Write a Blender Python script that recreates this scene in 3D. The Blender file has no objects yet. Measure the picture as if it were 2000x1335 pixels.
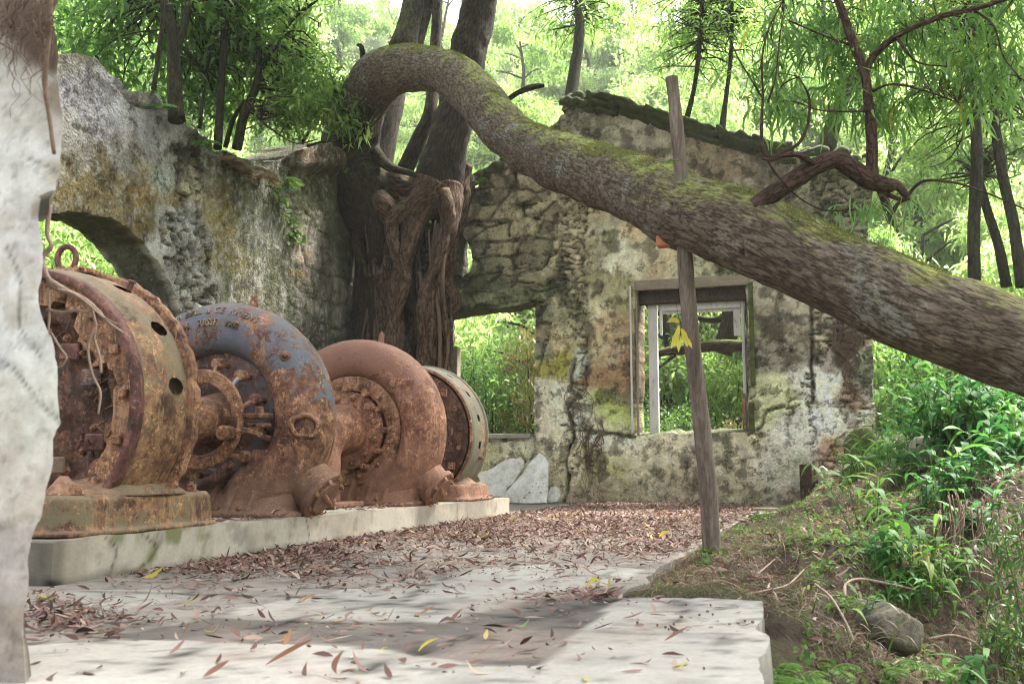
import bpy, math, random
import numpy as np
from mathutils import Vector

# ------------------------------------------------------------------ camera, world, sun, exposure
sc = bpy.context.scene
COL = sc.collection
F, HC = 1944.0, 0.65                      # focal length in pixels of the 2000 px wide photograph, eye height
YAW, PIT = math.radians(17.56), math.atan(245/1944)
cy_, sy_, cp_, sp_ = math.cos(YAW), math.sin(YAW), math.cos(PIT), math.sin(PIT)
FWD = np.array([-sy_*cp_, cy_*cp_, sp_]); RGT = np.array([cy_, sy_, 0.0]); UPV = np.array([sy_*sp_, -cy_*sp_, cp_])
cam_d = bpy.data.cameras.new('camera'); cam = bpy.data.objects.new('camera', cam_d); COL.objects.link(cam)
cam.location = (0, 0, HC); cam.rotation_euler = (math.pi/2 + PIT, 0, YAW)
cam_d.sensor_width = 36; cam_d.lens = 36*F/2000; cam_d.clip_end = 3000; cam_d.clip_start = 0.05
cam_d.dof.use_dof = True; cam_d.dof.focus_distance = 9.0; cam_d.dof.aperture_fstop = 4.0
sc.camera = cam
w = bpy.data.worlds.new('World'); sc.world = w; w.use_nodes = True
SUN_EL, SUN_AZ = math.radians(56), math.radians(35)     # azimuth measured clockwise from +Y
wn = w.node_tree; bg = wn.nodes['Background']
sky = wn.nodes.new('ShaderNodeTexSky'); sky.sky_type = 'NISHITA'; sky.sun_disc = False
sky.sun_elevation = SUN_EL; sky.sun_rotation = SUN_AZ; sky.air_density = 1.0; sky.dust_density = 3.0
hs = wn.nodes.new('ShaderNodeHueSaturation'); hs.inputs['Saturation'].default_value = 0.22; hs.inputs['Value'].default_value = 1.0
wn.links.new(sky.outputs[0], hs.inputs['Color']); wn.links.new(hs.outputs[0], bg.inputs[0]); bg.inputs[1].default_value = 0.15
sd = bpy.data.lights.new('sun', 'SUN'); sun = bpy.data.objects.new('sun', sd); COL.objects.link(sun)
sd.energy = 5.0; sd.angle = math.radians(14); sd.color = (1.0, 0.96, 0.88)
sdir = Vector((math.sin(SUN_AZ)*math.cos(SUN_EL), math.cos(SUN_AZ)*math.cos(SUN_EL), math.sin(SUN_EL)))
sun.rotation_euler = sdir.to_track_quat('Z', 'Y').to_euler()
sc.view_settings.view_transform = 'Standard'; sc.view_settings.look = 'None'
sc.view_settings.exposure = 2.4; sc.view_settings.gamma = 1.0
sc.cycles.use_denoising = True
sc.cycles.max_bounces = 8; sc.cycles.diffuse_bounces = 4; sc.cycles.glossy_bounces = 2; sc.cycles.transmission_bounces = 4
sc.cycles.use_adaptive_sampling = True
sc.cycles.filter_width = 1.1

# ------------------------------------------------------------------ helpers
rng = np.random.default_rng(7); random.seed(7)
def ray(px, py):
    return FWD + (px-1000)/F*RGT - (py-667.5)/F*UPV
def atY(px, py, Y):
    r = ray(px, py); t = Y/r[1]; return np.array([r[0]*t, Y, HC+r[2]*t])
def atX(px, py, X):
    r = ray(px, py); t = X/r[0]; return np.array([X, r[1]*t, HC+r[2]*t])
def atZ(px, py, z=0.0):
    r = ray(px, py); t = (z-HC)/r[2]; return np.array([r[0]*t, r[1]*t, z])
def atD(px, py, d):
    return ray(px, py)*d + np.array([0, 0, HC])
def depth(p): return float(np.dot(np.asarray(p)-np.array([0, 0, HC]), FWD))

def _h(ix, iy, iz, s):
    n = (ix*374761393 + iy*668265263 + iz*2147483647 + s*974634777) & 0xffffffff
    n = ((n ^ (n >> 13))*1274126177) & 0xffffffff
    n = ((n ^ (n >> 16))*2246822519) & 0xffffffff
    return ((n ^ (n >> 15)) & 0xffffff)/float(0xffffff)
def vnoise(p, seed=0):                     # value noise in [-1, 1], p is N x 3
    p = np.asarray(p, float); i = np.floor(p).astype(np.int64); f = p-i; u = f*f*f*(f*(f*6-15)+10)
    r = 0
    for dx in (0, 1):
        for dy in (0, 1):
            for dz in (0, 1):
                wgt = (u[:, 0] if dx else 1-u[:, 0])*(u[:, 1] if dy else 1-u[:, 1])*(u[:, 2] if dz else 1-u[:, 2])
                r = r + wgt*_h(i[:, 0]+dx, i[:, 1]+dy, i[:, 2]+dz, seed)
    return r*2-1
def fbm(p, seed=0, octv=4, gain=.5, ridged=False):
    a, s, t = 1.0, 0.0, 0.0; p = np.asarray(p, float)
    for k in range(octv):
        n = vnoise(p, seed+k*17)
        if ridged: n = 1-2*np.abs(n)
        s = s+a*n; t += a; a *= gain; p = p*2.03+11.7
    return s/t
def voro(u, v, seed=0, jit=.85):           # F1, F2 and a cell value on a unit grid
    iu = np.floor(u).astype(np.int64); iv = np.floor(v).astype(np.int64)
    f1 = np.full(u.shape, 9.0); f2 = np.full(u.shape, 9.0); cid = np.zeros(u.shape)
    for du in (-1, 0, 1):
        for dv in (-1, 0, 1):
            a, b = iu+du, iv+dv
            cx = a+.5+jit*(_h(a, b, a*0, seed)-.5); cyy = b+.5+jit*(_h(a, b, a*0+1, seed)-.5)
            d = np.hypot(u-cx, v-cyy); c = _h(a, b, a*0+2, seed)
            new = d < f1
            f2 = np.where(new, f1, np.minimum(f2, d)); cid = np.where(new, c, cid); f1 = np.where(new, d, f1)
    return f1, f2, cid
def sstep(a, b, x):
    t = np.clip((x-a)/(b-a), 0, 1); return t*t*(3-2*t)
def in_poly(x, y, poly):
    r = np.zeros(x.shape, bool); n = len(poly)
    for i in range(n):
        x1, y1 = poly[i]; x2, y2 = poly[(i+1) % n]
        if y1 == y2: continue
        c = ((y1 > y) != (y2 > y)) & (x < (x2-x1)*(y-y1)/(y2-y1)+x1); r ^= c
    return r
def seg_near(x, y, polys):                 # nearest point on the outlines
    bx, by, bd = np.zeros(x.shape), np.zeros(x.shape), np.full(x.shape, 1e9)
    for poly in polys:
        for i in range(len(poly)):
            a = np.array(poly[i]); b = np.array(poly[(i+1) % len(poly)]); d = b-a; L = d@d
            if L < 1e-12: continue
            t = np.clip(((x-a[0])*d[0]+(y-a[1])*d[1])/L, 0, 1); qx, qy = a[0]+t*d[0], a[1]+t*d[1]
            dd = np.hypot(x-qx, y-qy); m = dd < bd; bx = np.where(m, qx, bx); by = np.where(m, qy, by); bd = np.where(m, dd, bd)
    return bx, by, bd

ORG = {}
def org(o): return np.array(ORG.get(o.name, (0, 0, 0)), float) if o is not None else np.zeros(3)
def raw_mesh(name, V, Q, T=None, smooth=True, col=None):
    V = np.asarray(V, np.float32); Q = np.asarray(Q, np.int32).reshape(-1, 4)
    T = np.zeros((0, 3), np.int32) if T is None else np.asarray(T, np.int32).reshape(-1, 3)
    me = bpy.data.meshes.new(name); me.vertices.add(len(V)); me.vertices.foreach_set('co', V.ravel())
    me.loops.add(Q.size+T.size); me.loops.foreach_set('vertex_index', np.concatenate([Q.ravel(), T.ravel()]))
    me.polygons.add(len(Q)+len(T))
    st = np.concatenate([np.arange(len(Q))*4, len(Q)*4+np.arange(len(T))*3]).astype(np.int32)
    me.polygons.foreach_set('loop_start', st)
    me.polygons.foreach_set('use_smooth', np.full(len(Q)+len(T), smooth))
    me.update(calc_edges=True); me.validate()
    if col is not None:
        at = me.color_attributes.new('Col', 'FLOAT_COLOR', 'POINT')
        at.data.foreach_set('color', np.c_[col, np.ones(len(col))].astype(np.float32).ravel())
    return me
def tag(o, label=None, cat=None, group=None, kind=None):
    if label: o['label'] = label
    if cat: o['category'] = cat
    if group: o['group'] = group
    if kind: o['kind'] = kind
    return o
def thing(name, loc, label, cat, group=None):
    o = bpy.data.objects.new(name, None); COL.objects.link(o); o.location = loc; o.empty_display_size = .1
    ORG[o.name] = tuple(loc); return tag(o, label, cat, group)
def link(name, me, mat, parent=None, loc=None):
    o = bpy.data.objects.new(name, me); COL.objects.link(o)
    if mat is not None: me.materials.append(mat)
    if parent is not None: o.parent = parent; ORG[o.name] = tuple(org(parent))
    else:
        if loc is not None: o.location = loc
        ORG[o.name] = tuple(loc) if loc is not None else (0, 0, 0)
    return o
def place(name, V, Q, T, mat, parent=None, loc=None, smooth=True, col=None):
    """world-space vertices -> an object whose origin is its thing's base (or loc)"""
    base = org(parent) if parent is not None else (np.array(loc, float) if loc is not None else np.zeros(3))
    return link(name, raw_mesh(name, np.asarray(V)-base, Q, T, smooth, col), mat, parent, loc)

class MB:
    """collects solids in world space and links them as one mesh object"""
    def __init__(s): s.V, s.Q, s.T, s.A, s.n = [], [], [], [], 0
    def add(s, V, Q=(), T=(), A=None):
        V = np.asarray(V, float).reshape(-1, 3); s.V.append(V); s.A.append(V if A is None else A)
        if len(Q): s.Q.append(np.asarray(Q, int).reshape(-1, 4)+s.n)
        if len(T): s.T.append(np.asarray(T, int).reshape(-1, 3)+s.n)
        s.n += len(V); return s
    def box(s, a, b, bev=.0, rot=0.0):
        a, b = np.minimum(a, b).astype(float), np.maximum(a, b).astype(float); c = (a+b)/2; h = (b-a)/2; e = min(bev, *(h*.9)) if bev else 0
        if not e:
            V = np.array([[x, y, z] for x in (-1, 1) for y in (-1, 1) for z in (-1, 1)])*h
            Q = [[0, 1, 3, 2], [4, 6, 7, 5], [0, 4, 5, 1], [2, 3, 7, 6], [0, 2, 6, 4], [1, 5, 7, 3]]; T = []
        else:
            V, idx = [], {}
            for sx in (-1, 1):
                for sy in (-1, 1):
                    for sz in (-1, 1):
                        for k in range(3):
                            p = np.array([sx, sy, sz])*(h-e); p[k] = [sx, sy, sz][k]*h[k]; idx[(sx, sy, sz, k)] = len(V); V.append(p)
            Q, T = [], []
            for k in range(3):
                i, j = [(1, 2), (2, 0), (0, 1)][k]
                for sg in (-1, 1):
                    f = []
                    for (u, v) in ((-1, -1), (1, -1), (1, 1), (-1, 1)):
                        q = [0, 0, 0]; q[k] = sg; q[i] = u; q[j] = v; f.append(idx[(*q, k)])
                    Q.append(f if sg > 0 else f[::-1])
            for k in range(3):
                i, j = [(1, 2), (2, 0), (0, 1)][k]
                for u in (-1, 1):
                    for v in (-1, 1):
                        q0 = [0, 0, 0]; q0[k] = -1; q0[i] = u; q0[j] = v; q1 = list(q0); q1[k] = 1
                        f = [idx[(*q0, i)], idx[(*q1, i)], idx[(*q1, j)], idx[(*q0, j)]]; Q.append(f if u*v > 0 else f[::-1])
            for sx in (-1, 1):
                for sy in (-1, 1):
                    for sz in (-1, 1):
                        f = [idx[(sx, sy, sz, k)] for k in range(3)]; T.append(f if sx*sy*sz > 0 else f[::-1])
            V = np.array(V)
        if rot:
            cr, sr = math.cos(rot), math.sin(rot); V = V@np.array([[cr, sr, 0], [-sr, cr, 0], [0, 0, 1]])
        return s.add(V+c, Q, T)
    def ringsweep(s, rings, closed=True, caps=True, A=None):
        R = np.asarray(rings, float); m, n = R.shape[:2]; Q = []
        i = np.arange(m-1)[:, None]; j = np.arange(n if closed else n-1)[None, :]; jn = (j+1) % n
        Q = np.stack([i*n+j, i*n+jn, (i+1)*n+jn, (i+1)*n+j], -1).reshape(-1, 4)
        V = R.reshape(-1, 3); T = []
        if A is not None: A = np.asarray(A).reshape(-1, 3)
        if caps and closed:
            V = np.vstack([V, R[0].mean(0), R[-1].mean(0)]); a, b = m*n, m*n+1
            T = [[a, (k+1) % n, k] for k in range(n)]+[[b, (m-1)*n+k, (m-1)*n+(k+1) % n] for k in range(n)]
            if A is not None: A = np.vstack([A, A[:n].mean(0), A[-n:].mean(0)])
        return s.add(V, Q, T, A)
    def cyl(s, a, b, r0, r1=None, seg=16, hexa=False):
        a, b = np.array(a, float), np.array(b, float); r1 = r0 if r1 is None else r1; d = b-a; d /= np.linalg.norm(d)
        u = np.cross(d, [0, 0, 1.0] if abs(d[2]) < .9 else [1.0, 0, 0]); u /= np.linalg.norm(u); v = np.cross(d, u)
        seg = 6 if hexa else seg; t = np.arange(seg)/seg*2*math.pi; c = np.cos(t)[:, None]*u+np.sin(t)[:, None]*v
        e = min(.12*np.linalg.norm(b-a), .15*min(r0, r1) if min(r0, r1) > 0 else 0)
        rings = [a+c*(r0-e), a+d*e+c*r0, b-d*e+c*r1, b+c*max(r1-e, 1e-4)]
        return s.ringsweep(rings)
    def lathe(s, prof, c, seg=96, a0=0.0, a1=2*math.pi, amp=0.0, fr=6, closed_prof=False, seed=3):
        """profile of (radius, y) revolved round the horizontal axis through c"""
        prof = list(prof)+([prof[0]] if closed_prof else []); full = abs(a1-a0-2*math.pi) < 1e-6
        t = np.linspace(a0, a1, seg+1)[:seg if full else seg+1]
        R = np.array([[[c[0]+r*math.cos(a), c[1]+y, c[2]+r*math.sin(a)] for a in t] for r, y in prof])
        if amp:
            sh = R.shape; P = R.reshape(-1, 3); n = fbm(P*fr, seed, 4); d = P-np.array(c); d[:, 1] *= .3; d /= (np.linalg.norm(d, axis=1)[:, None]+1e-6)
            R = (P+d*(n*amp)[:, None]).reshape(sh)
        return s.ringsweep(R, closed=full, caps=False)
    def bolt(s, p, d, r=.02, h=.018, washer=True):
        p, d = np.array(p, float), np.array(d, float); d /= np.linalg.norm(d)
        if washer: s.cyl(p-d*.004, p+d*.005, r*1.35, seg=12)
        s.cyl(p, p+d*h, r, hexa=True); s.cyl(p+d*h*.9, p+d*(h+r*.5), r*.5, seg=8); return s
    def tube(s, pts, rad, seg=10, step=.06, amp=0.0, fr=8, seed=1, caps=True, ridge=0.0):
        R, P_, r_q = sweep(pts, rad, seg, step, amp, fr, seed, ridge); return s.ringsweep(R, True, caps, bkco(P_, r_q, seg))
    def build(s, name, mat, parent=None, loc=None, smooth=False, col=None):
        V = np.vstack(s.V); Q = np.vstack(s.Q) if s.Q else np.zeros((0, 4), int); T = np.vstack(s.T) if s.T else None
        o = place(name, V, Q, T, mat, parent, loc, True, col)
        if mat is not None and mat.name.find('bark') >= 0 and len(o.data.vertices) == len(V):
            at = o.data.attributes.new('bk', 'FLOAT_VECTOR', 'POINT'); at.data.foreach_set('vector', np.vstack(s.A).astype(np.float32).ravel())
        if not smooth:
            me = o.data; me.set_sharp_from_angle(angle=math.radians(38))
        return o
def catmull(P, step):
    P = np.asarray(P, float); n = len(P)
    if n == 2: P = np.array([P[0], (P[0]*2+P[1])/3, (P[0]+P[1]*2)/3, P[1]]); n = 4
    E = np.vstack([2*P[0]-P[1], P, 2*P[-1]-P[-2]]); out = []
    for i in range(n-1):
        p0, p1, p2, p3 = E[i:i+4]; k = max(1, int(math.ceil(np.linalg.norm((p2-p1)[:3])/step)))
        for t in np.arange(k)/k:
            out.append(.5*((2*p1)+(-p0+p2)*t+(2*p0-5*p1+4*p2-p3)*t*t+(-p0+3*p1-3*p2+p3)*t**3))
    out.append(P[-1]); return np.array(out)
def sweep(pts, rad, seg=12, step=.06, amp=0.0, fr=8, seed=1, ridge=0.0):
    P4 = catmull(np.c_[np.asarray(pts, float), np.broadcast_to(rad, len(pts))], step); P, r = P4[:, :3], np.maximum(P4[:, 3], .0008)
    m = len(P); tg = np.gradient(P, axis=0); tg /= np.linalg.norm(tg, axis=1)[:, None]+1e-9
    u = np.cross(tg[0], [0, 0, 1.0] if abs(tg[0][2]) < .9 else [1.0, 0, 0]); U = []
    for k in range(m):
        u = u-tg[k]*(u@tg[k]); u /= np.linalg.norm(u); U.append(u)
    U = np.array(U); W = np.cross(tg, U); a = np.arange(seg)/seg*2*math.pi
    D = np.cos(a)[None, :, None]*U[:, None, :]+np.sin(a)[None, :, None]*W[:, None, :]
    rr = np.broadcast_to(r[:, None], (m, seg)).copy()
    if amp or ridge:
        s = np.r_[0, np.cumsum(np.linalg.norm(np.diff(P, axis=0), axis=1))]
        q = (P[:, None, :]+D*r[:, None, None]).reshape(-1, 3)
        if amp: rr += (fbm(q*fr, seed, 4)*amp).reshape(m, seg)
        if ridge:
            # fissured bark: coordinates run round the limb and, stretched, along it
            ca = np.broadcast_to(np.cos(a)[None]*r[:, None], (m, seg)); sa = np.broadcast_to(np.sin(a)[None]*r[:, None], (m, seg))
            S = np.broadcast_to(s[:, None], (m, seg)); q = np.stack([ca*26, sa*26, S*7.0], -1).reshape(-1, 3)
            q = q+.9*np.c_[fbm(q*.6, seed+5, 2), fbm(q*.6, seed+6, 2), fbm(q*.6, seed+7, 2)]
            n = fbm(q, seed+3, 3, .55, True).reshape(m, seg); rr += ridge*(np.clip(n+.2, -.6, .45))
    return P[:, None, :]+D*rr[:, :, None], P, r

def bkco(P, r, seg):
    a = np.arange(seg)/seg*2*np.pi; s = np.r_[0, np.cumsum(np.linalg.norm(np.diff(P, axis=0), axis=1))]
    return np.stack([np.cos(a)[None]*r[:, None], np.sin(a)[None]*r[:, None], np.broadcast_to(s[:, None], (len(P), seg))+r[0]*3], -1)
def limb_px(spec):
    """(px, py, Y, width in px) -> points and radii"""
    P, R = [], []
    for px, py, Y, wd in spec:
        p = atY(px, py, Y); P.append(p); R.append(wd/2*depth(p)/F)
    return P, R

def leaves(P, D, L, W, rows=((0, .12), (.45, 1), (1, .06)), droop=.25, curl=0.0, up=None, seed=0):
    """leaf blades: base points P, directions D, lengths L, widths W (all arrays) -> V, Q"""
    r = np.random.default_rng(seed); n = len(P); D = D/(np.linalg.norm(D, axis=1)[:, None]+1e-9)
    if up is None: up = np.array([0, 0, 1.0])+r.normal(0, .55, (n, 3))
    S = np.cross(D, up); S /= np.linalg.norm(S, axis=1)[:, None]+1e-9; Nn = np.cross(S, D)
    L = np.broadcast_to(L, n)[:, None]; W = np.broadcast_to(W, n)[:, None]; dr = np.broadcast_to(droop, n)[:, None]
    cu = (r.normal(0, 1, n)*curl)[:, None]; out = []
    for t, wd in rows:
        c = P+D*L*t*(1-.25*dr*t)-np.array([0, 0, 1.0])*L*dr*t*t+S*L*cu*t*(1-t)*2
        out += [c-S*W*wd*.5, c+S*W*wd*.5]
    V = np.stack(out, 1); k = len(rows); b = (np.arange(n)*2*k)[:, None]
    Q = np.concatenate([np.stack([b[:, 0]+2*i, b[:, 0]+2*i+1, b[:, 0]+2*i+3, b[:, 0]+2*i+2], -1)[:, None] for i in range(k-1)], 1).reshape(-1, 4)
    return V.reshape(-1, 3), Q
def rand_dirs(n, r, zb=0.0):
    d = r.normal(0, 1, (n, 3)); d[:, 2] += zb; return d/(np.linalg.norm(d, axis=1)[:, None]+1e-9)
ROW3 = ((0, .12), (.45, 1), (1, .05)); ROW5 = ((0, .1), (.22, .75), (.48, 1), (.76, .66), (1, .03))
def whorls(C, r, per=10, L=.16, W=.045, spread=.1, zb=.2, rows=ROW3, droop=.3, curl=0.0, hang=0.0):
    """a whorl of leaves at every twig tip C"""
    n = len(C); P = np.repeat(C, per, 0)+r.normal(0, spread, (n*per, 3)); ax = np.repeat(rand_dirs(n, r, .5), per, 0)
    D = rand_dirs(n*per, r, zb)+ax*.5; D[:, 2] -= hang
    ll = L*r.uniform(.6, 1.25, n*per); return leaves(P, D, ll, W*r.uniform(.75, 1.2, n*per), rows, droop, curl, seed=int(r.integers(1e6)))
def blob_pts(c, rad, n, r, shell=.35):
    d = rand_dirs(n, r); q = r.uniform(shell, 1, n)**.6; return np.asarray(c)+d*q[:, None]*np.asarray(rad)

# ------------------------------------------------------------------ materials
def nodes(name):
    m = bpy.data.materials.new(name); m.use_nodes = True; nt = m.node_tree; return m, nt, nt.nodes['Principled BSDF']
def N(nt, t, **kw):
    n = nt.nodes.new(t)
    for k, v in kw.items():
        if k in n.inputs: n.inputs[k].default_value = v
        else: setattr(n, k, v)
    return n
def ramp(nt, fac, stops):
    r = N(nt, 'ShaderNodeValToRGB'); e = r.color_ramp.elements
    while len(e) < len(stops): e.new(.5)
    for el, (p, c) in zip(e, stops): el.position = p; el.color = (*c, 1) if len(c) == 3 else c
    nt.links.new(fac, r.inputs[0]); return r.outputs[0]
def gray(nt, fac, a, b):
    return ramp(nt, fac, [(a, (0, 0, 0)), (b, (1, 1, 1))])
def mix(nt, fac, a, b, mode='MIX'):
    n = N(nt, 'ShaderNodeMix', data_type='RGBA', blend_type=mode)
    for s, v in ((n.inputs[0], fac), (n.inputs[6], a), (n.inputs[7], b)):
        if isinstance(v, (int, float)): s.default_value = v
        elif isinstance(v, tuple): s.default_value = (*v, 1)
        else: nt.links.new(v, s)
    return n.outputs[2]
def tex(nt, sc_, det=6, rough=.6, dist=0.0, stretch=None, seed=0.0):
    tc = N(nt, 'ShaderNodeTexCoord'); mp = N(nt, 'ShaderNodeMapping'); nt.links.new(tc.outputs['Object'], mp.inputs[0])
    mp.inputs['Location'].default_value = (seed, seed*1.7, -seed)
    if stretch: mp.inputs['Scale'].default_value = stretch
    n = N(nt, 'ShaderNodeTexNoise', Scale=sc_, Detail=det, Roughness=rough, Distortion=dist); nt.links.new(mp.outputs[0], n.inputs[0]); return n.outputs[0]
def vor(nt, sc_, seed=0.0, feature='F1'):
    tc = N(nt, 'ShaderNodeTexCoord'); mp = N(nt, 'ShaderNodeMapping'); nt.links.new(tc.outputs['Object'], mp.inputs[0]); mp.inputs['Location'].default_value = (seed,)*3
    n = N(nt, 'ShaderNodeTexVoronoi', Scale=sc_, feature=feature); nt.links.new(mp.outputs[0], n.inputs[0]); return n.outputs[0]
def math_(nt, op, a, b=0.0):
    n = N(nt, 'ShaderNodeMath', operation=op)
    for s, v in ((n.inputs[0], a), (n.inputs[1], b)):
        if isinstance(v, (int, float)): s.default_value = v
        else: nt.links.new(v, s)
    return n.outputs[0]
def bump(nt, b, h, strength=.6, dist=.02):
    n = N(nt, 'ShaderNodeBump', Strength=strength, Distance=dist); nt.links.new(h, n.inputs['Height']); nt.links.new(n.outputs[0], b.inputs['Normal']); return n
def up_mask(nt, lo, hi, sc_=5.0, nz=.6, seed=0.0):
    """1 where the surface faces up, broken by noise: where moss and dust settle"""
    g = N(nt, 'ShaderNodeNewGeometry'); s = N(nt, 'ShaderNodeSeparateXYZ'); nt.links.new(g.outputs['True Normal'], s.inputs[0])
    return gray(nt, math_(nt, 'ADD', s.outputs[2], math_(nt, 'MULTIPLY', math_(nt, 'SUBTRACT', tex(nt, sc_, 6, .65, seed=seed), .5), nz*2)), lo, hi)

def rust(name, base=((.07, .03, .02), (.21, .085, .04), (.36, .2, .12)), paint=None, pa=.5, pz=None, rough_bump=1.0, dust=(.4, .31, .24), dz=None, seed=0.0):
    m, nt, b = nodes(name)
    n1 = tex(nt, 3.5, 10, .72, .4, seed=seed); n2 = tex(nt, 17, 8, .75, seed=seed+3)
    c = ramp(nt, mix(nt, .55, n1, n2), [(.42, base[0]), (.5, base[1]), (.58, base[2])])
    c = mix(nt, gray(nt, tex(nt, 45, 5, .8, seed=seed+9), .56, .68), c, (.07, .028, .022))
    c = mix(nt, gray(nt, mix(nt, .5, tex(nt, 8, 7, .75, seed=seed+19), tex(nt, 40, 5, .8, seed=seed+20)), .54, .58), c, tuple(min(.75, x*1.55) for x in base[2]))
    c = mix(nt, gray(nt, mix(nt, .25, tex(nt, 2.6, 7, .7, .8, seed=seed+41), tex(nt, 22, 6, .8, seed=seed+42)), .5, .58), c, mix(nt, 1.0, c, (.36, .3, .29), 'MULTIPLY'))
    stk = gray(nt, tex(nt, 16, 6, .7, .2, stretch=(1, 1, .1), seed=seed+51), .54, .6); c = mix(nt, math_(nt, 'MULTIPLY', stk, .55), c, mix(nt, gray(nt, tex(nt, 3, 3, seed=seed+52), .48, .52), tuple(.5*x for x in base[1]), tuple(min(.8, 1.25*x) for x in base[2])))
    if paint:
        f = math_(nt, 'ADD', mix(nt, .35, tex(nt, 2.2, 9, .75, .6, seed=seed+5), tex(nt, 16, 8, .8, seed=seed+6)), 0.0)
        if pz:
            tc = N(nt, 'ShaderNodeTexCoord'); sp = N(nt, 'ShaderNodeSeparateXYZ'); nt.links.new(tc.outputs['Object'], sp.inputs[0])
            f = math_(nt, 'ADD', f, math_(nt, 'MULTIPLY', math_(nt, 'SUBTRACT', sp.outputs[2], pz[0]), pz[1]))
        pc = mix(nt, tex(nt, 7, 6, .7, seed=seed+7), paint[0], paint[1])
        c = mix(nt, gray(nt, f, pa-.025, pa+.03), c, pc)
    c = mix(nt, math_(nt, 'MULTIPLY', up_mask(nt, .45, 1.0, 6, .5, seed), .4), c, dust)
    if dz:
        tc = N(nt, 'ShaderNodeTexCoord'); sp = N(nt, 'ShaderNodeSeparateXYZ'); nt.links.new(tc.outputs['Object'], sp.inputs[0])
        fz = math_(nt, 'ADD', math_(nt, 'MULTIPLY', math_(nt, 'SUBTRACT', dz[0], sp.outputs[2]), dz[1]), math_(nt, 'SUBTRACT', tex(nt, 9, 8, .8, seed=seed+12), .5))
        c = mix(nt, math_(nt, 'MULTIPLY', gray(nt, fz, 0, .3), .62), c, dust)
    nt.links.new(c, b.inputs['Base Color']); b.inputs['Roughness'].default_value = .78
    nt.links.new(ramp(nt, n2, [(.3, (.55,)*3), (.7, (.95,)*3)]), b.inputs['Roughness'])
    h = mix(nt, .5, tex(nt, 38, 8, .8, seed=seed+2), mix(nt, .5, tex(nt, 9, 6, .7, seed=seed+4), vor(nt, 55, seed)))
    bump(nt, b, h, .9*min(rough_bump, 1.1), .022*rough_bump); return m
def vcol(name, fine=.35, sc_=22, bmp=.5, bd=.02, rough=.92, stretch=None, extra=None, patchy=0):
    """a surface whose colour (plaster, stains, stone, painted gap shade) is a colour attribute, broken up by fine noise"""
    m, nt, b = nodes(name); a = N(nt, 'ShaderNodeVertexColor', layer_name='Col')
    n = mix(nt, .5, tex(nt, sc_, 10, .75, stretch=stretch), tex(nt, sc_*4.3, 6, .8, seed=4))
    f = ramp(nt, n, [(.3, (1-fine*1.3,)*3), (.5, (1,)*3), (.7, (1+fine,)*3)])
    c = mix(nt, 1.0, a.outputs[0], f, 'MULTIPLY')
    if patchy:
        k1 = gray(nt, mix(nt, .3, tex(nt, 5.5, 9, .8, seed=11), tex(nt, 24, 6, .8, seed=12)), .535, .56); k2 = gray(nt, mix(nt, .35, tex(nt, 7.5, 9, .8, seed=15), tex(nt, 40, 6, .8, seed=16)), .55, .575); k3 = gray(nt, tex(nt, 60, 5, .8, seed=19), .6, .66)
        c = mix(nt, math_(nt, 'MULTIPLY', k1, patchy), c, mix(nt, 1.0, c, (.42, .38, .33), 'MULTIPLY')); c = mix(nt, math_(nt, 'MULTIPLY', k2, patchy*.8), c, mix(nt, .5, mix(nt, 1.0, c, (1.7, 1.7, 1.65), 'MULTIPLY'), (.42, .41, .36)))
        c = mix(nt, math_(nt, 'MULTIPLY', k3, .5), c, (.05, .045, .035)); n = mix(nt, .25, n, k1)
        c = mix(nt, up_mask(nt, .6, 1.0, 3, .7), c, mix(nt, tex(nt, 9, 5, .7), (.03, .035, .012), (.1, .12, .035)))
    if extra: c = extra(nt, c)
    nt.links.new(c, b.inputs['Base Color']); b.inputs['Roughness'].default_value = rough; b.inputs['Specular IOR Level'].default_value = .25
    bump(nt, b, mix(nt, .4, n, vor(nt, sc_*1.8)), bmp, bd); return m
def simple(name, stops, sc_=8, rough=.85, bmp=.4, bd=.01, stretch=None, det=9, spec=.3):
    m, nt, b = nodes(name); n = tex(nt, sc_, det, .7, .3, stretch=stretch); n2 = tex(nt, sc_*5, 6, .75, stretch=stretch, seed=3); q = mix(nt, .4, n, n2)
    nt.links.new(ramp(nt, q, stops), b.inputs['Base Color']); b.inputs['Roughness'].default_value = rough; b.inputs['Specular IOR Level'].default_value = spec
    bump(nt, b, q, bmp, bd); return m
def leafmat(name, stops, trans=.45, rough=.45, tcol=1.35, spec=.35):
    m, nt, b = nodes(name); g = N(nt, 'ShaderNodeNewGeometry')
    c = ramp(nt, g.outputs['Random Per Island'], stops); c = mix(nt, .35, c, mix(nt, 1.0, c, ramp(nt, tex(nt, 1.1, 4), [(.3, (.5, .55, .5)), (.7, (1.5, 1.45, 1.3))]), 'MULTIPLY'))
    nt.links.new(c, b.inputs['Base Color']); b.inputs['Roughness'].default_value = rough; b.inputs['Specular IOR Level'].default_value = spec
    tr = N(nt, 'ShaderNodeBsdfTranslucent'); tc = mix(nt, 1.0, c, (tcol*1.02, tcol*1.1, tcol*.8), 'MULTIPLY'); nt.links.new(tc, tr.inputs[0])
    ms = N(nt, 'ShaderNodeMixShader'); ms.inputs[0].default_value = trans; nt.links.new(b.outputs[0], ms.inputs[1]); nt.links.new(tr.outputs[0], ms.inputs[2])
    nt.links.new(ms.outputs[0], nt.nodes['Material Output'].inputs[0]); return m
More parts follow.
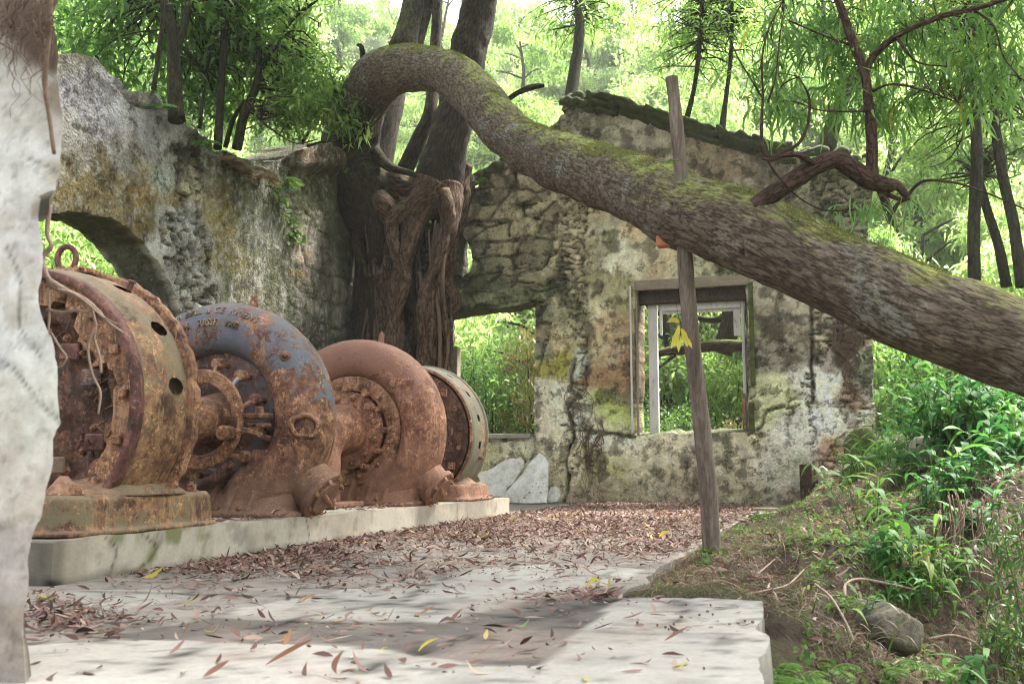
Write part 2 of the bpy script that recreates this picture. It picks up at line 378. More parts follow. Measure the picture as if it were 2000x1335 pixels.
def bark(name, stops, moss=(.12, .15, .03), mossy=(.35, .75), lich=None, sc_=9, bd=.03, st=(1, 1, 1), fis=24):
    m, nt, b = nodes(name)
    at = N(nt, 'ShaderNodeAttribute', attribute_name='bk'); mp = N(nt, 'ShaderNodeMapping'); nt.links.new(at.outputs['Vector'], mp.inputs[0]); mp.inputs['Scale'].default_value = (1, 1, .27)
    wn_ = N(nt, 'ShaderNodeTexNoise', Scale=fis*.5, Detail=4); nt.links.new(mp.outputs[0], wn_.inputs[0])
    ad = N(nt, 'ShaderNodeMix', data_type='RGBA', blend_type='LINEAR_LIGHT'); ad.inputs[0].default_value = .035; nt.links.new(mp.outputs[0], ad.inputs[6]); nt.links.new(wn_.outputs[1], ad.inputs[7])
    v = N(nt, 'ShaderNodeTexVoronoi', Scale=fis, feature='DISTANCE_TO_EDGE'); nt.links.new(ad.outputs[2], v.inputs[0])
    v2 = N(nt, 'ShaderNodeTexVoronoi', Scale=fis*2.6, feature='DISTANCE_TO_EDGE'); nt.links.new(ad.outputs[2], v2.inputs[0])
    gn = N(nt, 'ShaderNodeTexNoise', Scale=fis*3, Detail=7, Roughness=.75); nt.links.new(mp.outputs[0], gn.inputs[0])
    f1 = N(nt, 'ShaderNodeTexNoise', Scale=fis*.62, Detail=4, Roughness=.55); nt.links.new(mp.outputs[0], f1.inputs[0]); f2 = N(nt, 'ShaderNodeTexNoise', Scale=fis*1.5, Detail=4, Roughness=.6); nt.links.new(ad.outputs[2], f2.inputs[0])
    crack = gray(nt, math_(nt, 'ADD', math_(nt, 'ABSOLUTE', math_(nt, 'SUBTRACT', f1.outputs[0], .5)), math_(nt, 'MULTIPLY', v.outputs[0], .12)), .0, .1); crack2 = gray(nt, math_(nt, 'ABSOLUTE', math_(nt, 'SUBTRACT', f2.outputs[0], .5)), .0, .09)
    n = tex(nt, sc_*.35, 8, .7, .5); n2 = gn.outputs[0]
    c = ramp(nt, mix(nt, .6, n, n2), stops); c = mix(nt, crack, tuple(.5*x for x in stops[0][1]), c); c = mix(nt, .25, c, mix(nt, 1.0, c, crack2, 'MULTIPLY'))
    if lich: c = mix(nt, math_(nt, 'MULTIPLY', gray(nt, mix(nt, .5, tex(nt, 2.5, 5, .6, seed=8), tex(nt, 30, 6, .8, seed=9)), lich[1]-.02, lich[1]+.03), math_(nt, 'MULTIPLY', crack, .6)), c, lich[0])
    if mossy:
        mm_ = up_mask(nt, mossy[0], mossy[1], 2.6, 1.0); c = mix(nt, math_(nt, 'MULTIPLY', mm_, ramp(nt, crack, [(0, (.35,)*3), (1, (1,)*3)])), c, mix(nt, gray(nt, tex(nt, 30, 7, .8, seed=5), .35, .65), moss, tuple(min(1, x*2.3) for x in moss)))
    nt.links.new(c, b.inputs['Base Color']); b.inputs['Roughness'].default_value = .95; b.inputs['Specular IOR Level'].default_value = .15
    bump(nt, b, mix(nt, .4, mix(nt, .3, crack, crack2), mix(nt, .5, n2, tex(nt, 50, 6, .8))), 1.0, bd); return m
M = {}
BLUE = ((.06, .07, .1), (.2, .215, .25))
M['rust_blue'] = rust('rust_blue_paint', paint=BLUE, pa=.5, pz=(1.3, .10), rough_bump=.8, dz=(.55, .9), dust=(.23, .14, .095), seed=1.0)
M['rust_orange'] = rust('rust_orange', base=((.09, .035, .024), (.25, .1, .055), (.42, .22, .13)), paint=((.19, .08, .055), (.3, .155, .11)), pa=.525, pz=(1.2, .2), rough_bump=.95, dz=(.75, .9), dust=(.25, .125, .08), seed=7.0)
M['rust_green'] = rust('rust_green_paint', base=((.09, .04, .025), (.25, .12, .06), (.36, .22, .11)), paint=((.11, .09, .05), (.24, .19, .11)), pa=.515, rough_bump=.7, dust=(.33, .24, .17), seed=13.0)
M['rust_olive'] = rust('rust_olive_paint', base=((.08, .035, .022), (.24, .11, .055), (.38, .22, .12)), paint=((.13, .115, .07), (.25, .19, .11)), pa=.535, rough_bump=.8, dust=(.36, .24, .16), seed=15.0)
M['rust_dark'] = rust('rust_dark', base=((.035, .018, .014), (.1, .045, .03), (.2, .1, .06)), rough_bump=.9, dust=(.2, .12, .085), seed=17.0)
M['rust_red'] = rust('rust_red', base=((.06, .022, .02), (.13, .05, .04), (.22, .1, .07)), rough_bump=.7, dust=(.24, .15, .12), seed=21.0)
M['rust_mid'] = rust('rust_mid', base=((.1, .045, .03), (.27, .12, .065), (.42, .24, .13)), rough_bump=1.0, dust=(.42, .28, .2), seed=25.0)
M['rust_cover'] = rust('rust_cover_plate', base=((.05, .03, .025), (.13, .07, .05), (.24, .13, .09)), paint=((.08, .09, .12), (.15, .165, .19)), pa=.545, rough_bump=.6, dust=(.26, .17, .12), dz=(.6, 1.5), seed=29.0)
M['grey_paint'] = rust('grey_paint_worn', base=((.12, .07, .04), (.26, .17, .1), (.33, .25, .16)), paint=((.12, .12, .085), (.24, .22, .165)), pa=.46, rough_bump=.5, dust=(.3, .27, .21), seed=33.0)
M['bare_steel'] = simple('bare_steel', [(.35, (.2, .19, .19)), (.65, (.45, .43, .42))], 20, .45, .2)
M['wall'] = vcol('plaster_and_stone', .55, 15, 1.0, .05, patchy=.95)
M['pier'] = vcol('pale_plaster', .22, 11, .7, .012)
M['floor'] = vcol('worn_concrete_floor', .22, 14, .45, .008)
M['plinth'] = vcol('cast_concrete', .2, 10, .5, .01)
M['soil'] = vcol('soil', .6, 26, 1.0, .04, .97)
M['bark'] = bark('fissured_bark', [(.3, (.08, .058, .042)), (.5, (.165, .125, .093)), (.72, (.28, .225, .175))], moss=(.15, .17, .04), mossy=(.5, 1.0), lich=((.28, .3, .27), .57), bd=.016, fis=36)
M['bark_dark'] = bark('dark_bark', [(.33, (.022, .016, .011)), (.55, (.07, .05, .034)), (.7, (.13, .1, .065))], moss=(.06, .075, .018), mossy=(.3, 1.1))
M['bark_red'] = bark('reddish_root_bark', [(.33, (.04, .023, .017)), (.5, (.15, .09, .06)), (.66, (.3, .21, .15))], moss=(.06, .065, .02), mossy=(.6, 1.3))
M['bark_thin'] = bark('branch_bark', [(.3, (.035, .022, .018)), (.55, (.1, .062, .048)), (.75, (.2, .15, .13))], mossy=None, lich=((.35, .33, .31), .62), sc_=16, bd=.006, fis=60)
M['bark_far'] = bark('sapling_bark', [(.3, (.02, .018, .01)), (.6, (.06, .052, .03)), (.8, (.12, .11, .06))], mossy=(.5, 1.3), sc_=10, bd=.01, fis=30)
M['root'] = simple('dry_root', [(.3, (.16, .1, .075)), (.7, (.42, .31, .25))], 25, .9, .4, .004, (1, 1, .4))
M['root_dark'] = simple('fine_dark_root', [(.3, (.07, .042, .03)), (.7, (.2, .13, .09))], 25, .9, .4, .004)
M['pole'] = simple('weathered_pole_wood', [(.36, (.05, .037, .03)), (.5, (.14, .105, .085)), (.64, (.26, .215, .185))], 14, .85, .7, .008, (1, 1, .12))
M['wood'] = simple('weathered_board_wood', [(.3, (.12, .09, .065)), (.55, (.26, .2, .15)), (.75, (.4, .34, .27))], 9, .85, .5, .006, (.3, 1, 1))
M['white_wood'] = simple('flaking_white_wood', [(.34, (.22, .18, .14)), (.44, (.52, .48, .46)), (.7, (.68, .65, .66))], 12, .7, .5, .006, (1, 1, .25))
M['white_stone'] = simple('white_slab_stone', [(.36, (.3, .28, .22)), (.46, (.6, .58, .52)), (.6, (.82, .81, .78))], 4, .7, .35, .006)
M['rock'] = simple('mossy_rock', [(.36, (.035, .038, .02)), (.5, (.11, .1, .075)), (.64, (.25, .22, .17))], 6, .92, 1.0, .03)
M['rock_green'] = simple('green_mossy_rock', [(.36, (.02, .024, .008)), (.5, (.07, .08, .02)), (.66, (.16, .15, .07))], 8, .95, 1.0, .03)
M['terracotta'] = simple('terracotta', [(.3, (.3, .1, .05)), (.7, (.52, .22, .12))], 10, .85, .3, .004)
M['coping'] = simple('mossy_coping_stone', [(.32, (.015, .018, .008)), (.5, (.05, .06, .018)), (.7, (.11, .12, .04))], 5, .96, 1.0, .04)
G1, G2, G3 = (.035, .075, .018), (.075, .15, .03), (.16, .25, .05)
M['leaf_bright'] = leafmat('bright_leaves', [(0, (.08, .15, .035)), (.5, (.16, .26, .07)), (1, (.3, .4, .14))], .5, tcol=1.6)
M['leaf_mid'] = leafmat('mid_green_leaves', [(0, (.04, .09, .025)), (.5, (.09, .18, .045)), (1, (.18, .29, .08))], .45)
M['leaf_dark'] = leafmat('dark_leaves', [(0, (.02, .05, .014)), (.5, (.05, .105, .025)), (1, (.1, .18, .04))], .38)
M['leaf_sickle'] = leafmat('sickle_leaves', [(0, (.07, .15, .045)), (.5, (.15, .27, .08)), (.97, (.19, .31, .09)), (1, (.45, .33, .03))], .45)
M['leaf_blue'] = leafmat('broad_blade_leaves', [(0, (.03, .12, .035)), (.5, (.065, .19, .055)), (1, (.15, .3, .07))], .4, rough=.55, spec=.22)
M['leaf_brown'] = leafmat('dried_hanging_leaves', [(0, (.09, .12, .03)), (.4, (.14, .16, .05)), (.75, (.22, .14, .07)), (1, (.3, .2, .12))], .35)
M['leaf_dead'] = leafmat('fallen_brown_leaves', [(0, (.05, .024, .02)), (.4, (.15, .072, .058)), (.8, (.28, .165, .14)), (.965, (.42, .32, .27)), (1, (.45, .36, .06))], .1, .7, 1.0)
M['leaf_yellow'] = leafmat('yellow_leaves', [(0, (.5, .36, .03)), (1, (.62, .54, .08))], .4, tcol=1.1)
M['leaf_tan'] = leafmat('tan_fallen_leaf', [(0, (.3, .13, .05)), (1, (.4, .22, .09))], .15)
M['leaf_rust'] = leafmat('russet_fallen_leaf', [(0, (.13, .05, .03)), (1, (.24, .11, .065))], .15)
M['fern'] = leafmat('fern_green', [(0, (.06, .13, .035)), (.9, (.17, .29, .07)), (1, (.3, .28, .1))], .42, rough=.6, spec=.2)
M['dead_fern'] = leafmat('dead_fern', [(0, (.12, .08, .045)), (1, (.28, .2, .12))], .2)
M['leaf_far'] = leafmat('painted_sun_far_leaves', [(0, (.11, .17, .06)), (.5, (.22, .3, .12)), (1, (.38, .44, .24))], .58, tcol=1.8)  # sunlight painted into the colour: raised tones imitate a backlit slope
M['moss'] = leafmat('trunk_moss', [(0, (.09, .095, .025)), (.6, (.18, .19, .06)), (1, (.27, .26, .1))], .2, .9)
M['hill'] = simple('hillside_cover', [(.3, (.03, .05, .015)), (.5, (.07, .11, .03)), (.7, (.16, .2, .06))], .8, 1.0, .6, .1)
M['plinth_stone'] = simple('grey_sill_stone', [(.3, (.2, .18, .14)), (.7, (.42, .39, .32))], 7, .9, .5, .01)
M['rust_letter'] = rust('rust_lettering', base=((.1, .06, .035), (.22, .14, .085), (.34, .25, .17)), rough_bump=.4, dust=(.45, .4, .36), seed=37.0)
M['leaf_green1'] = leafmat('single_green_leaf', [(0, (.1, .22, .05)), (1, (.2, .34, .1))], .3)
# ------------------------------------------------------------------ ground
def proj_np(P):
    q = P-np.array([0, 0, HC]); d = q@FWD; return 1000+F*(q@RGT)/d, 667.5-F*(q@UPV)/d
CP = []                                     # surveyed heights of the eroded bank: x, y, z
for px, py, Y in [(1400, 1100, 7.0), (1500, 1060, 8.2), (1600, 1035, 9.0), (1640, 965, 12), (1665, 880, 16.4), (1750, 905, 12.5), (1850, 885, 11), (1960, 880, 10.5),
                  (1700, 1010, 9.2), (1800, 985, 8.6), (1900, 965, 8.3), (2000, 935, 8.3), (1850, 1060, 7.6), (1950, 1060, 7.6), (1860, 1150, 7.2), (1850, 1260, 6.7),
                  (1950, 1260, 6.9), (1950, 1420, 6.4), (1600, 1150, 6.3), (1700, 1120, 6.5), (1780, 1110, 6.9), (1650, 1240, 5.5), (1600, 1330, 4.7), (1560, 1400, 4.0), (1780, 1250, 6.1),
                  (1800, 1340, 5.6), (1530, 1230, 5.0), (1520, 1190, 5.4), (1550, 1110, 6.6), (1800, 1450, 4.8), (1700, 1330, 5.0), (2040, 1200, 7.6), (2040, 1400, 7.0), (1600, 1000, 13.5)]:
    CP.append(atY(px, py, Y))
CP += [np.array(p, float) for p in [(-1.1, 5.5, -.04), (-1.1, 6.5, -.02), (-1.1, 8, -.02), (-1.1, 10, -.02), (-1.1, 12.3, -.02), (-.8, 14, 0), (-.5, 16, 0.02), (-.1, 18, .05), (-1.6, 7, -.12), (-1.6, 10, -.12), (-1.6, 13, -.12),
        (-.25, 4.8, -.16), (-.2, 3.8, -.2), (-.1, 3, -.35), (.5, 3.5, -.9), (1.2, 4, -1.3), (1.8, 5.5, -1.5), (2.2, 7, -1.4), (2.6, 8.4, -.6), (2.5, 10, .7), (2.2, 13, 1.0), (2.5, 17, 1.1), (1.0, 18, .95), (1.5, 15, .95), (-.9, 5.6, -.05), (-.7, 6.2, -.04),
        (-.4, 19.5, .3), (1, 20, .6)]]
CP = np.array(CP); _c = CP[:, :2]
def _k(r): return np.where(r > 0, r*r*np.log(r+1e-9), 0)
_A = _k(np.hypot(*(_c[:, None]-_c[None]).transpose(2, 0, 1)))+np.eye(len(CP))*.03; _Pm = np.c_[np.ones(len(CP)), _c]
_S = np.linalg.solve(np.block([[_A, _Pm], [_Pm.T, np.zeros((3, 3))]]), np.r_[CP[:, 2], 0, 0, 0])
def hgt(x, y, detail=True):
    x = np.atleast_1d(np.asarray(x, float)); y = np.atleast_1d(np.asarray(y, float)); sh = x.shape; x = x.ravel(); y = y.ravel()
    q = np.c_[x, y]; r = np.hypot(q[:, None, 0]-_c[None, :, 0], q[:, None, 1]-_c[None, :, 1])
    z1 = np.clip(_k(r)@_S[:len(CP)]+np.c_[np.ones(len(q)), q]@_S[len(CP):], -1.9, 1.3)
    m = sstep(-1.75, -1.2, x)*(1-sstep(3.2, 5.5, x))*sstep(1.2, 3.2, y)*(1-sstep(18.6, 20.5, y))
    p = np.c_[x*.25, y*.25, x*0]
    z0 = -.16+np.where(x > 0, np.minimum(1.1, np.maximum(0, y-9)*.12)*sstep(0, 3, x), 0)-1.5*sstep(.4, 1.8, x)*(1-sstep(6.5, 9, y))
    z0 = z0+.25*sstep(19, 24, y)*fbm(p, 4, 3)+.25*sstep(-9.6, -12, x)*(1+fbm(p, 9, 3))
    dd = np.maximum(0, y-26)*.72+np.maximum(0, x-9)*.38+np.maximum(0, -x-16)*.35
    z0 = z0+np.minimum(dd, 34+.05*dd)+sstep(0, 4, dd)*1.2*fbm(p*.6, 12, 4)
    z = z0*(1-m)+z1*m
    if detail:
        e = m*sstep(-1.15, -.7, x+sstep(10, 14, y)*0)
        e = np.maximum(e, .3*m)
        z = z+e*(.13*fbm(np.c_[x*2.2, y*2.2, z*2], 21, 4)-.12*sstep(.15, .5, fbm(np.c_[x*2.9, y*2.9, z*2], 23, 3))+.05*fbm(np.c_[x*8, y*8, z*8], 22, 4, .6))
    inn = np.maximum(sstep(-1.0, -1.25, x), sstep(-.2, -.42, x)*sstep(5.25, 5.0, y))*(y < 18.5)*(x > -9.2)
    z = np.where(inn > 0, np.minimum(z, z*(1-inn)-.14*inn), z)
    return z.reshape(sh)
def axis(parts):
    a = np.concatenate([np.linspace(s, e, n, endpoint=False) for s, e, n in parts]+[[parts[-1][1]]]); return a
xs = axis([(-420, -60, 24), (-60, -14, 30), (-14, -1.3, 30), (-1.3, 2.6, 110), (2.6, 8, 24), (8, 50, 34), (50, 420, 24)])
ys = axis([(-300, -10, 14), (-10, 2.6, 16), (2.6, 12, 200), (12, 19, 60), (19, 30, 28), (30, 90, 50), (90, 500, 30)])
GX, GY = np.meshgrid(xs, ys, indexing='ij'); GZ = hgt(GX, GY)
nx, ny = len(xs), len(ys); ii, jj = np.meshgrid(np.arange(nx-1), np.arange(ny-1), indexing='ij'); b0 = (ii*ny+jj).ravel()
GQ = np.stack([b0, b0+ny, b0+ny+1, b0+1], -1)
GV = np.c_[GX.ravel(), GY.ravel(), GZ.ravel()]
gs = np.gradient(GZ, axis=0)/np.gradient(GX, axis=0); gt = np.gradient(GZ, axis=1)/np.gradient(GY, axis=1); slope = np.hypot(gs, gt).ravel()
n_ = fbm(GV*1.3, 31, 4); n2_ = fbm(GV*5, 33, 4)
soilc = np.array([.07, .048, .034])*(1+.5*n_[:, None])+np.array([.04, .028, .018])*n2_[:, None]
lite = np.array([.16, .12, .09]); soilc = soilc+(lite-soilc)*(sstep(.75, 1.8, slope)*(.6+.4*n2_))[:, None]
green = np.array([.055, .085, .02]); gm = sstep(.1, .5, n_+.35*(1-sstep(.3, 1.0, slope))-.25)
far = sstep(19, 22, GV[:, 1])+sstep(-9.3, -10, GV[:, 0])+sstep(3, 6, GV[:, 0]); gm = np.clip(gm*.6+far*.75, 0, .9)
soilc = np.clip(soilc+(green-soilc)*gm[:, None], .012, .8)
ground = place('ground', GV, GQ, None, M['soil'], col=soilc); tag(ground, kind='structure')

# ------------------------------------------------------------------ slab-like grids with ragged outlines and openings (walls, floor)
def slab(name, fmap, outline, holes, cell, thick, disp, colf, mat, parent=None, kind=None, loc=None, nside=4, back=None, sidecol=.75, ragged=.03, seed=5):
    o = np.array(outline); u0, v0 = o.min(0)-cell; u1, v1 = o.max(0)+cell
    nu, nv = int((u1-u0)/cell)+2, int((v1-v0)/cell)+2
    U, Vv = np.meshgrid(u0+np.arange(nu)*cell, v0+np.arange(nv)*cell, indexing='ij')
    wu = ragged*fbm(np.c_[U.ravel()*4, Vv.ravel()*4, U.ravel()*0], seed, 4).reshape(U.shape); wv = ragged*fbm(np.c_[U.ravel()*4, Vv.ravel()*4, U.ravel()*0+7], seed, 4).reshape(U.shape)
    cu, cv = U[:-1, :-1]+cell/2, Vv[:-1, :-1]+cell/2; su, sv = cu+wu[:-1, :-1], cv+wv[:-1, :-1]
    K = in_poly(su.ravel(), sv.ravel(), outline)
    for h in holes: K &= ~in_poly(su.ravel(), sv.ravel(), h)
    K = K.reshape(cu.shape)
    ci, cj = np.nonzero(K); q = np.stack([ci*nv+cj, (ci+1)*nv+cj, (ci+1)*nv+cj+1, ci*nv+cj+1], -1)
    Kp = np.zeros((nu+1, nv+1), bool); Kp[1:nu, 1:nv] = K
    edges = []                              # boundary edges, walked with the slab on the left
    e = K & ~Kp[1:nu, 0:nv-1]; i, j = np.nonzero(e); edges.append(np.c_[i*nv+j, (i+1)*nv+j])
    e = K & ~Kp[2:nu+1, 1:nv]; i, j = np.nonzero(e); edges.append(np.c_[(i+1)*nv+j, (i+1)*nv+j+1])
    e = K & ~Kp[1:nu, 2:nv+1]; i, j = np.nonzero(e); edges.append(np.c_[(i+1)*nv+j+1, i*nv+j+1])
    e = K & ~Kp[0:nu-1, 1:nv]; i, j = np.nonzero(e); edges.append(np.c_[i*nv+j+1, i*nv+j])
    E = np.vstack(edges); bnd = np.unique(E); fu, fv = U.ravel().copy(), Vv.ravel().copy()
    bx, by, bd = seg_near(fu[bnd]+wu.ravel()[bnd], fv[bnd]+wv.ravel()[bnd], [outline]+list(holes)); ok = bd < cell*1.6
    fu[bnd[ok]] = bx[ok]-wu.ravel()[bnd][ok]; fv[bnd[ok]] = by[ok]-wv.ravel()[bnd][ok]
    used = np.unique(q); remap = np.full(nu*nv, -1); remap[used] = np.arange(len(used)); u, v = fu[used], fv[used]; n = len(used)
    d = disp(u, v); c = np.clip(colf(u, v, d), .008, .9)
    Vf = fmap(u, v, d); bu, bv = (u, v) if back is None else back(u, v)
    Vb = fmap(bu, bv, -thick+0*u); q = remap[q]; V = [Vf, Vb]; Q = [q, q[:, ::-1]+n]; Cc = [c, c*.8]
    sc_ = np.median(c[remap[bnd]], 0)*sidecol; rb = remap[bnd]; pos = np.full(n, -1); pos[rb] = np.arange(len(rb)); E = remap[E]; prev = rb; base = 2*n
    for k in range(1, nside+1):
        if k < nside:
            t = k/nside; P = Vf[rb]*(1-t)+Vb[rb]*t; P = P+ragged*.8*np.c_[fbm(P*3+1, 71, 3), fbm(P*3+2, 72, 3), fbm(P*3+3, 73, 3)]*(.4 if thick < .2 else 1)
            V.append(P); Cc.append(np.clip((c[rb]*sidecol*.3+sc_*.7)*(1+.5*fbm(P*4, 75, 3)+.4*fbm(P*1.3, 76, 3))[:, None], .01, .9)); cur = base+np.arange(len(rb)); base += len(rb)
        else: cur = rb+n
        a, b = pos[E[:, 0]], pos[E[:, 1]]; Q.append(np.stack([prev[b], prev[a], cur[a], cur[b]], -1)); prev = cur
    ob = place(name, np.vstack(V), np.vstack(Q), None, mat, parent, loc, True, np.vstack(Cc))
    ob.data.set_sharp_from_angle(angle=math.radians(60))
    return tag(ob, kind=kind)
def blotch(px, py, pts, warp, P, seed):
    px = px+warp*fbm(P*1.4, seed, 4); py = py+warp*fbm(P*1.4+9, seed+1, 4); W = 1e-6; A = 0
    for x, y, r, c in pts:
        w = np.exp(-((px-x)**2+(py-y)**2)/(r*r)*2.2)+1e-5*np.exp(-np.hypot(px-x, py-y)/60); W = W+w; A = A+w[:, None]*np.array(c)
    return A/(W if np.isscalar(W) else W[:, None])
def near_line(px, py, lines):
    d = np.full(px.shape, 1e9)
    for ln in lines:
        for (x0, y0), (x1, y1) in zip(ln[:-1], ln[1:]):
            L = (x1-x0)**2+(y1-y0)**2; t = np.clip(((px-x0)*(x1-x0)+(py-y0)*(y1-y0))/L, 0, 1)
            d = np.minimum(d, np.hypot(px-x0-t*(x1-x0), py-y0-t*(y1-y0)))
    return d

# ------------------------------------------------------------------ floor of the ruin
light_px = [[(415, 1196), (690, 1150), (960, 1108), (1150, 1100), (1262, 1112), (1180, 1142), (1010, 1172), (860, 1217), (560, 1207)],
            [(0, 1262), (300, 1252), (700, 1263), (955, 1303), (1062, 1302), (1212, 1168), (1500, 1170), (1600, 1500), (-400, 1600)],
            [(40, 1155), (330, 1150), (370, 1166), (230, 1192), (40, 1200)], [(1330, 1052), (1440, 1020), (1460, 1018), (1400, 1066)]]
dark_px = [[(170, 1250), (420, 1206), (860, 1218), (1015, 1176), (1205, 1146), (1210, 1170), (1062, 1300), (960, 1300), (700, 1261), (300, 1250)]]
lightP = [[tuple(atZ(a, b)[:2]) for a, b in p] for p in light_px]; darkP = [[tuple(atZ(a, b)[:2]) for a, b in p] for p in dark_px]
def fl_disp(u, v):
    P = np.c_[u, v, u*0]; d = .006*fbm(P*3, 41, 4); wu, wv = u+.03*fbm(P*3, 42, 3), v+.03*fbm(P*3+5, 42, 3)
    for p in lightP: d = d+.006*in_poly(wu, wv, p)
    c = near_line(u, v, [[(-1.0, 5.08), (-1.3, 4.2), (-1.45, 3.0)], [(-.95, 3.95), (-.6, 4.0), (-.3, 3.95)]]); d = d-.012*np.exp(-(c/.012)**2); return d
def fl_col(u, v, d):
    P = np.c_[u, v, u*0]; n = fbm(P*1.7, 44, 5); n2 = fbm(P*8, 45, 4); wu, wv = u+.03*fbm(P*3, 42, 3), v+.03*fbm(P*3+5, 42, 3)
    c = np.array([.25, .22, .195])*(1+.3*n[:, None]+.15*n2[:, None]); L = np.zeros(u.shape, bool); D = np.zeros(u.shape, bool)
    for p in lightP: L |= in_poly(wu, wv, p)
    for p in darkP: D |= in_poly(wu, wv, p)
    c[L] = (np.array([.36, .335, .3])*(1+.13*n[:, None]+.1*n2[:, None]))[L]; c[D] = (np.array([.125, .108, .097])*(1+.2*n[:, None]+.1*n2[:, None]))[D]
    c = c*(1-.45*sstep(.3, .42, fbm(P*13, 48, 4)))[:, None]*(1-.3*sstep(.1, .5, fbm(P*4.5, 49, 5, .6)))[:, None]
    ck = near_line(u+.03*fbm(P*4, 38, 3), v+.03*fbm(P*4+3, 39, 3), [[(-1.0, 5.08), (-1.3, 4.2), (-1.45, 3.0)], [(-.98, 3.95), (-.6, 4.0), (-.3, 3.95)], [(-3.9, 4.4), (-2.6, 4.6), (-1.35, 4.3)], [(-2.2, 5.6), (-2.0, 4.6), (-2.3, 3.6), (-2.1, 2.8)], [(-.75, 5.05), (-.6, 4.5), (-.75, 4.0)], [(-3.4, 7), (-1.2, 6.6)]]); c = c*(1-.6*np.exp(-(ck/.012)**2)-.25*np.exp(-(ck/.06)**2))[:, None]
    s = sstep(.1, .45, fbm(P*2.6, 47, 4))*.5; return c+(np.array([.3, .24, .2])-c)*s[:, None]
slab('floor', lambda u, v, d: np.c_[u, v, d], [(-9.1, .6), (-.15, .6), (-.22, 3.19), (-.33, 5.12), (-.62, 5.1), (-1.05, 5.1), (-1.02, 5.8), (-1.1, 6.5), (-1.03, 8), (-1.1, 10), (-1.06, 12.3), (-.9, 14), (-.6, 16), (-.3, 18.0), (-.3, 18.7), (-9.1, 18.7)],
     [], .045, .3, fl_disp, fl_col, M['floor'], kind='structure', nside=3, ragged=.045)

# ------------------------------------------------------------------ back wall (gable)
YB = 18.2
def BW(px, py): p = atY(px, py, YB); return (p[0], p[2])
def poly(pts, f): return [f(a, b) for a, b in pts]
out_b = poly([(640, 1060), (640, 500), (760, 420), (862, 440), (868, 418), (888, 385), (905, 372), (930, 368), (940, 350), (958, 330), (985, 315), (1010, 302), (1040, 275), (1085, 240), (1095, 222), (1125, 205), (1160, 196),
              (1200, 206), (1260, 222), (1330, 246), (1420, 270), (1500, 288), (1560, 306), (1620, 312), (1700, 330), (1712, 345), (1704, 380), (1694, 420), (1697, 470), (1702, 540), (1704, 640), (1707, 790), (1708, 1060)], BW)
door_b = poly([(866, 616), (935, 606), (1000, 600), (1046, 585), (1044, 700), (1044, 852), (1000, 850), (930, 852), (866, 856)], BW)
hole_b = poly([(893, 452), (905, 455), (912, 470), (922, 492), (925, 512), (917, 532), (903, 541), (893, 530)], BW)
win_b = poly([(1241, 560), (1457, 548), (1464, 842), (1236, 850)], BW)
plas = [[(1146, 418), (1168, 412), (1178, 388), (1205, 400), (1225, 392), (1090, 250), (1120, 215), (1200, 200), (1720, 320), (1585, 345), (1582, 600), (1584, 690), (1572, 720), (1560, 758), (1572, 790), (1588, 840), (1598, 900), (1600, 1060),
          (1090, 1060), (1110, 960), (1120, 905), (1125, 860), (1150, 838), (1125, 800), (1142, 760), (1150, 700), (1150, 600), (1142, 520)],
        [(1092, 576), (1106, 592), (1112, 640), (1122, 668), (1134, 702), (1130, 738), (1112, 752), (1100, 788), (1094, 826), (1108, 872), (1106, 930), (1090, 1060), (900, 1060), (900, 862), (1046, 862), (1049, 780), (1058, 706), (1076, 650)],
        [(1592, 722), (1612, 700), (1622, 672), (1636, 705), (1648, 742), (1640, 790), (1650, 842), (1622, 868), (1600, 900), (1596, 860), (1592, 800)]]
plasP = [poly(p, BW) for p in plas]
peel = [poly(p, BW) for p in [[(1140, 855), (1160, 842), (1180, 862), (1172, 880), (1160, 930), (1150, 960), (1140, 900)], [(1540, 775), (1560, 760), (1570, 772), (1556, 800), (1545, 830), (1530, 842), (1536, 800)],
        [(1578, 780), (1590, 770), (1592, 850), (1598, 990), (1590, 995), (1584, 880)], [(1265, 440), (1290, 425), (1300, 448), (1280, 470)], [(1455, 840), (1480, 832), (1492, 846), (1470, 870)], [(1462, 752), (1474, 748), (1478, 772), (1464, 780)]]]
cracksB = [[(1122, 700), (1112, 760), (1130, 770), (1108, 800), (1120, 850), (1106, 905), (1112, 940), (1100, 985)], [(1150, 840), (1140, 870), (1150, 900)], [(1480, 840), (1500, 800), (1530, 790)], [(1240, 850), (1180, 846), (1130, 838)], [(1584, 590), (1586, 780)]]
def masonry(u, z, bu, bz, seed, jit=.75):
    P = np.c_[u, z, u*0]; zz = z/bz+.35*fbm(P*1.3, seed+3, 3); row = np.floor(zz); uu = u/bu+.5*(row % 2)+.35*fbm(P*1.2, seed+4, 3)
    f1, f2, cid = voro(uu, zz, seed, jit); e = sstep(.01, .2, f2-f1+.05*fbm(P*7, seed+8, 3)); return e, cid
def bk_common(u, z):
    P = np.c_[u, z, u*0]; px, py = proj_np(np.c_[u, u*0+YB, z]); wu, wz = u+.07*fbm(P*3, 51, 4), z+.07*fbm(P*3+4, 52, 4)
    m = np.zeros(u.shape, bool)
    for p in plasP: m |= in_poly(wu, wz, p)
    for p in peel: m &= ~in_poly(u+.04*fbm(P*5, 53, 3), z+.04*fbm(P*5+4, 54, 3), p)
    rub = sstep(1075, 1095, px+20*fbm(P*2, 55, 2)); e1, c1 = masonry(u, z, .62, .34, 61); e2, c2 = masonry(u, z, .26, .13, 62, .9)
    return P, px, py, m, e1*(1-rub)+e2*rub, np.where(rub > .5, c2, c1)
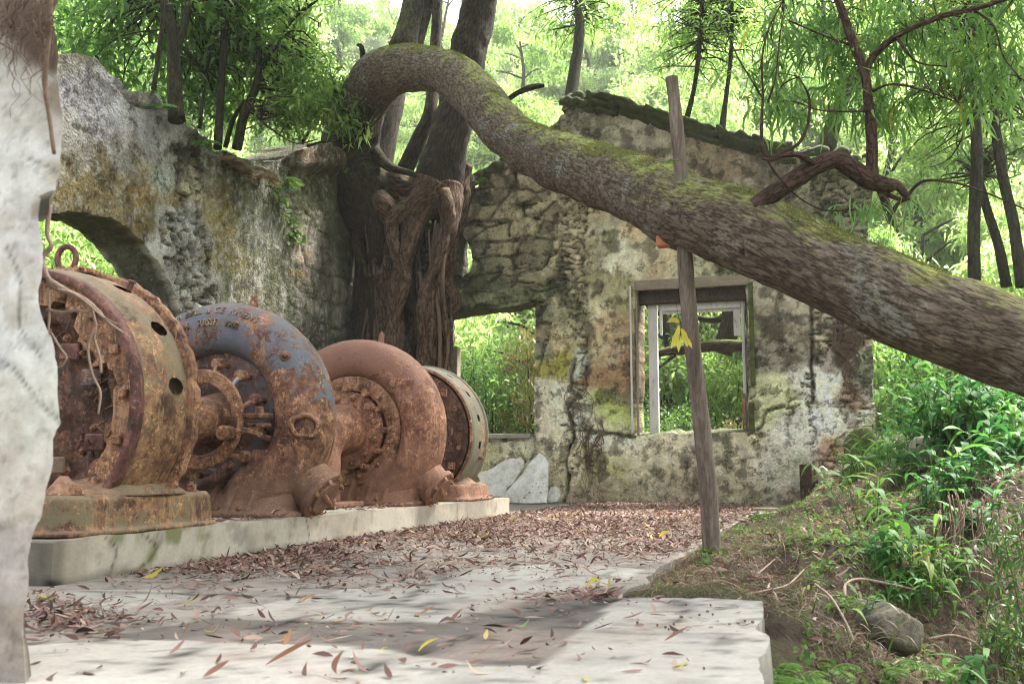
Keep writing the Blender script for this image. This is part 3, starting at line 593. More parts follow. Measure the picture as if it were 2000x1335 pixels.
def bk_disp(u, z):
    P, px, py, m, e, c = bk_common(u, z); n = fbm(P*2.2, 56, 4); f = fbm(P*11, 57, 4, .6)
    dm = -.06+.035*e+.05*c*e+.03*f+.035*n+.02*sstep(.1, .4, fbm(P*4, 50, 3)); low = sstep(870, 900, py+20*n)*(px > 1130)
    pit = sstep(.05, .3, fbm(P*5.5, 58, 4))*(.010+.022*low)
    dp = .02+.014*n+.004*f-pit; d = np.where(m, dp, dm)
    cr = near_line(px+5*fbm(P*5, 59, 3), py+5*fbm(P*5+3, 59, 3), cracksB); d = d-.09*np.exp(-(cr/3.2)**2)
    lint = sstep(545, 560, py)*(1-sstep(1050, 1062, px))*(px < 1062)*(py < 640); d = np.where(lint > .5, .02+.015*f, d); return d
BPT = [(800, 500, 70, (.03, .025, .02)), (800, 640, 70, (.03, .025, .02)), (840, 420, 40, (.04, .03, .022)), (860, 700, 25, (.05, .04, .03)), (950, 430, 70, (.2, .17, .12)), (1010, 480, 60, (.24, .21, .14)), (950, 560, 45, (.16, .165, .1)), (1010, 575, 45, (.12, .13, .07)), (1110, 450, 40, (.33, .28, .19)), (1115, 620, 40, (.27, .25, .16)), (1000, 350, 50, (.2, .165, .12)), (930, 480, 30, (.17, .15, .12)),  # near-black points paint the deep shade in the gaps between the roots
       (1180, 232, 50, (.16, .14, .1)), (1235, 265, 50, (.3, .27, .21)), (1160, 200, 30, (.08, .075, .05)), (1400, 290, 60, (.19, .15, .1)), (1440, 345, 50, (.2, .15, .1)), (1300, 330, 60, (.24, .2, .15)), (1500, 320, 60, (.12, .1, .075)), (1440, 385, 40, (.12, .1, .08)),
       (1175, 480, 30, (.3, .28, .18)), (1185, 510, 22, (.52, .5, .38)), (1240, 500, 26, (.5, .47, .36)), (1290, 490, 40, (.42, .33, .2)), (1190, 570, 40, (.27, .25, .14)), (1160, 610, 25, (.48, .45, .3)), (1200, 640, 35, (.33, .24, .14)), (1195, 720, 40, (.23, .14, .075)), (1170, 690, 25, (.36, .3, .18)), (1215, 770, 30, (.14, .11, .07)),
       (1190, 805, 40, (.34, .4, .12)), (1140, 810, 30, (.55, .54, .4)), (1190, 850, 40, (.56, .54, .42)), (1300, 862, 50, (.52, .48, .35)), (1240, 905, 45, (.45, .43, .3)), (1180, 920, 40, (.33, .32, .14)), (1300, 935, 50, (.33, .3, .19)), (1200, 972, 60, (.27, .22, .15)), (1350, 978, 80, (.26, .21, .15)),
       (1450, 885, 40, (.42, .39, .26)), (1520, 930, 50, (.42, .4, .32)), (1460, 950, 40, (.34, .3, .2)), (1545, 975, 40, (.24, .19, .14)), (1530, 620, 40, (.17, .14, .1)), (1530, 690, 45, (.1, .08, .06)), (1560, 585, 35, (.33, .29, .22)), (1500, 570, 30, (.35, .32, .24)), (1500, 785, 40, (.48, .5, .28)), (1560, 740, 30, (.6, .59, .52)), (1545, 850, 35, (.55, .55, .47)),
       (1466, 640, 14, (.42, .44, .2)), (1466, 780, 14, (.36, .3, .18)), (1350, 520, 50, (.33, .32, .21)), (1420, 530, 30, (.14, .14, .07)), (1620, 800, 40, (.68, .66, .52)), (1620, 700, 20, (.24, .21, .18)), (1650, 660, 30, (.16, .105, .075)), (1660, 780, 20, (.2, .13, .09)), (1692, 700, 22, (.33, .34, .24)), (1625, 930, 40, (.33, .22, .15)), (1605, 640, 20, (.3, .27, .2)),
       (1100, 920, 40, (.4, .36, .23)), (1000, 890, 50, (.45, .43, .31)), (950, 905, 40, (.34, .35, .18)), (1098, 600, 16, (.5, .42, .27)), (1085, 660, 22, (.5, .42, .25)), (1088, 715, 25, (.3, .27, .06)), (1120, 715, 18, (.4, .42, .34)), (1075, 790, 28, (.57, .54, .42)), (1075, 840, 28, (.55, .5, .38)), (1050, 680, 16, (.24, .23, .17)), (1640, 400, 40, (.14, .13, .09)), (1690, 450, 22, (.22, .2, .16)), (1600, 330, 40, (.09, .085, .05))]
def bk_col(u, z, d):
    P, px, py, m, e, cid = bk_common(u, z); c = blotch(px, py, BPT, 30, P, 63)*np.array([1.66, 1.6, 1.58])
    st = fbm(np.c_[u*7, z*.9, u*0], 64, 4); sp = fbm(P*9, 65, 4, .65); b = fbm(P*2.3, 66, 4)
    c = c*(1+.35*st+.4*sp+.2*b)[:, None]
    pl = m & (sp > .12) & (b > -.2); c[pl] = (c*.55+np.array([.33, .31, .24])*.7)[pl]
    dk = sstep(.14, .3, fbm(P*4, 67, 5, .6)); c = c*(1-.6*dk)[:, None]
    mo = (1-m)*(.5+.5*cid); c = np.where(m[:, None], c, c*(.5+.85*cid)[:, None]*(.42+.58*e)[:, None])
    gr = sstep(.2, .45, fbm(P*1.9+4, 68, 4))*sstep(500, 900, py)*.28; c = c+(np.array([.24, .28, .1])-c)*gr[:, None]
    cr = near_line(px+5*fbm(P*5, 59, 3), py+5*fbm(P*5+3, 59, 3), cracksB); return c*(1-.7*np.exp(-(cr/3.5)**2))[:, None]
wc = np.array(BW(1350, 700))
def bk_back(u, z):
    s = ((u > BW(1225, 700)[0]) & (u < BW(1480, 700)[0]) & (z > BW(1300, 870)[1]) & (z < BW(1300, 535)[1])); k = .08*s
    return u+(wc[0]-u)*k, z+(wc[1]-z)*k*.8
backwall = thing('gable_wall', (-4.1, YB, 0), 'tall ruined gable wall of peeling plaster and rubble with a window opening, doorway and mossy sloping top', 'wall')
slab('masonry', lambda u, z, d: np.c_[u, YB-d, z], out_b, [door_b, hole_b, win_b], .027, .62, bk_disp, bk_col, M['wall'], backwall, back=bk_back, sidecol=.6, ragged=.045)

# window joinery in the gable wall
YF = YB+.42
def WF(px, py, Y=YF): p = atY(px, py, Y); return p
win = thing('window_frame', WF(1350, 845), 'flaking white wooden window frame without glass in the peeling gable wall', 'window frame')
win.parent = backwall; win.location = np.array(win.location)-org(backwall)
for k_ in ('label', 'category'):
    if k_ in win: del win[k_]
def bar(name, a, b, th, dp, mat, parent, Y, e=.008):
    a, b = WF(*a, Y), WF(*b, Y); m = MB(); m.box((min(a[0], b[0]), Y-dp/2, min(a[2], b[2])), (max(a[0], b[0]), Y+dp/2, max(a[2], b[2])), e); return m.build(name, mat, parent)
bar('jamb', (1266, 592), (1288, 848), 0, .12, M['white_wood'], win, YF); bar('jamb', (1447, 580), (1461, 846), 0, .12, M['white_wood'], win, YF)
bar('head', (1289, 584), (1446, 601), 0, .12, M['white_wood'], win, YF)
bar('stop_bead', (1288.6, 602), (1294, 655), 0, .05, M['white_wood'], win, YF+.04); bar('stop_bead', (1432, 602), (1446.5, 655), 0, .05, M['white_wood'], win, YF+.04)
bar('head_bead', (1294.5, 602), (1431.5, 607), 0, .05, M['white_wood'], win, YF+.04)
bar('broken_casement', (1449, 768), (1458, 838), 0, .05, M['rust_mid'], win, YF-.12)
YT = YB-.035
bar('architrave', (1229, 558), (1237, 846), 0, .05, M['white_wood'], win, YT); bar('shutter_post', (1240.5, 566), (1249, 850), 0, .06, M['wood'], win, YB+.05)
bar('head_casing', (1239, 549), (1462, 556), 0, .08, M['wood'], win, YT)
bar('lintel', (1244, 570), (1462, 585), 0, .2, M['bark_thin'], win, YB+.28)
stt = bar('quoin_trim', (1461, 552), (1476, 752), 0, .09, M['rock_green'], backwall, YB-.05); bar('quoin_trim', (1462, 785), (1474, 842), 0, .08, M['rock_green'], backwall, YB-.05)
# coping stones of the gable
m = MB(); cop = [(1150, 190), (1200, 197), (1262, 216), (1330, 238), (1400, 259), (1470, 277), (1548, 293)]
for k, ((x0, y0), (x1, y1)) in enumerate(zip(cop[:-1], cop[1:])):
    for row, (dy, hh, ex) in enumerate(((0, 11, .1), (9, 13, .02), (20, 9, -.04))):
        a, b = WF(x0+2+row*5, y0+dy, YB-.1), WF(x1-1+row*4, y1+dy, YB-.1); pts = [a*(1-t)+b*t+np.array([0, 0, .03*random.uniform(-1, 1)]) for t in (0, .33, .66, 1)]
        R, _, _ = sweep(pts, .11, 12, .05, .05, 7, 80+k+row*9); ctr = R.mean(1, keepdims=True); R = ctr+(R-ctr)*np.array([1, 4.2 if row < 2 else 3.2, hh/11*.75]); R[..., 1] += .25-ex; m.ringsweep(R)
m.build('coping', M['coping'], backwall, smooth=True)
m = MB()
for k in range(46):                          # loose rubble along the broken tops
    px_, py_ = random.choice([(random.uniform(1560, 1705), random.uniform(296, 330)), (random.uniform(1090, 1165), random.uniform(188, 222)), (random.uniform(900, 1010), random.uniform(305, 370))])
    if px_ < 1050: py_ = 372-(px_-900)*.62+random.uniform(-6, 6)
    c = WF(px_, py_, YB+random.uniform(-.02, .5)); rr = random.uniform(.07, .19); R, _, _ = sweep([c-np.array([rr, 0, 0]), c+np.array([rr*.3, 0, .02]), c+np.array([rr, 0, 0])], [rr*.35, rr*.7, rr*.3], 9, .05, .05, 7, k); m.ringsweep(R)
m.build('loose_rubble', M['coping'], backwall, smooth=True)
bar('broken_mullion', (876, 678), (896, 745), 0, .2, M['wood'], backwall, YB+.1)
bar('doorway_sill', (930, 848), (1044, 856), 0, .66, M['plinth_stone'], backwall, YB+.26)
bar('corner_post', (1691, 652), (1706, 782), 0, .25, M['white_stone'], backwall, YB+.62)
# exposed fine roots clinging to the broken plaster
def rootlet(mm, px0, py0, px1, py1, Y, r0, n=5, wob=12, sg=5):
    pts = []
    for k in range(n+1):
        t = k/n; pts.append(atY(px0+(px1-px0)*t+random.uniform(-wob, wob)*(0 < t), py0+(py1-py0)*t+random.uniform(-wob, wob)*.5, Y-random.uniform(0, .04)))
    mm.tube(pts, [r0*(1-.7*k/n) for k in range(n+1)], sg, .08)
m = MB()
for k in range(22): rootlet(m, random.uniform(1130, 1175), random.uniform(820, 880), random.uniform(1140, 1185), random.uniform(900, 990), YB-.03, random.uniform(.003, .009), 6, 16)
for k in range(14): rootlet(m, random.uniform(1110, 1150), random.uniform(720, 790), random.uniform(1110, 1170), random.uniform(790, 860), YB-.02, random.uniform(.003, .008), 6, 16)
o = m.build('wall_roots', M['root_dark'], None, tuple(WF(1155, 870, YB-.05)), smooth=True); tag(o, 'tangle of thin brown roots creeping down the crack left of the window', 'roots')
m = MB()
for k in range(34): rootlet(m, random.uniform(1612, 1680), random.uniform(625, 680), random.uniform(1640, 1680), random.uniform(690, 800), YB-.03, random.uniform(.004, .014), 7, 14)
o = m.build('wall_roots', M['root_dark'], None, tuple(WF(1660, 850, YB-.06)), smooth=True); tag(o, 'matted reddish roots hanging over the broken right end of the gable wall', 'roots')

# ------------------------------------------------------------------ left wall with the arch
XL = -8.8
def LW(px, py): p = atX(px, py, XL); return (p[1], p[2])
out_l = [(4.0, -.3), (4.0, 6.3)]+poly([(60, 80), (100, 108), (150, 104), (190, 112), (212, 138), (246, 172), (300, 180), (326, 205), (350, 236), (386, 254), (420, 290), (450, 300), (520, 320), (546, 316), (556, 300), (585, 286), (625, 280), (655, 300), (690, 330)], LW)+[(18.3, 5.6), (18.3, -.3)]
arch = poly([(365, 1010), (366, 680), (358, 620), (345, 580), (320, 530), (290, 487), (255, 452), (215, 427), (165, 414), (100, 420), (20, 446), (-60, 520), (-90, 640), (-90, 1060)], LW)
LPT = [(735, 520, 26, (.035, .03, .022)), (740, 650, 26, (.035, .03, .022)), (180, 180, 45, (.3, .28, .31)), (230, 230, 45, (.36, .34, .38)), (290, 250, 40, (.28, .26, .27)), (150, 260, 25, (.28, .25, .23)), (260, 195, 25, (.17, .14, .11)), (240, 290, 35, (.32, .27, .25)), (160, 130, 35, (.17, .15, .12)), (160, 310, 35, (.16, .13, .085)), (170, 350, 50, (.22, .16, .07)), (165, 300, 14, (.36, .35, .38)), (260, 375, 55, (.24, .17, .07)), (240, 330, 25, (.33, .31, .3)),  # leading dark points continue the painted root-gap shade into the corner
       (300, 420, 45, (.22, .16, .06)), (320, 345, 25, (.34, .37, .34)), (320, 480, 20, (.4, .39, .37)), (340, 420, 30, (.36, .36, .37)), (392, 440, 35, (.34, .33, .31)), (385, 550, 45, (.34, .32, .29)), (350, 310, 25, (.2, .18, .16)), (372, 360, 25, (.3, .27, .2)), (345, 385, 14, (.27, .2, .09)), (430, 420, 35, (.22, .17, .06)), (440, 500, 35, (.18, .15, .06)), (470, 400, 25, (.13, .125, .08)), (515, 450, 40, (.17, .17, .12)),
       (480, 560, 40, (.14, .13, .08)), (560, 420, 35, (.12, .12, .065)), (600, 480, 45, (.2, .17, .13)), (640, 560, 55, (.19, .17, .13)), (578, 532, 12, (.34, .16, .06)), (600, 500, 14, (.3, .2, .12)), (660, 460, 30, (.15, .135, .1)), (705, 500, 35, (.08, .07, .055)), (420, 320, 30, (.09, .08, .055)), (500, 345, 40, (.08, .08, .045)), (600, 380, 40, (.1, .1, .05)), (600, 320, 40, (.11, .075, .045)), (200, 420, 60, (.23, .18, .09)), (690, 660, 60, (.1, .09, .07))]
expo = poly([(330, 290), (370, 260), (400, 330), (392, 400), (412, 470), (415, 560), (430, 640), (430, 1000), (366, 1000), (352, 590), (318, 500), (315, 440), (335, 400), (345, 340)], LW)
blk = poly([(560, 400), (700, 400), (760, 700), (540, 700), (565, 560)], LW)
def lf_common(u, z):
    P = np.c_[u, z, u*0]; px, py = proj_np(np.c_[u*0+XL, u, z]); wu, wz = u+.12*fbm(P*2.5, 81, 4), z+.12*fbm(P*2.5+4, 82, 4)
    ex = in_poly(wu, wz, expo); bl = in_poly(wu, wz, blk); top = z > 4.4; return P, px, py, ex, bl
def lf_disp(u, z):
    P, px, py, ex, bl = lf_common(u, z); f = fbm(P*9, 83, 4, .6); n = fbm(P*1.6, 84, 4); e, c = masonry(u, z, .3, .17, 85, .9); e2, c2 = masonry(u, z, .7, .42, 86)
    d = .03*n+.008*f-.02*sstep(.1, .35, fbm(P*4, 87, 4)); d = np.where(ex, -.09+.09*e*(.3+c)+.03*f, d); d = np.where(bl, -.01+.03*e2+.015*f+.02*n, d)
    d = d+.25*sstep(545, 570, px)*(1-sstep(650, 680, px))*sstep(345, 320, py)*1.0
    cr = near_line(px, py, [[(410, 380), (398, 430), (404, 480)], [(225, 160), (265, 205), (330, 215)], [(690, 420), (700, 560)]]); return d-.06*np.exp(-(cr/3)**2)
def lf_col(u, z, d):
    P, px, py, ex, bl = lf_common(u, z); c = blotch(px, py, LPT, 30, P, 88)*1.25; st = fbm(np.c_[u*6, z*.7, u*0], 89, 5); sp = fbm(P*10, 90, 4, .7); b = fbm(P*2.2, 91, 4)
    c = c*(1+.55*st+.35*sp+.25*b)[:, None]
    wh = sstep(.12, .3, sp+.35*st)*.6*(~ex); c = c+(np.array([.42, .41, .41])-c)*wh[:, None]*(px < 560)[:, None]
    wh2 = sstep(.22, .4, fbm(P*17, 94, 3))*.5*(~ex)*(px < 640); c = c+(np.array([.5, .49, .48])-c)*wh2[:, None]
    e, cid = masonry(u, z, .3, .17, 85, .9); e2, c2 = masonry(u, z, .7, .42, 86)
    c = np.where(ex[:, None], c*(.6+.6*cid)[:, None]*(.45+.55*e)[:, None], c); c = np.where(bl[:, None], c*(.75+.5*c2)[:, None]*(.6+.4*e2)[:, None], c)
    dk = sstep(.1, .4, fbm(P*3.1, 92, 5, .6)); c = c*(1-.4*dk)[:, None]
    mo = sstep(.0, .4, fbm(P*2+3, 93, 4))*sstep(400, 460, px)*.6; return c+(np.array([.07, .08, .03])-c)*mo[:, None]
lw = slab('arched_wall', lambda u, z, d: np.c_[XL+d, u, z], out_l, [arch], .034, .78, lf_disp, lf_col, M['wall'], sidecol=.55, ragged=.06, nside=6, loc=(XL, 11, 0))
tag(lw, 'long ruined wall on the left with a broken arch, ochre and grey stained plaster and an overgrown top', 'wall')

# ------------------------------------------------------------------ near pier at the left edge of the view
YP = 2.5
def PW(px, py): p = atY(px, py, YP); return (p[0], p[2])
out_p = poly([(-700, -250), (140, -250), (128, -60), (112, 0), (106, 40), (116, 100), (126, 190), (129, 330), (120, 383), (82, 386), (79, 430), (90, 480), (88, 520), (82, 570), (97, 650), (112, 690), (117, 760), (118, 822), (104, 850), (98, 920), (84, 1010), (62, 1090), (52, 1160), (38, 1230), (34, 1300), (30, 1420), (-700, 1420)], PW)
PPT = [(60, 40, 60, (.16, .11, .085)), (20, 100, 30, (.42, .36, .31)), (10, 160, 50, (.62, .58, .55)), (70, 230, 50, (.6, .56, .52)), (110, 200, 25, (.3, .24, .19)), (40, 320, 60, (.7, .68, .65)), (110, 340, 20, (.5, .45, .38)), (40, 500, 60, (.72, .7, .69)), (50, 650, 60, (.72, .71, .68)), (60, 800, 60, (.68, .66, .6)), (40, 950, 50, (.62, .58, .52)), (30, 1100, 50, (.5, .45, .42)), (10, 1250, 50, (.33, .28, .25)), (100, 420, 20, (.25, .19, .15))]
def p_disp(u, z):
    P = np.c_[u, z, u*0]; px, py = proj_np(np.c_[u, u*0+YP, z]); d = .02*fbm(P*3, 95, 4)+.006*fbm(P*14, 96, 4)
    d = d+.012*in_poly(u+.02*fbm(P*6, 97, 3), z+.02*fbm(P*6+3, 97, 3), poly([(-600, 220), (40, 180), (60, 210), (90, 330), (140, 350), (140, 384), (70, 386), (60, 1000), (-600, 1300)], PW))
    cr = near_line(px+4*fbm(P*9, 98, 3), py+4*fbm(P*9+2, 98, 3), [[(0, 700), (40, 730), (80, 790), (120, 822)], [(60, 310), (100, 330), (130, 360)]]); return d-.008*np.exp(-(cr/3)**2)
def p_col(u, z, d):
    P = np.c_[u, z, u*0]; px, py = proj_np(np.c_[u, u*0+YP, z]); c = blotch(px, py, PPT, 25, P, 99)*.8; n = fbm(P*5, 100, 4); c = c*(1+.14*n+.16*fbm(P*22, 101, 3))[:, None]
    bl = sstep(.0, .45, fbm(P*7, 102, 5, .6))*.5; c = c+(np.array([.36, .3, .24])-c)*bl[:, None]; c = c*(1-.3*sstep(.2, .5, fbm(P*34, 103, 4)))[:, None]; cr = near_line(px+4*fbm(P*9, 98, 3), py+4*fbm(P*9+2, 98, 3), [[(0, 700), (40, 730), (80, 790), (120, 822)], [(60, 310), (100, 330), (130, 360)], [(20, 480), (50, 560), (45, 640), (80, 700)]]); return c*(1-.55*np.exp(-(cr/3)**2))[:, None]
pier = slab('doorway_pier', lambda u, z, d: np.c_[u, YP-d, z], out_p, [], .013, .3, p_disp, p_col, M['pier'], back=lambda u, z: (u-.34, z), ragged=.05, loc=(-3.0, YP, 0))
tag(pier, 'pale broken plaster pier close by at the left edge with roots over its top', 'wall pier')
m = MB()
for k in range(46):
    x0 = random.uniform(-10, 112); rootlet(m, x0, random.uniform(-60, 60), x0+random.uniform(-30, 25), random.uniform(60, 150) if k < 34 else random.uniform(120, 260), YP-.03-random.uniform(0, .04), random.uniform(.001, .0035), 8, 16)
def rpx(mm, spec, Y, r0, r1, sg=8, amp=.25):
    pts = [atY(a, b, Y+(c[0] if c else 0)) for a, b, *c in spec]; n = len(pts); rr = [r0+(r1-r0)*k/(n-1) for k in range(n)]; mm.tube(pts, rr, sg, .02, amp*r1, 30, 7)
rpx(m, [(100, -40), (96, 60), (88, 160), (98, 240), (106, 300)], YP-.06, .009, .006)
o = m.build('hanging_roots', M['root_dark'], None, tuple(atY(60, 20, YP-.05)), smooth=True); tag(o, 'brown hairy roots draped over the top of the near plaster pier', 'roots')
m = MB(); Yr = 3.12
rpx(m, [(98, 400), (92, 455), (100, 480), (84, 500), (86, 525), (98, 550), (110, 562)], Yr, .008, .012)
rpx(m, [(96, 548), (130, 568), (165, 585), (190, 605), (210, 628), (245, 652)], Yr, .014, .004)
rpx(m, [(92, 604), (120, 610), (150, 606), (172, 610), (180, 600)], Yr, .006, .005)
rpx(m, [(180, 605), (187, 635), (184, 660), (190, 680), (196, 705), (197, 728)], Yr+.01, .006, .005)
rpx(m, [(186, 640), (173, 668), (174, 700), (182, 735), (196, 765), (192, 808)], Yr-.01, .006, .004)
rpx(m, [(95, 560), (96, 620), (94, 660), (106, 688), (100, 720)], Yr, .006, .003)
rpx(m, [(100, 650), (118, 680), (130, 697), (120, 715), (110, 716)], Yr, .005, .003)
rpx(m, [(172, 612), (166, 625), (162, 635)], Yr, .004, .002)
rpx(m, [(112, 566), (140, 572), (168, 590), (200, 618), (228, 632)], Yr-.02, .007, .003)
o = m.build('hanging_roots', M['root'], None, tuple(atY(95, 560, Yr)), smooth=True); tag(o, 'twisting bare roots hanging beside the near pier in front of the generator', 'roots')
# ------------------------------------------------------------------ plinth
XA, ZA = -5.0, 1.05                        # shaft line of the machine set
def pl_disp(u, v):
    P = np.c_[u, v, u*0]; return .004*fbm(P*3, 111, 4)+.003*fbm(P*14, 112, 3)-.006*np.exp(-((np.abs(u-6.03)+.01*fbm(P*5, 113, 2))/.006)**2)-.006*np.exp(-(np.abs(u-9.6)/.006)**2)
def pl_col(u, v, d):
    P = np.c_[u, v, u*0]; c = np.array([.4, .35, .285])*(1+.28*fbm(np.c_[u*1.2, v*3, u*0], 114, 4)+.18*fbm(np.c_[u*4, v*2.5, u*0], 115, 4))[:, None]
    lite = sstep(-.1, .3, fbm(np.c_[u*.9, v*2, u*0], 116, 3))*.4; c = c+(np.array([.58, .54, .46])-c)*lite[:, None]
    mo = (np.exp(-((u-5.72)/.22)**2)*sstep(.0, .14, v)+.8*np.exp(-((u-5.15)/.2)**2)*sstep(.12, .24, v)+.9*np.exp(-((u-5.45-.8*(v-.1))/.05)**2)+.7*np.exp(-((u-6.0)/.1)**2))*sstep(-.25, .3, fbm(P*9, 117, 4))
    c = c+(np.array([.16, .17, .06])-c)*np.clip(mo, 0, .85)[:, None]
    run = sstep(.1, .6, fbm(np.c_[u*4, v*1.6, u*0], 119, 4))*.2+sstep(.2, .45, fbm(P*6, 120, 5, .6))*.3; c = c*(1-np.clip(run, 0, .7))[:, None]; ck = near_line(u, v, [[(5.0, .25), (5.12, .16), (5.06, .0)], [(5.35, .24), (5.5, .14), (5.42, .06), (5.2, .0)], [(7.4, .25), (7.46, .1), (7.43, 0)], [(10.9, .25), (10.95, .0)]]); c = c*(1-.7*np.exp(-(ck/.008)**2))[:, None]
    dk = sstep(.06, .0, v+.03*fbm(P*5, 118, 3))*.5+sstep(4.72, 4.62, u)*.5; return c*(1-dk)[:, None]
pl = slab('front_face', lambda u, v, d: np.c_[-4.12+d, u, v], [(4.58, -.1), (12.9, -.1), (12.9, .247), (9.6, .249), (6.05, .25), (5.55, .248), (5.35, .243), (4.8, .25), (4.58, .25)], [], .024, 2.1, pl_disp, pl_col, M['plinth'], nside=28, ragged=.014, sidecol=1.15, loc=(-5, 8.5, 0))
pl.name = 'concrete_plinth'; tag(pl, 'long low concrete plinth with a green stained crack that carries the rusty machines', 'plinth')
# ------------------------------------------------------------------ machine helpers
def C(y): return (XA, y, ZA)
def ang(a): return math.cos(math.radians(a)), math.sin(math.radians(a))
def torus(c, R, ra, ry, seg=160, tseg=40, amp=.006, fr=9, seed=1, spiral=0.0, a0=0.0):
    a = np.arange(seg)/seg*2*np.pi; t = np.arange(tseg)/tseg*2*np.pi; A, T = np.meshgrid(a, t, indexing='ij')
    g = 1+spiral*(((-A+a0) % (2*np.pi))/(2*np.pi)-.5)
    ct, st = np.cos(T), np.sin(T); ct = np.sign(ct)*np.abs(ct)**.9; st = np.sign(st)*np.abs(st)**.85
    r = R+ra*g*ct; P = np.stack([c[0]+r*np.cos(A), c[1]+ry*g*st, c[2]+r*np.sin(A)], -1)
    n = fbm(P.reshape(-1, 3)*fr, seed, 4).reshape(A.shape)+.6*fbm(P.reshape(-1, 3)*35, seed+1, 3).reshape(A.shape)
    nrm = np.stack([ct*np.cos(A), st, ct*np.sin(A)], -1); P = P+nrm*(n*amp)[..., None]
    i, j = np.meshgrid(np.arange(seg), np.arange(tseg), indexing='ij'); i2, j2 = (i+1) % seg, (j+1) % tseg
    Q = np.stack([i*tseg+j, i2*tseg+j, i2*tseg+j2, i*tseg+j2], -1).reshape(-1, 4); return P.reshape(-1, 3), Q
def loft(mb, secs, n=10, amp=.008, seed=3, seg=44, e=4.0):
    """superellipse sections (cx, cy, z, hx, hy) joined smoothly"""
    S = catmull(np.array(secs, float), .035); t = np.arange(seg)/seg*2*np.pi; ct, st = np.cos(t), np.sin(t)
    kx, ky = np.sign(ct)*np.abs(ct)**(2/e), np.sign(st)*np.abs(st)**(2/e)
    R = np.stack([np.stack([s[0]+s[3]*kx, s[1]+s[4]*ky, s[2]+0*kx], -1) for s in S]); P = R.reshape(-1, 3)
    nn = fbm(P*8, seed, 4)+.7*fbm(P*30, seed+1, 3); d = np.c_[np.tile(kx, len(S)), np.tile(ky, len(S)), 0*nn]; P = P+d*(nn*amp)[:, None]
    mb.ringsweep(P.reshape(R.shape))
def ring(mb, y0, y1, r0, r1, c=None, amp=.004, seed=5, seg=120, bev=.012):
    c = c or C(0); mb.lathe([(r0, y0+bev), (r0+bev, y0), (r1-bev, y0), (r1, y0+bev), (r1, y1-bev), (r1-bev, y1), (r0+bev, y1), (r0, y1-bev)], c, seg, closed_prof=True, amp=amp, seed=seed)
def disc(mb, y, r0, r1, amp=.01, seed=5, seg=120, n=16):
    mb.lathe([(r0+(r1-r0)*k/n, y) for k in range(n+1)], C(0), seg, amp=0, seed=seed)

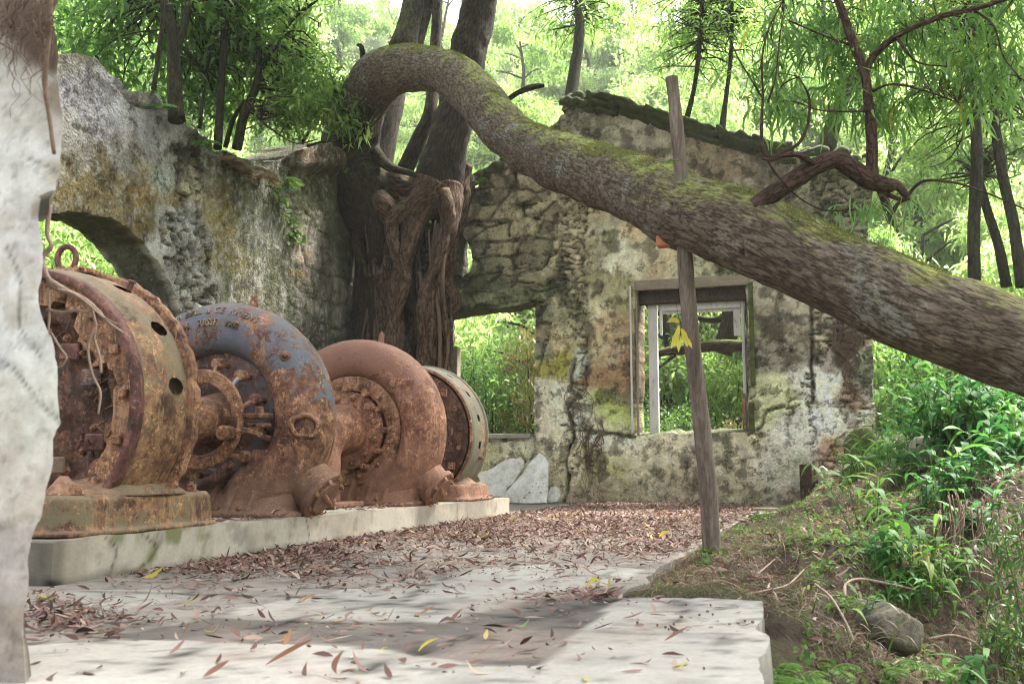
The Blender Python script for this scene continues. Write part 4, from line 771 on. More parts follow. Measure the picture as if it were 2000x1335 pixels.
def build_turbine(Yc, mats, label, seed, first):
    cas, det = mats; t = thing('water_turbine', (XA, Yc, .25), label, 'turbine', 'water turbines on the concrete plinth')
    R, ra, ry = .8, .235, .275
    V, Q = torus(C(Yc), R, ra, ry, amp=.007, seed=seed, spiral=.1, a0=math.pi*.9)
    m = MB(); m.add(V, Q); m.build('spiral_casing', cas, t, smooth=True)
    m = MB()
    loft(m, [(-4.62, Yc-.02, .245, .46, .4), (-4.62, Yc-.02, .285, .46, .4), (-4.62, Yc-.01, .3, .41, .33), (-4.56, Yc, .42, .36, .26), (-4.5, Yc, .6, .3, .23), (-4.42, Yc, .8, .2, .2)], amp=.008, seed=seed+2)
    m.build('foot', cas, t, smooth=True)
    for k, x in enumerate((-4.92, -4.7, -4.5)):
        m = MB()
        m.add([(x-.018, Yc-.39, .286), (x+.018, Yc-.39, .286), (x+.018, Yc-.15, .62), (x-.018, Yc-.15, .62), (x-.018, Yc-.05, .286), (x+.018, Yc-.05, .286), (x-.018, Yc-.05, .62), (x+.018, Yc-.05, .62)],
              [[0, 1, 2, 3], [0, 3, 6, 4], [1, 5, 7, 2], [3, 2, 7, 6]])
        m.build('stiffening_rib', cas, t)
    for x in (-4.82, -4.6): m = MB(); m.bolt((x, Yc-.33, .29), (0, 0, 1), .03, .035); m.build('foundation_bolt', det, t)
    # inlet branch with its bolted flange, pointing down towards the aisle
    m = MB(); c0, c1 = np.array([-4.36, Yc+.02, .66]), np.array([-4.05, Yc+.02, .43]); d = (c1-c0)/np.linalg.norm(c1-c0)
    m.tube([c0-d*.1, c0, c1], [.26, .25, .19], 40, .02, .008, 12, seed+3); m.build('inlet_branch', cas, t, smooth=True)
    m = MB(); m.cyl(c1-d*.02, c1+d*.04, .225, seg=40); m.cyl(c1+d*.04, c1+d*.062, .15, seg=30); m.build('inlet_flange', cas, t)
    u = np.cross(d, [0, 1, 0]); u /= np.linalg.norm(u); m = MB()
    for k in range(8):
        a = k/8*2*math.pi+.2; q = c1+d*.04+.19*(u*math.cos(a)+np.array([0, 1, 0])*math.sin(a)); m.bolt(q, d, .019, .026)
    m.cyl(c1+d*.06+u*.05+(0, -.1, 0), c1+d*.085-u*.05+(0, .09, 0), .022, seg=10); m.build('flange_bolts', det, t)
    # ports, plugs and filler
    ct, st = math.cos(.6), math.sin(.6)
    def on(a, th, extra=0.0):              # point and normal on the casing, a round the ring, th round the tube (pi/2 = towards the camera)
        ca, sa = ang(a); n = np.array([math.cos(th)*ca, -math.sin(th), math.cos(th)*sa]); p = np.array([XA+(R+ra*math.cos(th))*ca, Yc-ry*math.sin(th), ZA+(R+ra*math.cos(th))*sa]); return p+n*extra, n/np.linalg.norm(n)
    p, n = on(74, .1); m = MB(); m.cyl(p-n*.02, p+np.array([0, 0, .09])+n*.0, .036, .03, 14); m.cyl(p+(0, 0, .085), p+(0, 0, .11), .02, .012, 8); m.build('air_cock', det if first else cas, t)
    p, n = on(35, 1.15); m = MB(); m.cyl(p-n*.01, p+n*.015, .045 if first else .04, seg=16); m.bolt(p+n*.012, n, .024 if first else .035, .03); m.build('plug', det if first else cas, t)
    if first:
        p, n = on(-4, 1.0); u = np.cross(n, [0, 0, 1.0]); u /= np.linalg.norm(u); v = np.cross(u, n); m = MB(); pr = []
        for r_, h_ in ((.13, -.03), (.125, .012), (.105, .035), (.085, .03), (.075, -.01), (.07, -.06)):
            pr.append([p+n*h_+(u*math.cos(a)*1.05+v*math.sin(a)*.9)*r_*(1+.05*math.sin(2*a+1)+.035*math.sin(5*a)+.02*math.sin(11*a)) for a in np.arange(40)/40*2*math.pi])
        m.ringsweep(pr, caps=False); m.build('inspection_port', cas, t, smooth=True)
        m = MB(); m.cyl(p-n*.055, p+n*.004, .083, seg=30); m.build('port_cavity', M['rust_dark'], t)
    # cover plate and gear inside the ring
    yf = Yc-.1
    m = MB(); ring(m, yf+.02, yf+.1, .12, .63, seed=seed+4); m.build('cover_plate', M['rust_cover'] if first else det, t)
    if first:
        m = MB(); ring(m, Yc-.36, Yc-.325, .3, .42, seed=seed+5, amp=.006); m.build('regulating_ring', M['rust_mid'], t)
        for k in range(12):
            a = 20+k*30; ca, sa = ang(a); q = np.array([XA+.48*ca, yf-.02, ZA+.48*sa]); m = MB()
            m.cyl(q+(0, .04, 0), q-(0, .075, 0), .026, seg=14); m.cyl(q-(0, .07, 0), q-(0, .16, 0), .05, .045, 18); m.build('guide_vane_stem', M['rust_mid'] if k % 3 else M['rust_red'], t)
            b = np.array([XA+.36*ang(a-13)[0], Yc-.33, ZA+.36*ang(a-13)[1]]); m = MB(); m.cyl(b+(0, .012, 0), b-(0, .03, 0), .027, seg=14); m.build('link_pin', M['rust_mid'], t)
            m = MB(); m.tube([q-(0, .11, 0), (q+b)/2-np.array([0, .1, 0]), b+np.array([0, .0, 0])], [.02, .016, .018], 8, .03, .003, 30, 4); m.build('link_rod', M['bare_steel'] if k % 4 == 1 else M['rust_mid'], t)
        for k in range(10):
            a = 10+k*36; ca, sa = ang(a); m = MB(); m.bolt((XA+.575*ca, yf+.02, ZA+.575*sa), (0, -1, 0), .024, .035); m.build('cover_bolt', M['rust_mid'], t)
        m = MB(); m.lathe([(.0, Yc-.62), (.1, Yc-.62), (.115, Yc-.6), (.115, Yc-.45), (.17, Yc-.44), (.19, Yc-.3), (.24, Yc-.1), (.25, Yc)], C(0), 64, amp=.008, fr=10, seed=9); m.build('shaft_hub', M['rust_mid'], t, smooth=True)
        m = MB(); m.box((XA+.38, Yc-.3, ZA-.0), (XA+.62, Yc-.2, ZA+.045), .01); m.box((XA+.4, Yc-.28, ZA-.07), (XA+.6, Yc-.2, ZA-.035), .008); m.cyl((XA+.5, Yc-.24, ZA+.04), (XA+.5, Yc-.24, ZA+.1), .035, seg=12); m.build('bracket', M['rust_mid'], t)
        m = MB(); m.tube([(XA+.28, Yc-.4, ZA-.12), (XA+.36, Yc-.36, ZA-.1), (XA+.44, Yc-.3, ZA-.1), (XA+.56, Yc-.16, ZA-.17)], [.025, .022, .025, .03], 12, .03, .006, 20, 3)
        m.cyl((XA+.3, Yc-.47, ZA-.12), (XA+.3, Yc-.35, ZA-.12), .062, .058, 18); m.build('lever_arm', M['rust_mid'], t)
        m = MB(); m.tube([(XA-.1, Yc-.3, ZA-.55), (XA+.1, Yc-.32, ZA-.52), (XA+.3, Yc-.3, ZA-.35)], [.05, .05, .04], 12, .04, .01, 15, 3); m.build('servo_rod', M['rust_dark'], t)
    else:
        m = MB(); ring(m, Yc-.2, Yc-.1, .43, .6, seed=seed+5, amp=.012); m.build('cover_ring', M['rust_mid'], t)
        m = MB(); ring(m, Yc-.3, Yc-.22, .1, .42, seed=seed+6, amp=.008); m.build('hub_flange', M['rust_orange'], t)
        for k in range(12):
            ca, sa = ang(15+k*30); m = MB(); m.bolt((XA+.36*ca, Yc-.3, ZA+.36*sa), (0, -1, 0), .03, .035); m.build('hub_bolt', M['rust_mid'], t)
            m = MB(); m.bolt((XA+.5*ca, Yc-.2, ZA+.5*sa), (0, -1, 0), .03, .04); m.build('cover_bolt', M['rust_mid'], t)
            ca, sa = ang(30+k*30); m = MB(); m.cyl((XA+.45*ca, Yc-.34, ZA+.45*sa), (XA+.45*ca, Yc-.15, ZA+.45*sa), .03, seg=12); m.build('guide_vane_stem', M['rust_mid'], t)
        # draught elbow running down to the plinth
        pts = [(XA, Yc-.22, ZA), (XA, Yc-.45, ZA+.01), (XA, Yc-.72, ZA-.04), (XA, Yc-.92, ZA-.22), (XA, Yc-.97, ZA-.45), (XA, Yc-.97, .3)]
        m = MB(); m.tube(pts, [.27, .26, .25, .25, .26, .27], 44, .03, .012, 9, seed+8); m.build('draught_elbow', cas, t, smooth=True)
        m = MB(); m.lathe([], C(0)) if 0 else m.box((XA-.36, Yc-1.3, .255), (XA+.42, Yc-.66, .31), .012); m.build('elbow_flange', cas, t)
    return t, on
tA, onA = build_turbine(7.5, (M['rust_blue'], M['rust_mid']), 'rusty spiral turbine casing with blue grey paint and raised maker lettering, beside the broken generator', 200, True)
tB, onB = build_turbine(10.1, (M['rust_orange'], M['rust_mid']), 'orange brown rusted spiral turbine casing with a bolted round hub and no paint left', 230, False)
def curve_text(body, a_mid, th0, size, parent):
    cu = bpy.data.curves.new('lettering', 'FONT'); cu.body = body; cu.size = size; cu.extrude = .5; cu.align_x = 'CENTER'; cu.resolution_u = 3; cu.space_character = 1.12; cu.offset = 0.0
    ob = bpy.data.objects.new('tmp', cu); COL.objects.link(ob); bpy.context.view_layer.update()
    me = bpy.data.meshes.new_from_object(ob.evaluated_get(bpy.context.evaluated_depsgraph_get())); bpy.data.objects.remove(ob, do_unlink=True)
    Rm, ra, ry = .8, .235, .275; out = []; Yc = 7.5
    for v in me.vertices:
        th = th0-(v.co.y)/.205; r = Rm+ra*math.cos(th); a = math.radians(a_mid)-v.co.x/.93
        ca, sa = math.cos(a), math.sin(a); n = np.array([math.cos(th)*ca, -math.sin(th), math.cos(th)*sa]); p = np.array([XA+r*ca, Yc-ry*math.sin(th), ZA+r*sa]); out.append(p+n*(.013 if v.co.z > 0 else -.01))
    for v, p in zip(me.vertices, out): v.co = p-org(parent)
    me.name = 'raised_lettering'; link('raised_lettering', me, M['rust_letter'], parent)
curve_text('TH. BELL & CE  KRIENS', 89, 1.08, .08, tA)
curve_text('996', 107, 1.56, .07, tA); curve_text('SUISSE', 91, 1.56, .07, tA); curve_text('1908', 74, 1.56, .07, tA)

# ------------------------------------------------------------------ near generator
g = thing('generator', (XA, 5.6, .25), 'broken rusty generator housing with a lifting eye on top, nearest machine on the plinth', 'generator', 'electric generators of the machine set')
def shell(y0, y1, prof, holes, seg=720, nprof=26, amp=.006, seed=300, thick=.05):
    a = np.arange(seg)/seg*2*np.pi; s = np.linspace(0, 1, nprof); A, S = np.meshgrid(a, s, indexing='ij'); r = np.interp(S, [p[0] for p in prof], [p[1] for p in prof]); y = y0+(y1-y0)*S
    P = np.stack([XA+r*np.cos(A), y, ZA+r*np.sin(A)], -1); n = fbm(P.reshape(-1, 3)*7, seed, 4).reshape(A.shape)+.5*fbm(P.reshape(-1, 3)*28, seed+1, 3).reshape(A.shape)
    P = P+np.stack([np.cos(A), 0*A, np.sin(A)], -1)*(n*amp)[..., None]; i, j = np.meshgrid(np.arange(seg), np.arange(nprof-1), indexing='ij'); i2 = (i+1) % seg
    Q = np.stack([i*nprof+j, i2*nprof+j, i2*nprof+j+1, i*nprof+j+1], -1); am = np.degrees(A[:, :-1])+180/seg; ym = (y[:, :-1]+y[:, 1:])/2; keep = np.ones(am.shape, bool)
    for ha, hy, wa, wy in holes: keep &= ((((am-ha+180) % 360)-180)/wa)**2+((ym-hy)/wy)**2 > 1
    return P.reshape(-1, 3), Q[keep].reshape(-1, 4)
m = MB(); hl = [(a, 5.56, 3.6, .075) for a in (8, 34, 60, 86, 112, 138, 164)]
m.add(*shell(5.26, 5.74, [(0, .885), (.1, .9), (.25, .93), (.8, .93), (.9, .915), (1, .9)], hl, nprof=70)); m.lathe([(.88, 5.26), (.84, 5.27), (.83, 5.4), (.84, 5.74), (.9, 5.75)], C(0), 120); m.build('housing', M['rust_green'], g, smooth=True)
m = MB(); m.lathe([(.895, 5.24), (.9, 5.225), (.89, 5.21), (.85, 5.205), (.84, 5.22), (.84, 5.28), (.9, 5.28)], C(0), 140, closed_prof=True, amp=.004); m.build('front_rim', M['rust_red'], g, smooth=True)
m = MB(); R_ = []
for r_, y_ in ((.9, 5.72), (.955, 5.725), (.97, 5.74), (.968, 5.775), (.95, 5.785), (.9, 5.785)):
    R_.append([[XA+r_*(1+.006*math.sin(23*a)+.004*math.sin(51*a)+(-.02 if (r_ > .93 and math.sin(a*9) > .97) else 0))*math.cos(a), y_, ZA+r_*(1+.006*math.sin(23*a)+.004*math.sin(51*a))*math.sin(a)] for a in np.arange(200)/200*2*math.pi])
m.ringsweep(R_, caps=False); m.build('rear_flange', M['rust_mid'], g)
m = MB(); m.lathe([(.95, 5.79), (.9, 5.8), (.7, 5.82), (.52, 5.86), (.5, 5.9)], C(0), 100, amp=.005); m.lathe([(.52, 5.86), (.54, 5.9), (.5, 6.0), (.4, 6.06), (.2, 6.07), (.1, 6.1), (.1, 6.9)], C(0), 80, amp=.005); m.build('rear_bearing_cover', M['rust_mid'], g, smooth=True)
# stator: stepped, broken ring with teeth
rs = np.random.default_rng(5); seg = 180; R_ = []; jag = [.66+.035*(1 if (k//5) % 2 else 0)+.05*fbm(np.array([[k*.09, 0, 0]]), 7, 3)[0]-.12*(1 if 12 < k < 30 else 0) for k in range(seg)]
for y_, f in ((5.3, 0), (5.27, .02), (5.27, .9), (5.3, 1)):
    R_.append([[XA+(jag[k]*(1-f)+.86*f)*math.cos(k/seg*2*math.pi), y_+.02*fbm(np.array([[k*.2, f*3, 1.]]), 8, 3)[0], ZA+(jag[k]*(1-f)+.86*f)*math.sin(k/seg*2*math.pi)] for k in range(seg)])
R_.append([[XA+jag[k]*math.cos(k/seg*2*math.pi), 5.42, ZA+jag[k]*math.sin(k/seg*2*math.pi)] for k in range(seg)]); R_ = [R_[-1]]+R_[:-1]
m = MB(); m.ringsweep(R_, caps=False); m.build('stator_core', M['rust_mid'], g)
m = MB(); m.lathe([(.85, 5.42), (.7, 5.4), (.66, 5.34), (.6, 5.33), (.57, 5.39), (.42, 5.41), (.38, 5.36), (.24, 5.37), (.2, 5.3), (.15, 5.27), (.0, 5.27)], C(0), 140, amp=.06, fr=5, seed=31); m.build('rotor', M['rust_dark'], g, smooth=True)
for k in range(16):
    m = MB(); ca, sa = ang(k*22.5+5); m.box((XA+.76*ca-.03, 5.235, ZA+.76*sa-.03), (XA+.76*ca+.03, 5.275, ZA+.76*sa+.03), .008); m.build('clamping_block', M['rust_mid'], g)
for k in range(18):
    ca, sa = ang(k*20+3); m = MB(); m.bolt((XA+.5*ca, 5.345, ZA+.5*sa), (0, -1, 0), .022, .03); m.build('rotor_bolt', M['rust_mid'], g)
for k, (a, r_) in enumerate(((95, .56), (20, .5), (-25, .58), (-60, .45), (50, .45))):
    ca, sa = ang(a); m = MB(); m.box((XA+r_*ca-.07, 5.28, ZA+r_*sa-.05), (XA+r_*ca+.06, 5.34, ZA+r_*sa+.06), .01, rot=.3); m.build('winding_fragment', M['rust_cover'] if k % 2 else M['rust_red'], g)
for k in range(14):
    m = MB(); a = math.radians(rs.uniform(-80, 100)); r_ = rs.uniform(.5, .68); p0 = np.array([XA+r_*math.cos(a), 5.33, ZA+r_*math.sin(a)]); m.tube([p0, p0+rs.normal(0, .06, 3), p0+rs.normal(0, .09, 3)+(0, -.04, -.05)], [.008, .006, .004], 5, .03); m.build('loose_winding', M['rust_dark'], g, smooth=True)
top = np.array([XA-.02, 5.64, ZA+.93]); m = MB()
a = np.arange(40)/40*2*math.pi; ec = top+np.array([-.05, -.02, .13]); pts = [ec+np.array([.068*math.cos(x)*.9, .068*math.cos(x)*.3, .085*math.sin(x)]) for x in np.r_[a, a[:2]]]
m.tube(pts, .02, 14, .01, .002, 30, 3, caps=False); m.cyl(ec+(0, 0, -.12), ec+(0, 0, -.08), .055, .045, 20); m.build('lifting_eye', M['rust_red'], g, smooth=True)
m = MB(); m.box(top+np.array([-.14, -.16, -.03]), top+np.array([.14, .0, .03]), .012); m.box(top+np.array([.1, -.1, .0]), top+np.array([.2, .05, .04]), .01)
for k in range(6): m.bolt(top+np.array([-.1+k*.05, -.1, .035]), (0, 0, 1), .014, .012)
m.build('terminal_block', M['rust_mid'], g)
m = MB(); q = np.array([XA+.93*math.cos(math.radians(62)), 5.66, ZA+.93*math.sin(math.radians(62))]); n = np.array([.35, 0, .9]); m.cyl(q-n*.02, q+n*.05, .022, .018, 14); m.cyl(q+n*.05, q+n*.065, .03, .03, 14); m.build('grease_cup', M['rust_red'], g)
# feet and bed plate
m = MB(); loft(m, [(XA+.45, 5.5, .25, .42, .76), (XA+.45, 5.5, .27, .42, .76), (XA+.45, 5.5, .285, .39, .73), (XA+.45, 5.5, .46, .375, .715), (XA+.45, 5.5, .485, .35, .7)], amp=.007, seed=41, e=9, seg=120); m.build('bed_plate', M['rust_green'], g, smooth=True)
m = MB(); loft(m, [(XA+.5, 5.56, .475, .34, .5), (XA+.5, 5.56, .52, .3, .4), (XA+.53, 5.56, .6, .2, .2), (XA+.56, 5.54, .68, .13, .15)], amp=.012, seed=43, e=3.2, seg=80); m.build('support_leg', M['rust_olive'], g, smooth=True)
for x, y in ((XA+.72, 6.05), (XA+.72, 4.92), (XA+.2, 4.9)): m = MB(); m.bolt((x, y, .49), (0, 0, 1), .038, .045); m.build('foundation_bolt', M['rust_mid'], g)
m = MB(); loft(m, [(XA+.62, 4.92, .48, .12, .1), (XA+.62, 4.94, .55, .06, .06), (XA+.6, 4.95, .6, .02, .03)], amp=.01, seed=45, e=2.4, seg=24); m.build('rust_heap', M['rust_mid'], g, smooth=True)
# bearing pedestal between the generator and the first turbine
b_ = thing('bearing_pedestal', (XA, 6.5, .25), 'low rusty shaft bearing pedestal between the broken generator and the blue grey turbine', 'bearing')
m = MB(); loft(m, [(XA, 6.5, .25, .4, .22), (XA, 6.5, .3, .36, .2), (XA, 6.5, .5, .2, .14), (XA, 6.5, .85, .17, .13)], amp=.008, seed=47, e=3.5); m.build('stand', M['rust_dark'], b_, smooth=True)
m = MB(); m.cyl((XA, 6.36, ZA), (XA, 6.64, ZA), .17, seg=40); m.cyl((XA, 6.33, ZA), (XA, 6.37, ZA), .2, seg=40); m.build('bearing_housing', M['rust_mid'], b_)
m = MB(); m.box((XA+.1, 6.36, ZA-.12), (XA+.34, 6.6, ZA-.05), .012); m.box((XA+.12, 6.38, ZA-.05), (XA+.3, 6.56, ZA-.02), .01); m.build('cap_bracket', M['rust_mid'], b_)
for x in (.16, .28): m = MB(); m.bolt((XA+x, 6.47, ZA-.02), (0, 0, 1), .03, .04); m.build('cap_bolt', M['rust_mid'], b_)

# ------------------------------------------------------------------ far generator
h = thing('generator', (XA, 11.8, .25), 'grey painted generator ring with a slotted rusty inner plate, farthest machine on the plinth', 'generator', 'electric generators of the machine set')
m = MB(); hl = [(a, 11.72, 3.2, .04) for a in (-8, 14, 36, 58, 80)]
m.add(*shell(11.5, 11.95, [(0, .86), (.06, .875), (.9, .885), (.94, .91), (1, .91)], hl, nprof=60, amp=.004)); m.lathe([(.86, 11.5), (.8, 11.5), (.8, 11.95), (.9, 11.96)], C(0), 120); m.build('housing', M['grey_paint'], h, smooth=True)
m = MB(); m.lathe([(.86, 11.485), (.84, 11.475), (.825, 11.48), (.82, 11.5), (.86, 11.5)], C(0), 120, closed_prof=True); m.build('front_rim', M['rust_mid'], h, smooth=True)
m = MB(); seg = 216; R_ = []; per = 12
jag = [.6 if (k % per) < 7 else (.5 if (k//per) % 2 else .47) for k in range(seg)]
for f, y_ in ((0, 11.56), (0, 11.5), (1, 11.5)): R_.append([[XA+(jag[k]*(1-f)+.82*f)*math.cos(k/seg*2*math.pi), y_, ZA+(jag[k]*(1-f)+.82*f)*math.sin(k/seg*2*math.pi)] for k in range(seg)])
m.ringsweep(R_, caps=False); m.build('slotted_plate', M['rust_dark'], h)
for k in range(18):
    ca, sa = ang(k*20+7); m = MB(); q = np.array([XA+.7*ca, 11.49, ZA+.7*sa])
    if k % 2: m.cyl(q, q-(0, .012, 0), .03, seg=12)
    else: m.box(q-(.045, .02, .045), q+(.045, .01, .045), .006)
    m.build('clamp_plate', M['rust_mid'] if k % 3 else M['rust_red'], h)
m = MB(); m.lathe([(.47, 11.62), (.3, 11.6), (.12, 11.55), (.1, 11.1), (.1, 10.3)], C(0), 60, amp=.006); m.build('shaft', M['rust_dark'], h, smooth=True)
m = MB(); m.lathe([(.18, 11.18), (.2, 11.2), (.2, 11.36), (.18, 11.38), (.1, 11.38)], C(0), 40); m.build('coupling', M['rust_orange'], h, smooth=True)
m = MB(); loft(m, [(XA+.42, 11.75, .25, .46, .6), (XA+.42, 11.75, .275, .46, .6), (XA+.42, 11.75, .29, .43, .56), (XA+.42, 11.75, .43, .4, .52), (XA+.42, 11.75, .45, .38, .5)], amp=.008, seed=51, e=8, seg=90); m.build('bed_plate', M['rust_orange'], h, smooth=True)
m = MB(); loft(m, [(XA+.62, 11.72, .44, .2, .28), (XA+.6, 11.72, .55, .1, .14), (XA+.52, 11.72, .75, .12, .12)], amp=.01, seed=53, e=3); m.build('support_leg', M['rust_mid'], h, smooth=True)
m = MB(); q = np.array([XA+.885*math.cos(math.radians(-18)), 11.8, ZA+.885*math.sin(math.radians(-18))]); m.bolt(q, (1, 0, -.3), .025, .05); m.build('side_bolt', M['rust_mid'], h)
# ------------------------------------------------------------------ the great bent tree over the wall corner
def limb(mb, spec, seg=24, step=.08, amp=.02, fr=3, seed=1, ridge=0.0):
    P, R = limb_px(spec); mb.tube(P, R, seg, step, amp, fr, seed, ridge=ridge); return P, R
YT0 = 17.3
bt = thing('bent_tree', atY(790, 985, YT0), 'huge old tree on the wall corner, its mossy trunk arching over the ruin', 'tree')
def dY(px, py, d): return atD(px, py, d)[1]
arch_spec = [(694, 262, 16.95, 50), (697, 238, 16.8, 92), (708, 200, 16.4, 100), (738, 152, 15.9, 96), (800, 134, 15.0, 88), (868, 141, 14.0, 86), (925, 183, 12.9, 92), (968, 236, 11.9, 92), (1030, 287, 10.8, 98),
             (1130, 324, 9.3, 112), (1250, 376, 8.0, 136), (1350, 420, 7.15, 148), (1480, 460, 6.5, 152), (1620, 530, 6.05, 166), (1800, 610, 5.65, 172), (2000, 677, 5.35, 172), (2200, 752, 5.1, 178), (2420, 850, 4.9, 186), (2700, 1010, 4.75, 200)]
AP = [atD(a, b, d) for a, b, d, w in arch_spec]; AR = [w/2*d/F*(1+.04*math.sin(k*2.3)) for k, (a, b, d, w) in enumerate(arch_spec)]
V_, _P, _r = sweep(AP, AR, 220, .02, .05, 2.0, 401, ridge=.014)
m = MB(); m.ringsweep(V_, True, True, bkco(_P, _r, 220)); m.build('leaning_trunk', M['bark'], bt, smooth=True)
_q = V_[100:].reshape(-1, 3) if len(V_) < 200 else V_.reshape(-1, 3); _d = (V_-_P[:, None]).reshape(-1, 3); _d = _d/(np.linalg.norm(_d, axis=1)[:, None]+1e-9); _q = V_.reshape(-1, 3)
_kk = np.nonzero((_d[:, 2]+.55*fbm(_q*2.6, 71, 4)+.45*fbm(_q*11, 72, 3) > .95) & (_q[:, 1] < 15))[0]; _r2 = np.random.default_rng(3); _kk = _r2.choice(_kk, min(len(_kk), 26000), replace=False)
V, Q = whorls(_q[_kk]+_d[_kk]*.002, _r2, 4, .015, .006, .006, .9, ROW3, .3); place('moss', V, Q, None, M['moss'], bt)['kind'] = 'stuff'
def knot(px, py, d, r):
    c = atD(px, py, d); n = np.array([0, 0, HC])-c; n /= np.linalg.norm(n); u = np.cross(n, [0, 0, 1.0]); u /= np.linalg.norm(u); v = np.cross(u, n); rr = []
    for q, hh in ((1.3, -.06), (1.1, .0), (.85, .025), (.6, .02), (.4, -.03), (.1, -.05)): rr.append([c+n*hh+(u*math.cos(a)*q+v*math.sin(a)*q*.8)*r*(1+.12*math.sin(3*a+1)) for a in np.arange(20)/20*2*math.pi])
    m = MB(); m.ringsweep(rr, caps=False); m.build('knot', M['bark_thin'], bt, smooth=True)
knot(1462, 490, 6.27, .05); knot(1105, 345, 9.4, .07); knot(1700, 600, 5.65, .045); knot(880, 165, 13.55, .1); knot(1330, 455, 7.0, .04)
m = MB(); limb(m, [(790, 520, 17.6, 30), (772, 470, 17.5, 60), (748, 430, 17.4, 90), (720, 405, 17.3, 124), (698, 352, 17.25, 122), (686, 300, 17.15, 112), (690, 250, 16.9, 106), (702, 212, 16.5, 96), (716, 185, 16.3, 60)], 90, .04, .07, 2.6, 399, .03); m.build('trunk_base', M['bark_dark'], bt, smooth=True)  # dark bark puts the shadow on the lower trunk into its colour
# upright stems
m = MB(); limb(m, [(868, 440, 17.7, 40), (864, 400, 17.6, 80), (858, 352, 17.5, 92), (872, 290, 17.4, 78), (890, 215, 17.4, 72), (912, 110, 17.5, 70), (936, 10, 17.7, 66), (960, -160, 18, 60)], 48, .05, .05, 3, 402, .03); m.build('stem', M['bark_dark'], bt, smooth=True)
m = MB(); limb(m, [(770, 130, 15.6, 40), (786, 95, 15.7, 52), (798, 50, 16, 44), (812, -20, 16.4, 40), (830, -150, 17, 34)], 32, .05, .02, 3, 403, .015); m.build('stem', M['bark_dark'], bt, smooth=True)
m = MB(); limb(m, [(810, 100, 16.2, 26), (822, 55, 16.5, 26), (836, 0, 16.9, 24), (850, -120, 17.2, 20)], 20, .06, .01, 3, 404, .008); m.build('stem', M['bark_dark'], bt, smooth=True)
m = MB(); limb(m, [(792, 330, 17.6, 34), (818, 272, 17.6, 30), (840, 218, 17.7, 25), (846, 150, 17.9, 22), (852, 60, 18.1, 20), (858, -60, 18.3, 18)], 20, .06, .01, 3, 405, .008); m.build('stem', M['bark_dark'], bt, smooth=True)
m = MB(); limb(m, [(735, 330, 18.0, 60), (752, 250, 18.2, 54), (768, 190, 18.4, 46), (775, 140, 18.6, 40)], 24, .06, .02, 3, 406, .01); m.build('stem', M['bark_dark'], bt, smooth=True)
m = MB(); limb(m, [(716, 255, 17.2, 24), (735, 300, 17.0, 26), (760, 325, 16.9, 18), (800, 338, 16.9, 11), (815, 345, 17.0, 5)], 16, .05, .03, 4, 407, .01); m.build('broken_branch', M['bark_dark'], bt, smooth=True)
m = MB(); limb(m, [(726, 158, 15.6, 18), (712, 125, 15.4, 12), (706, 92, 15.3, 10), (698, 88, 15.3, 6)], 12, .04, .006, 6, 408); m.build('broken_branch', M['bark_dark'], bt, smooth=True)
m = MB(); limb(m, [(985, 200, 12.2, 10), (1010, 182, 12.3, 11), (1040, 170, 12.4, 12), (1062, 167, 12.5, 8)], 10, .04, .006, 6, 409); m.build('broken_branch', M['bark_dark'], bt, smooth=True)
m = MB(); limb(m, [(800, 175, 14.9, 8), (798, 160, 14.8, 12), (800, 150, 14.8, 10)], 8, .03); m.build('broken_branch', M['bark_thin'], bt, smooth=True)
# root mass flowing down the corner
def rt(spec, mat='bark_red', ridge=.02, amp=.05, seed=1):
    m = MB(); limb(m, spec, 30, .05, amp, 3.2, seed, ridge); m.build('root', M[mat], bt, smooth=True)
rt([(700, 385, 17.2, 110), (730, 418, 17.1, 74), (738, 470, 17.1, 46), (722, 560, 17.1, 26), (716, 640, 17.2, 28), (714, 760, 17.2, 30), (712, 1000, 17.2, 40)], 'bark_dark', seed=411)
rt([(735, 390, 17.0, 50), (770, 430, 17.0, 46), (766, 490, 17.0, 26), (744, 560, 17.0, 24), (750, 640, 17.0, 26), (742, 760, 17.1, 34), (740, 1000, 17.1, 40)], seed=412)
rt([(850, 368, 17.2, 86), (816, 418, 17.0, 52), (798, 480, 16.8, 34), (782, 545, 16.8, 42), (772, 605, 16.8, 30), (782, 680, 16.8, 26), (770, 780, 16.9, 40), (765, 1000, 16.9, 50)], seed=413)
rt([(872, 372, 17.3, 70), (878, 430, 17.1, 40), (856, 510, 17.0, 30), (838, 580, 16.9, 34), (842, 660, 16.9, 28), (842, 780, 17.0, 30), (840, 1000, 17.0, 60)], seed=414)
rt([(905, 325, 17.9, 34), (896, 400, 17.8, 36), (884, 470, 17.7, 30), (866, 560, 17.6, 30), (856, 640, 17.5, 34), (862, 760, 17.5, 40), (866, 1000, 17.5, 50)], seed=415)
rt([(830, 350, 17.8, 30), (890, 345, 18.0, 50), (908, 370, 18.0, 36), (893, 420, 17.9, 34), (880, 500, 17.9, 20), (876, 620, 17.9, 14)], 'bark_dark', seed=416)
rt([(700, 420, 17.4, 60), (704, 500, 17.4, 24), (700, 580, 17.4, 22), (706, 660, 17.4, 24), (703, 900, 17.4, 30)], 'bark_dark', .01, .02, seed=417)
rt([(812, 420, 17.5, 40), (806, 520, 17.6, 20), (808, 640, 17.6, 18), (800, 900, 17.6, 20)], 'bark_dark', seed=418)
rt([(755, 360, 17.4, 60), (790, 372, 17.4, 66), (845, 376, 17.4, 66), (880, 368, 17.4, 44)], 'bark_red', .03, .09, seed=419)
rt([(665, 330, 17.6, 70), (640, 322, 17.6, 60), (600, 325, 17.5, 44), (560, 330, 17.4, 20)], 'bark_dark', .02, .07, seed=420)
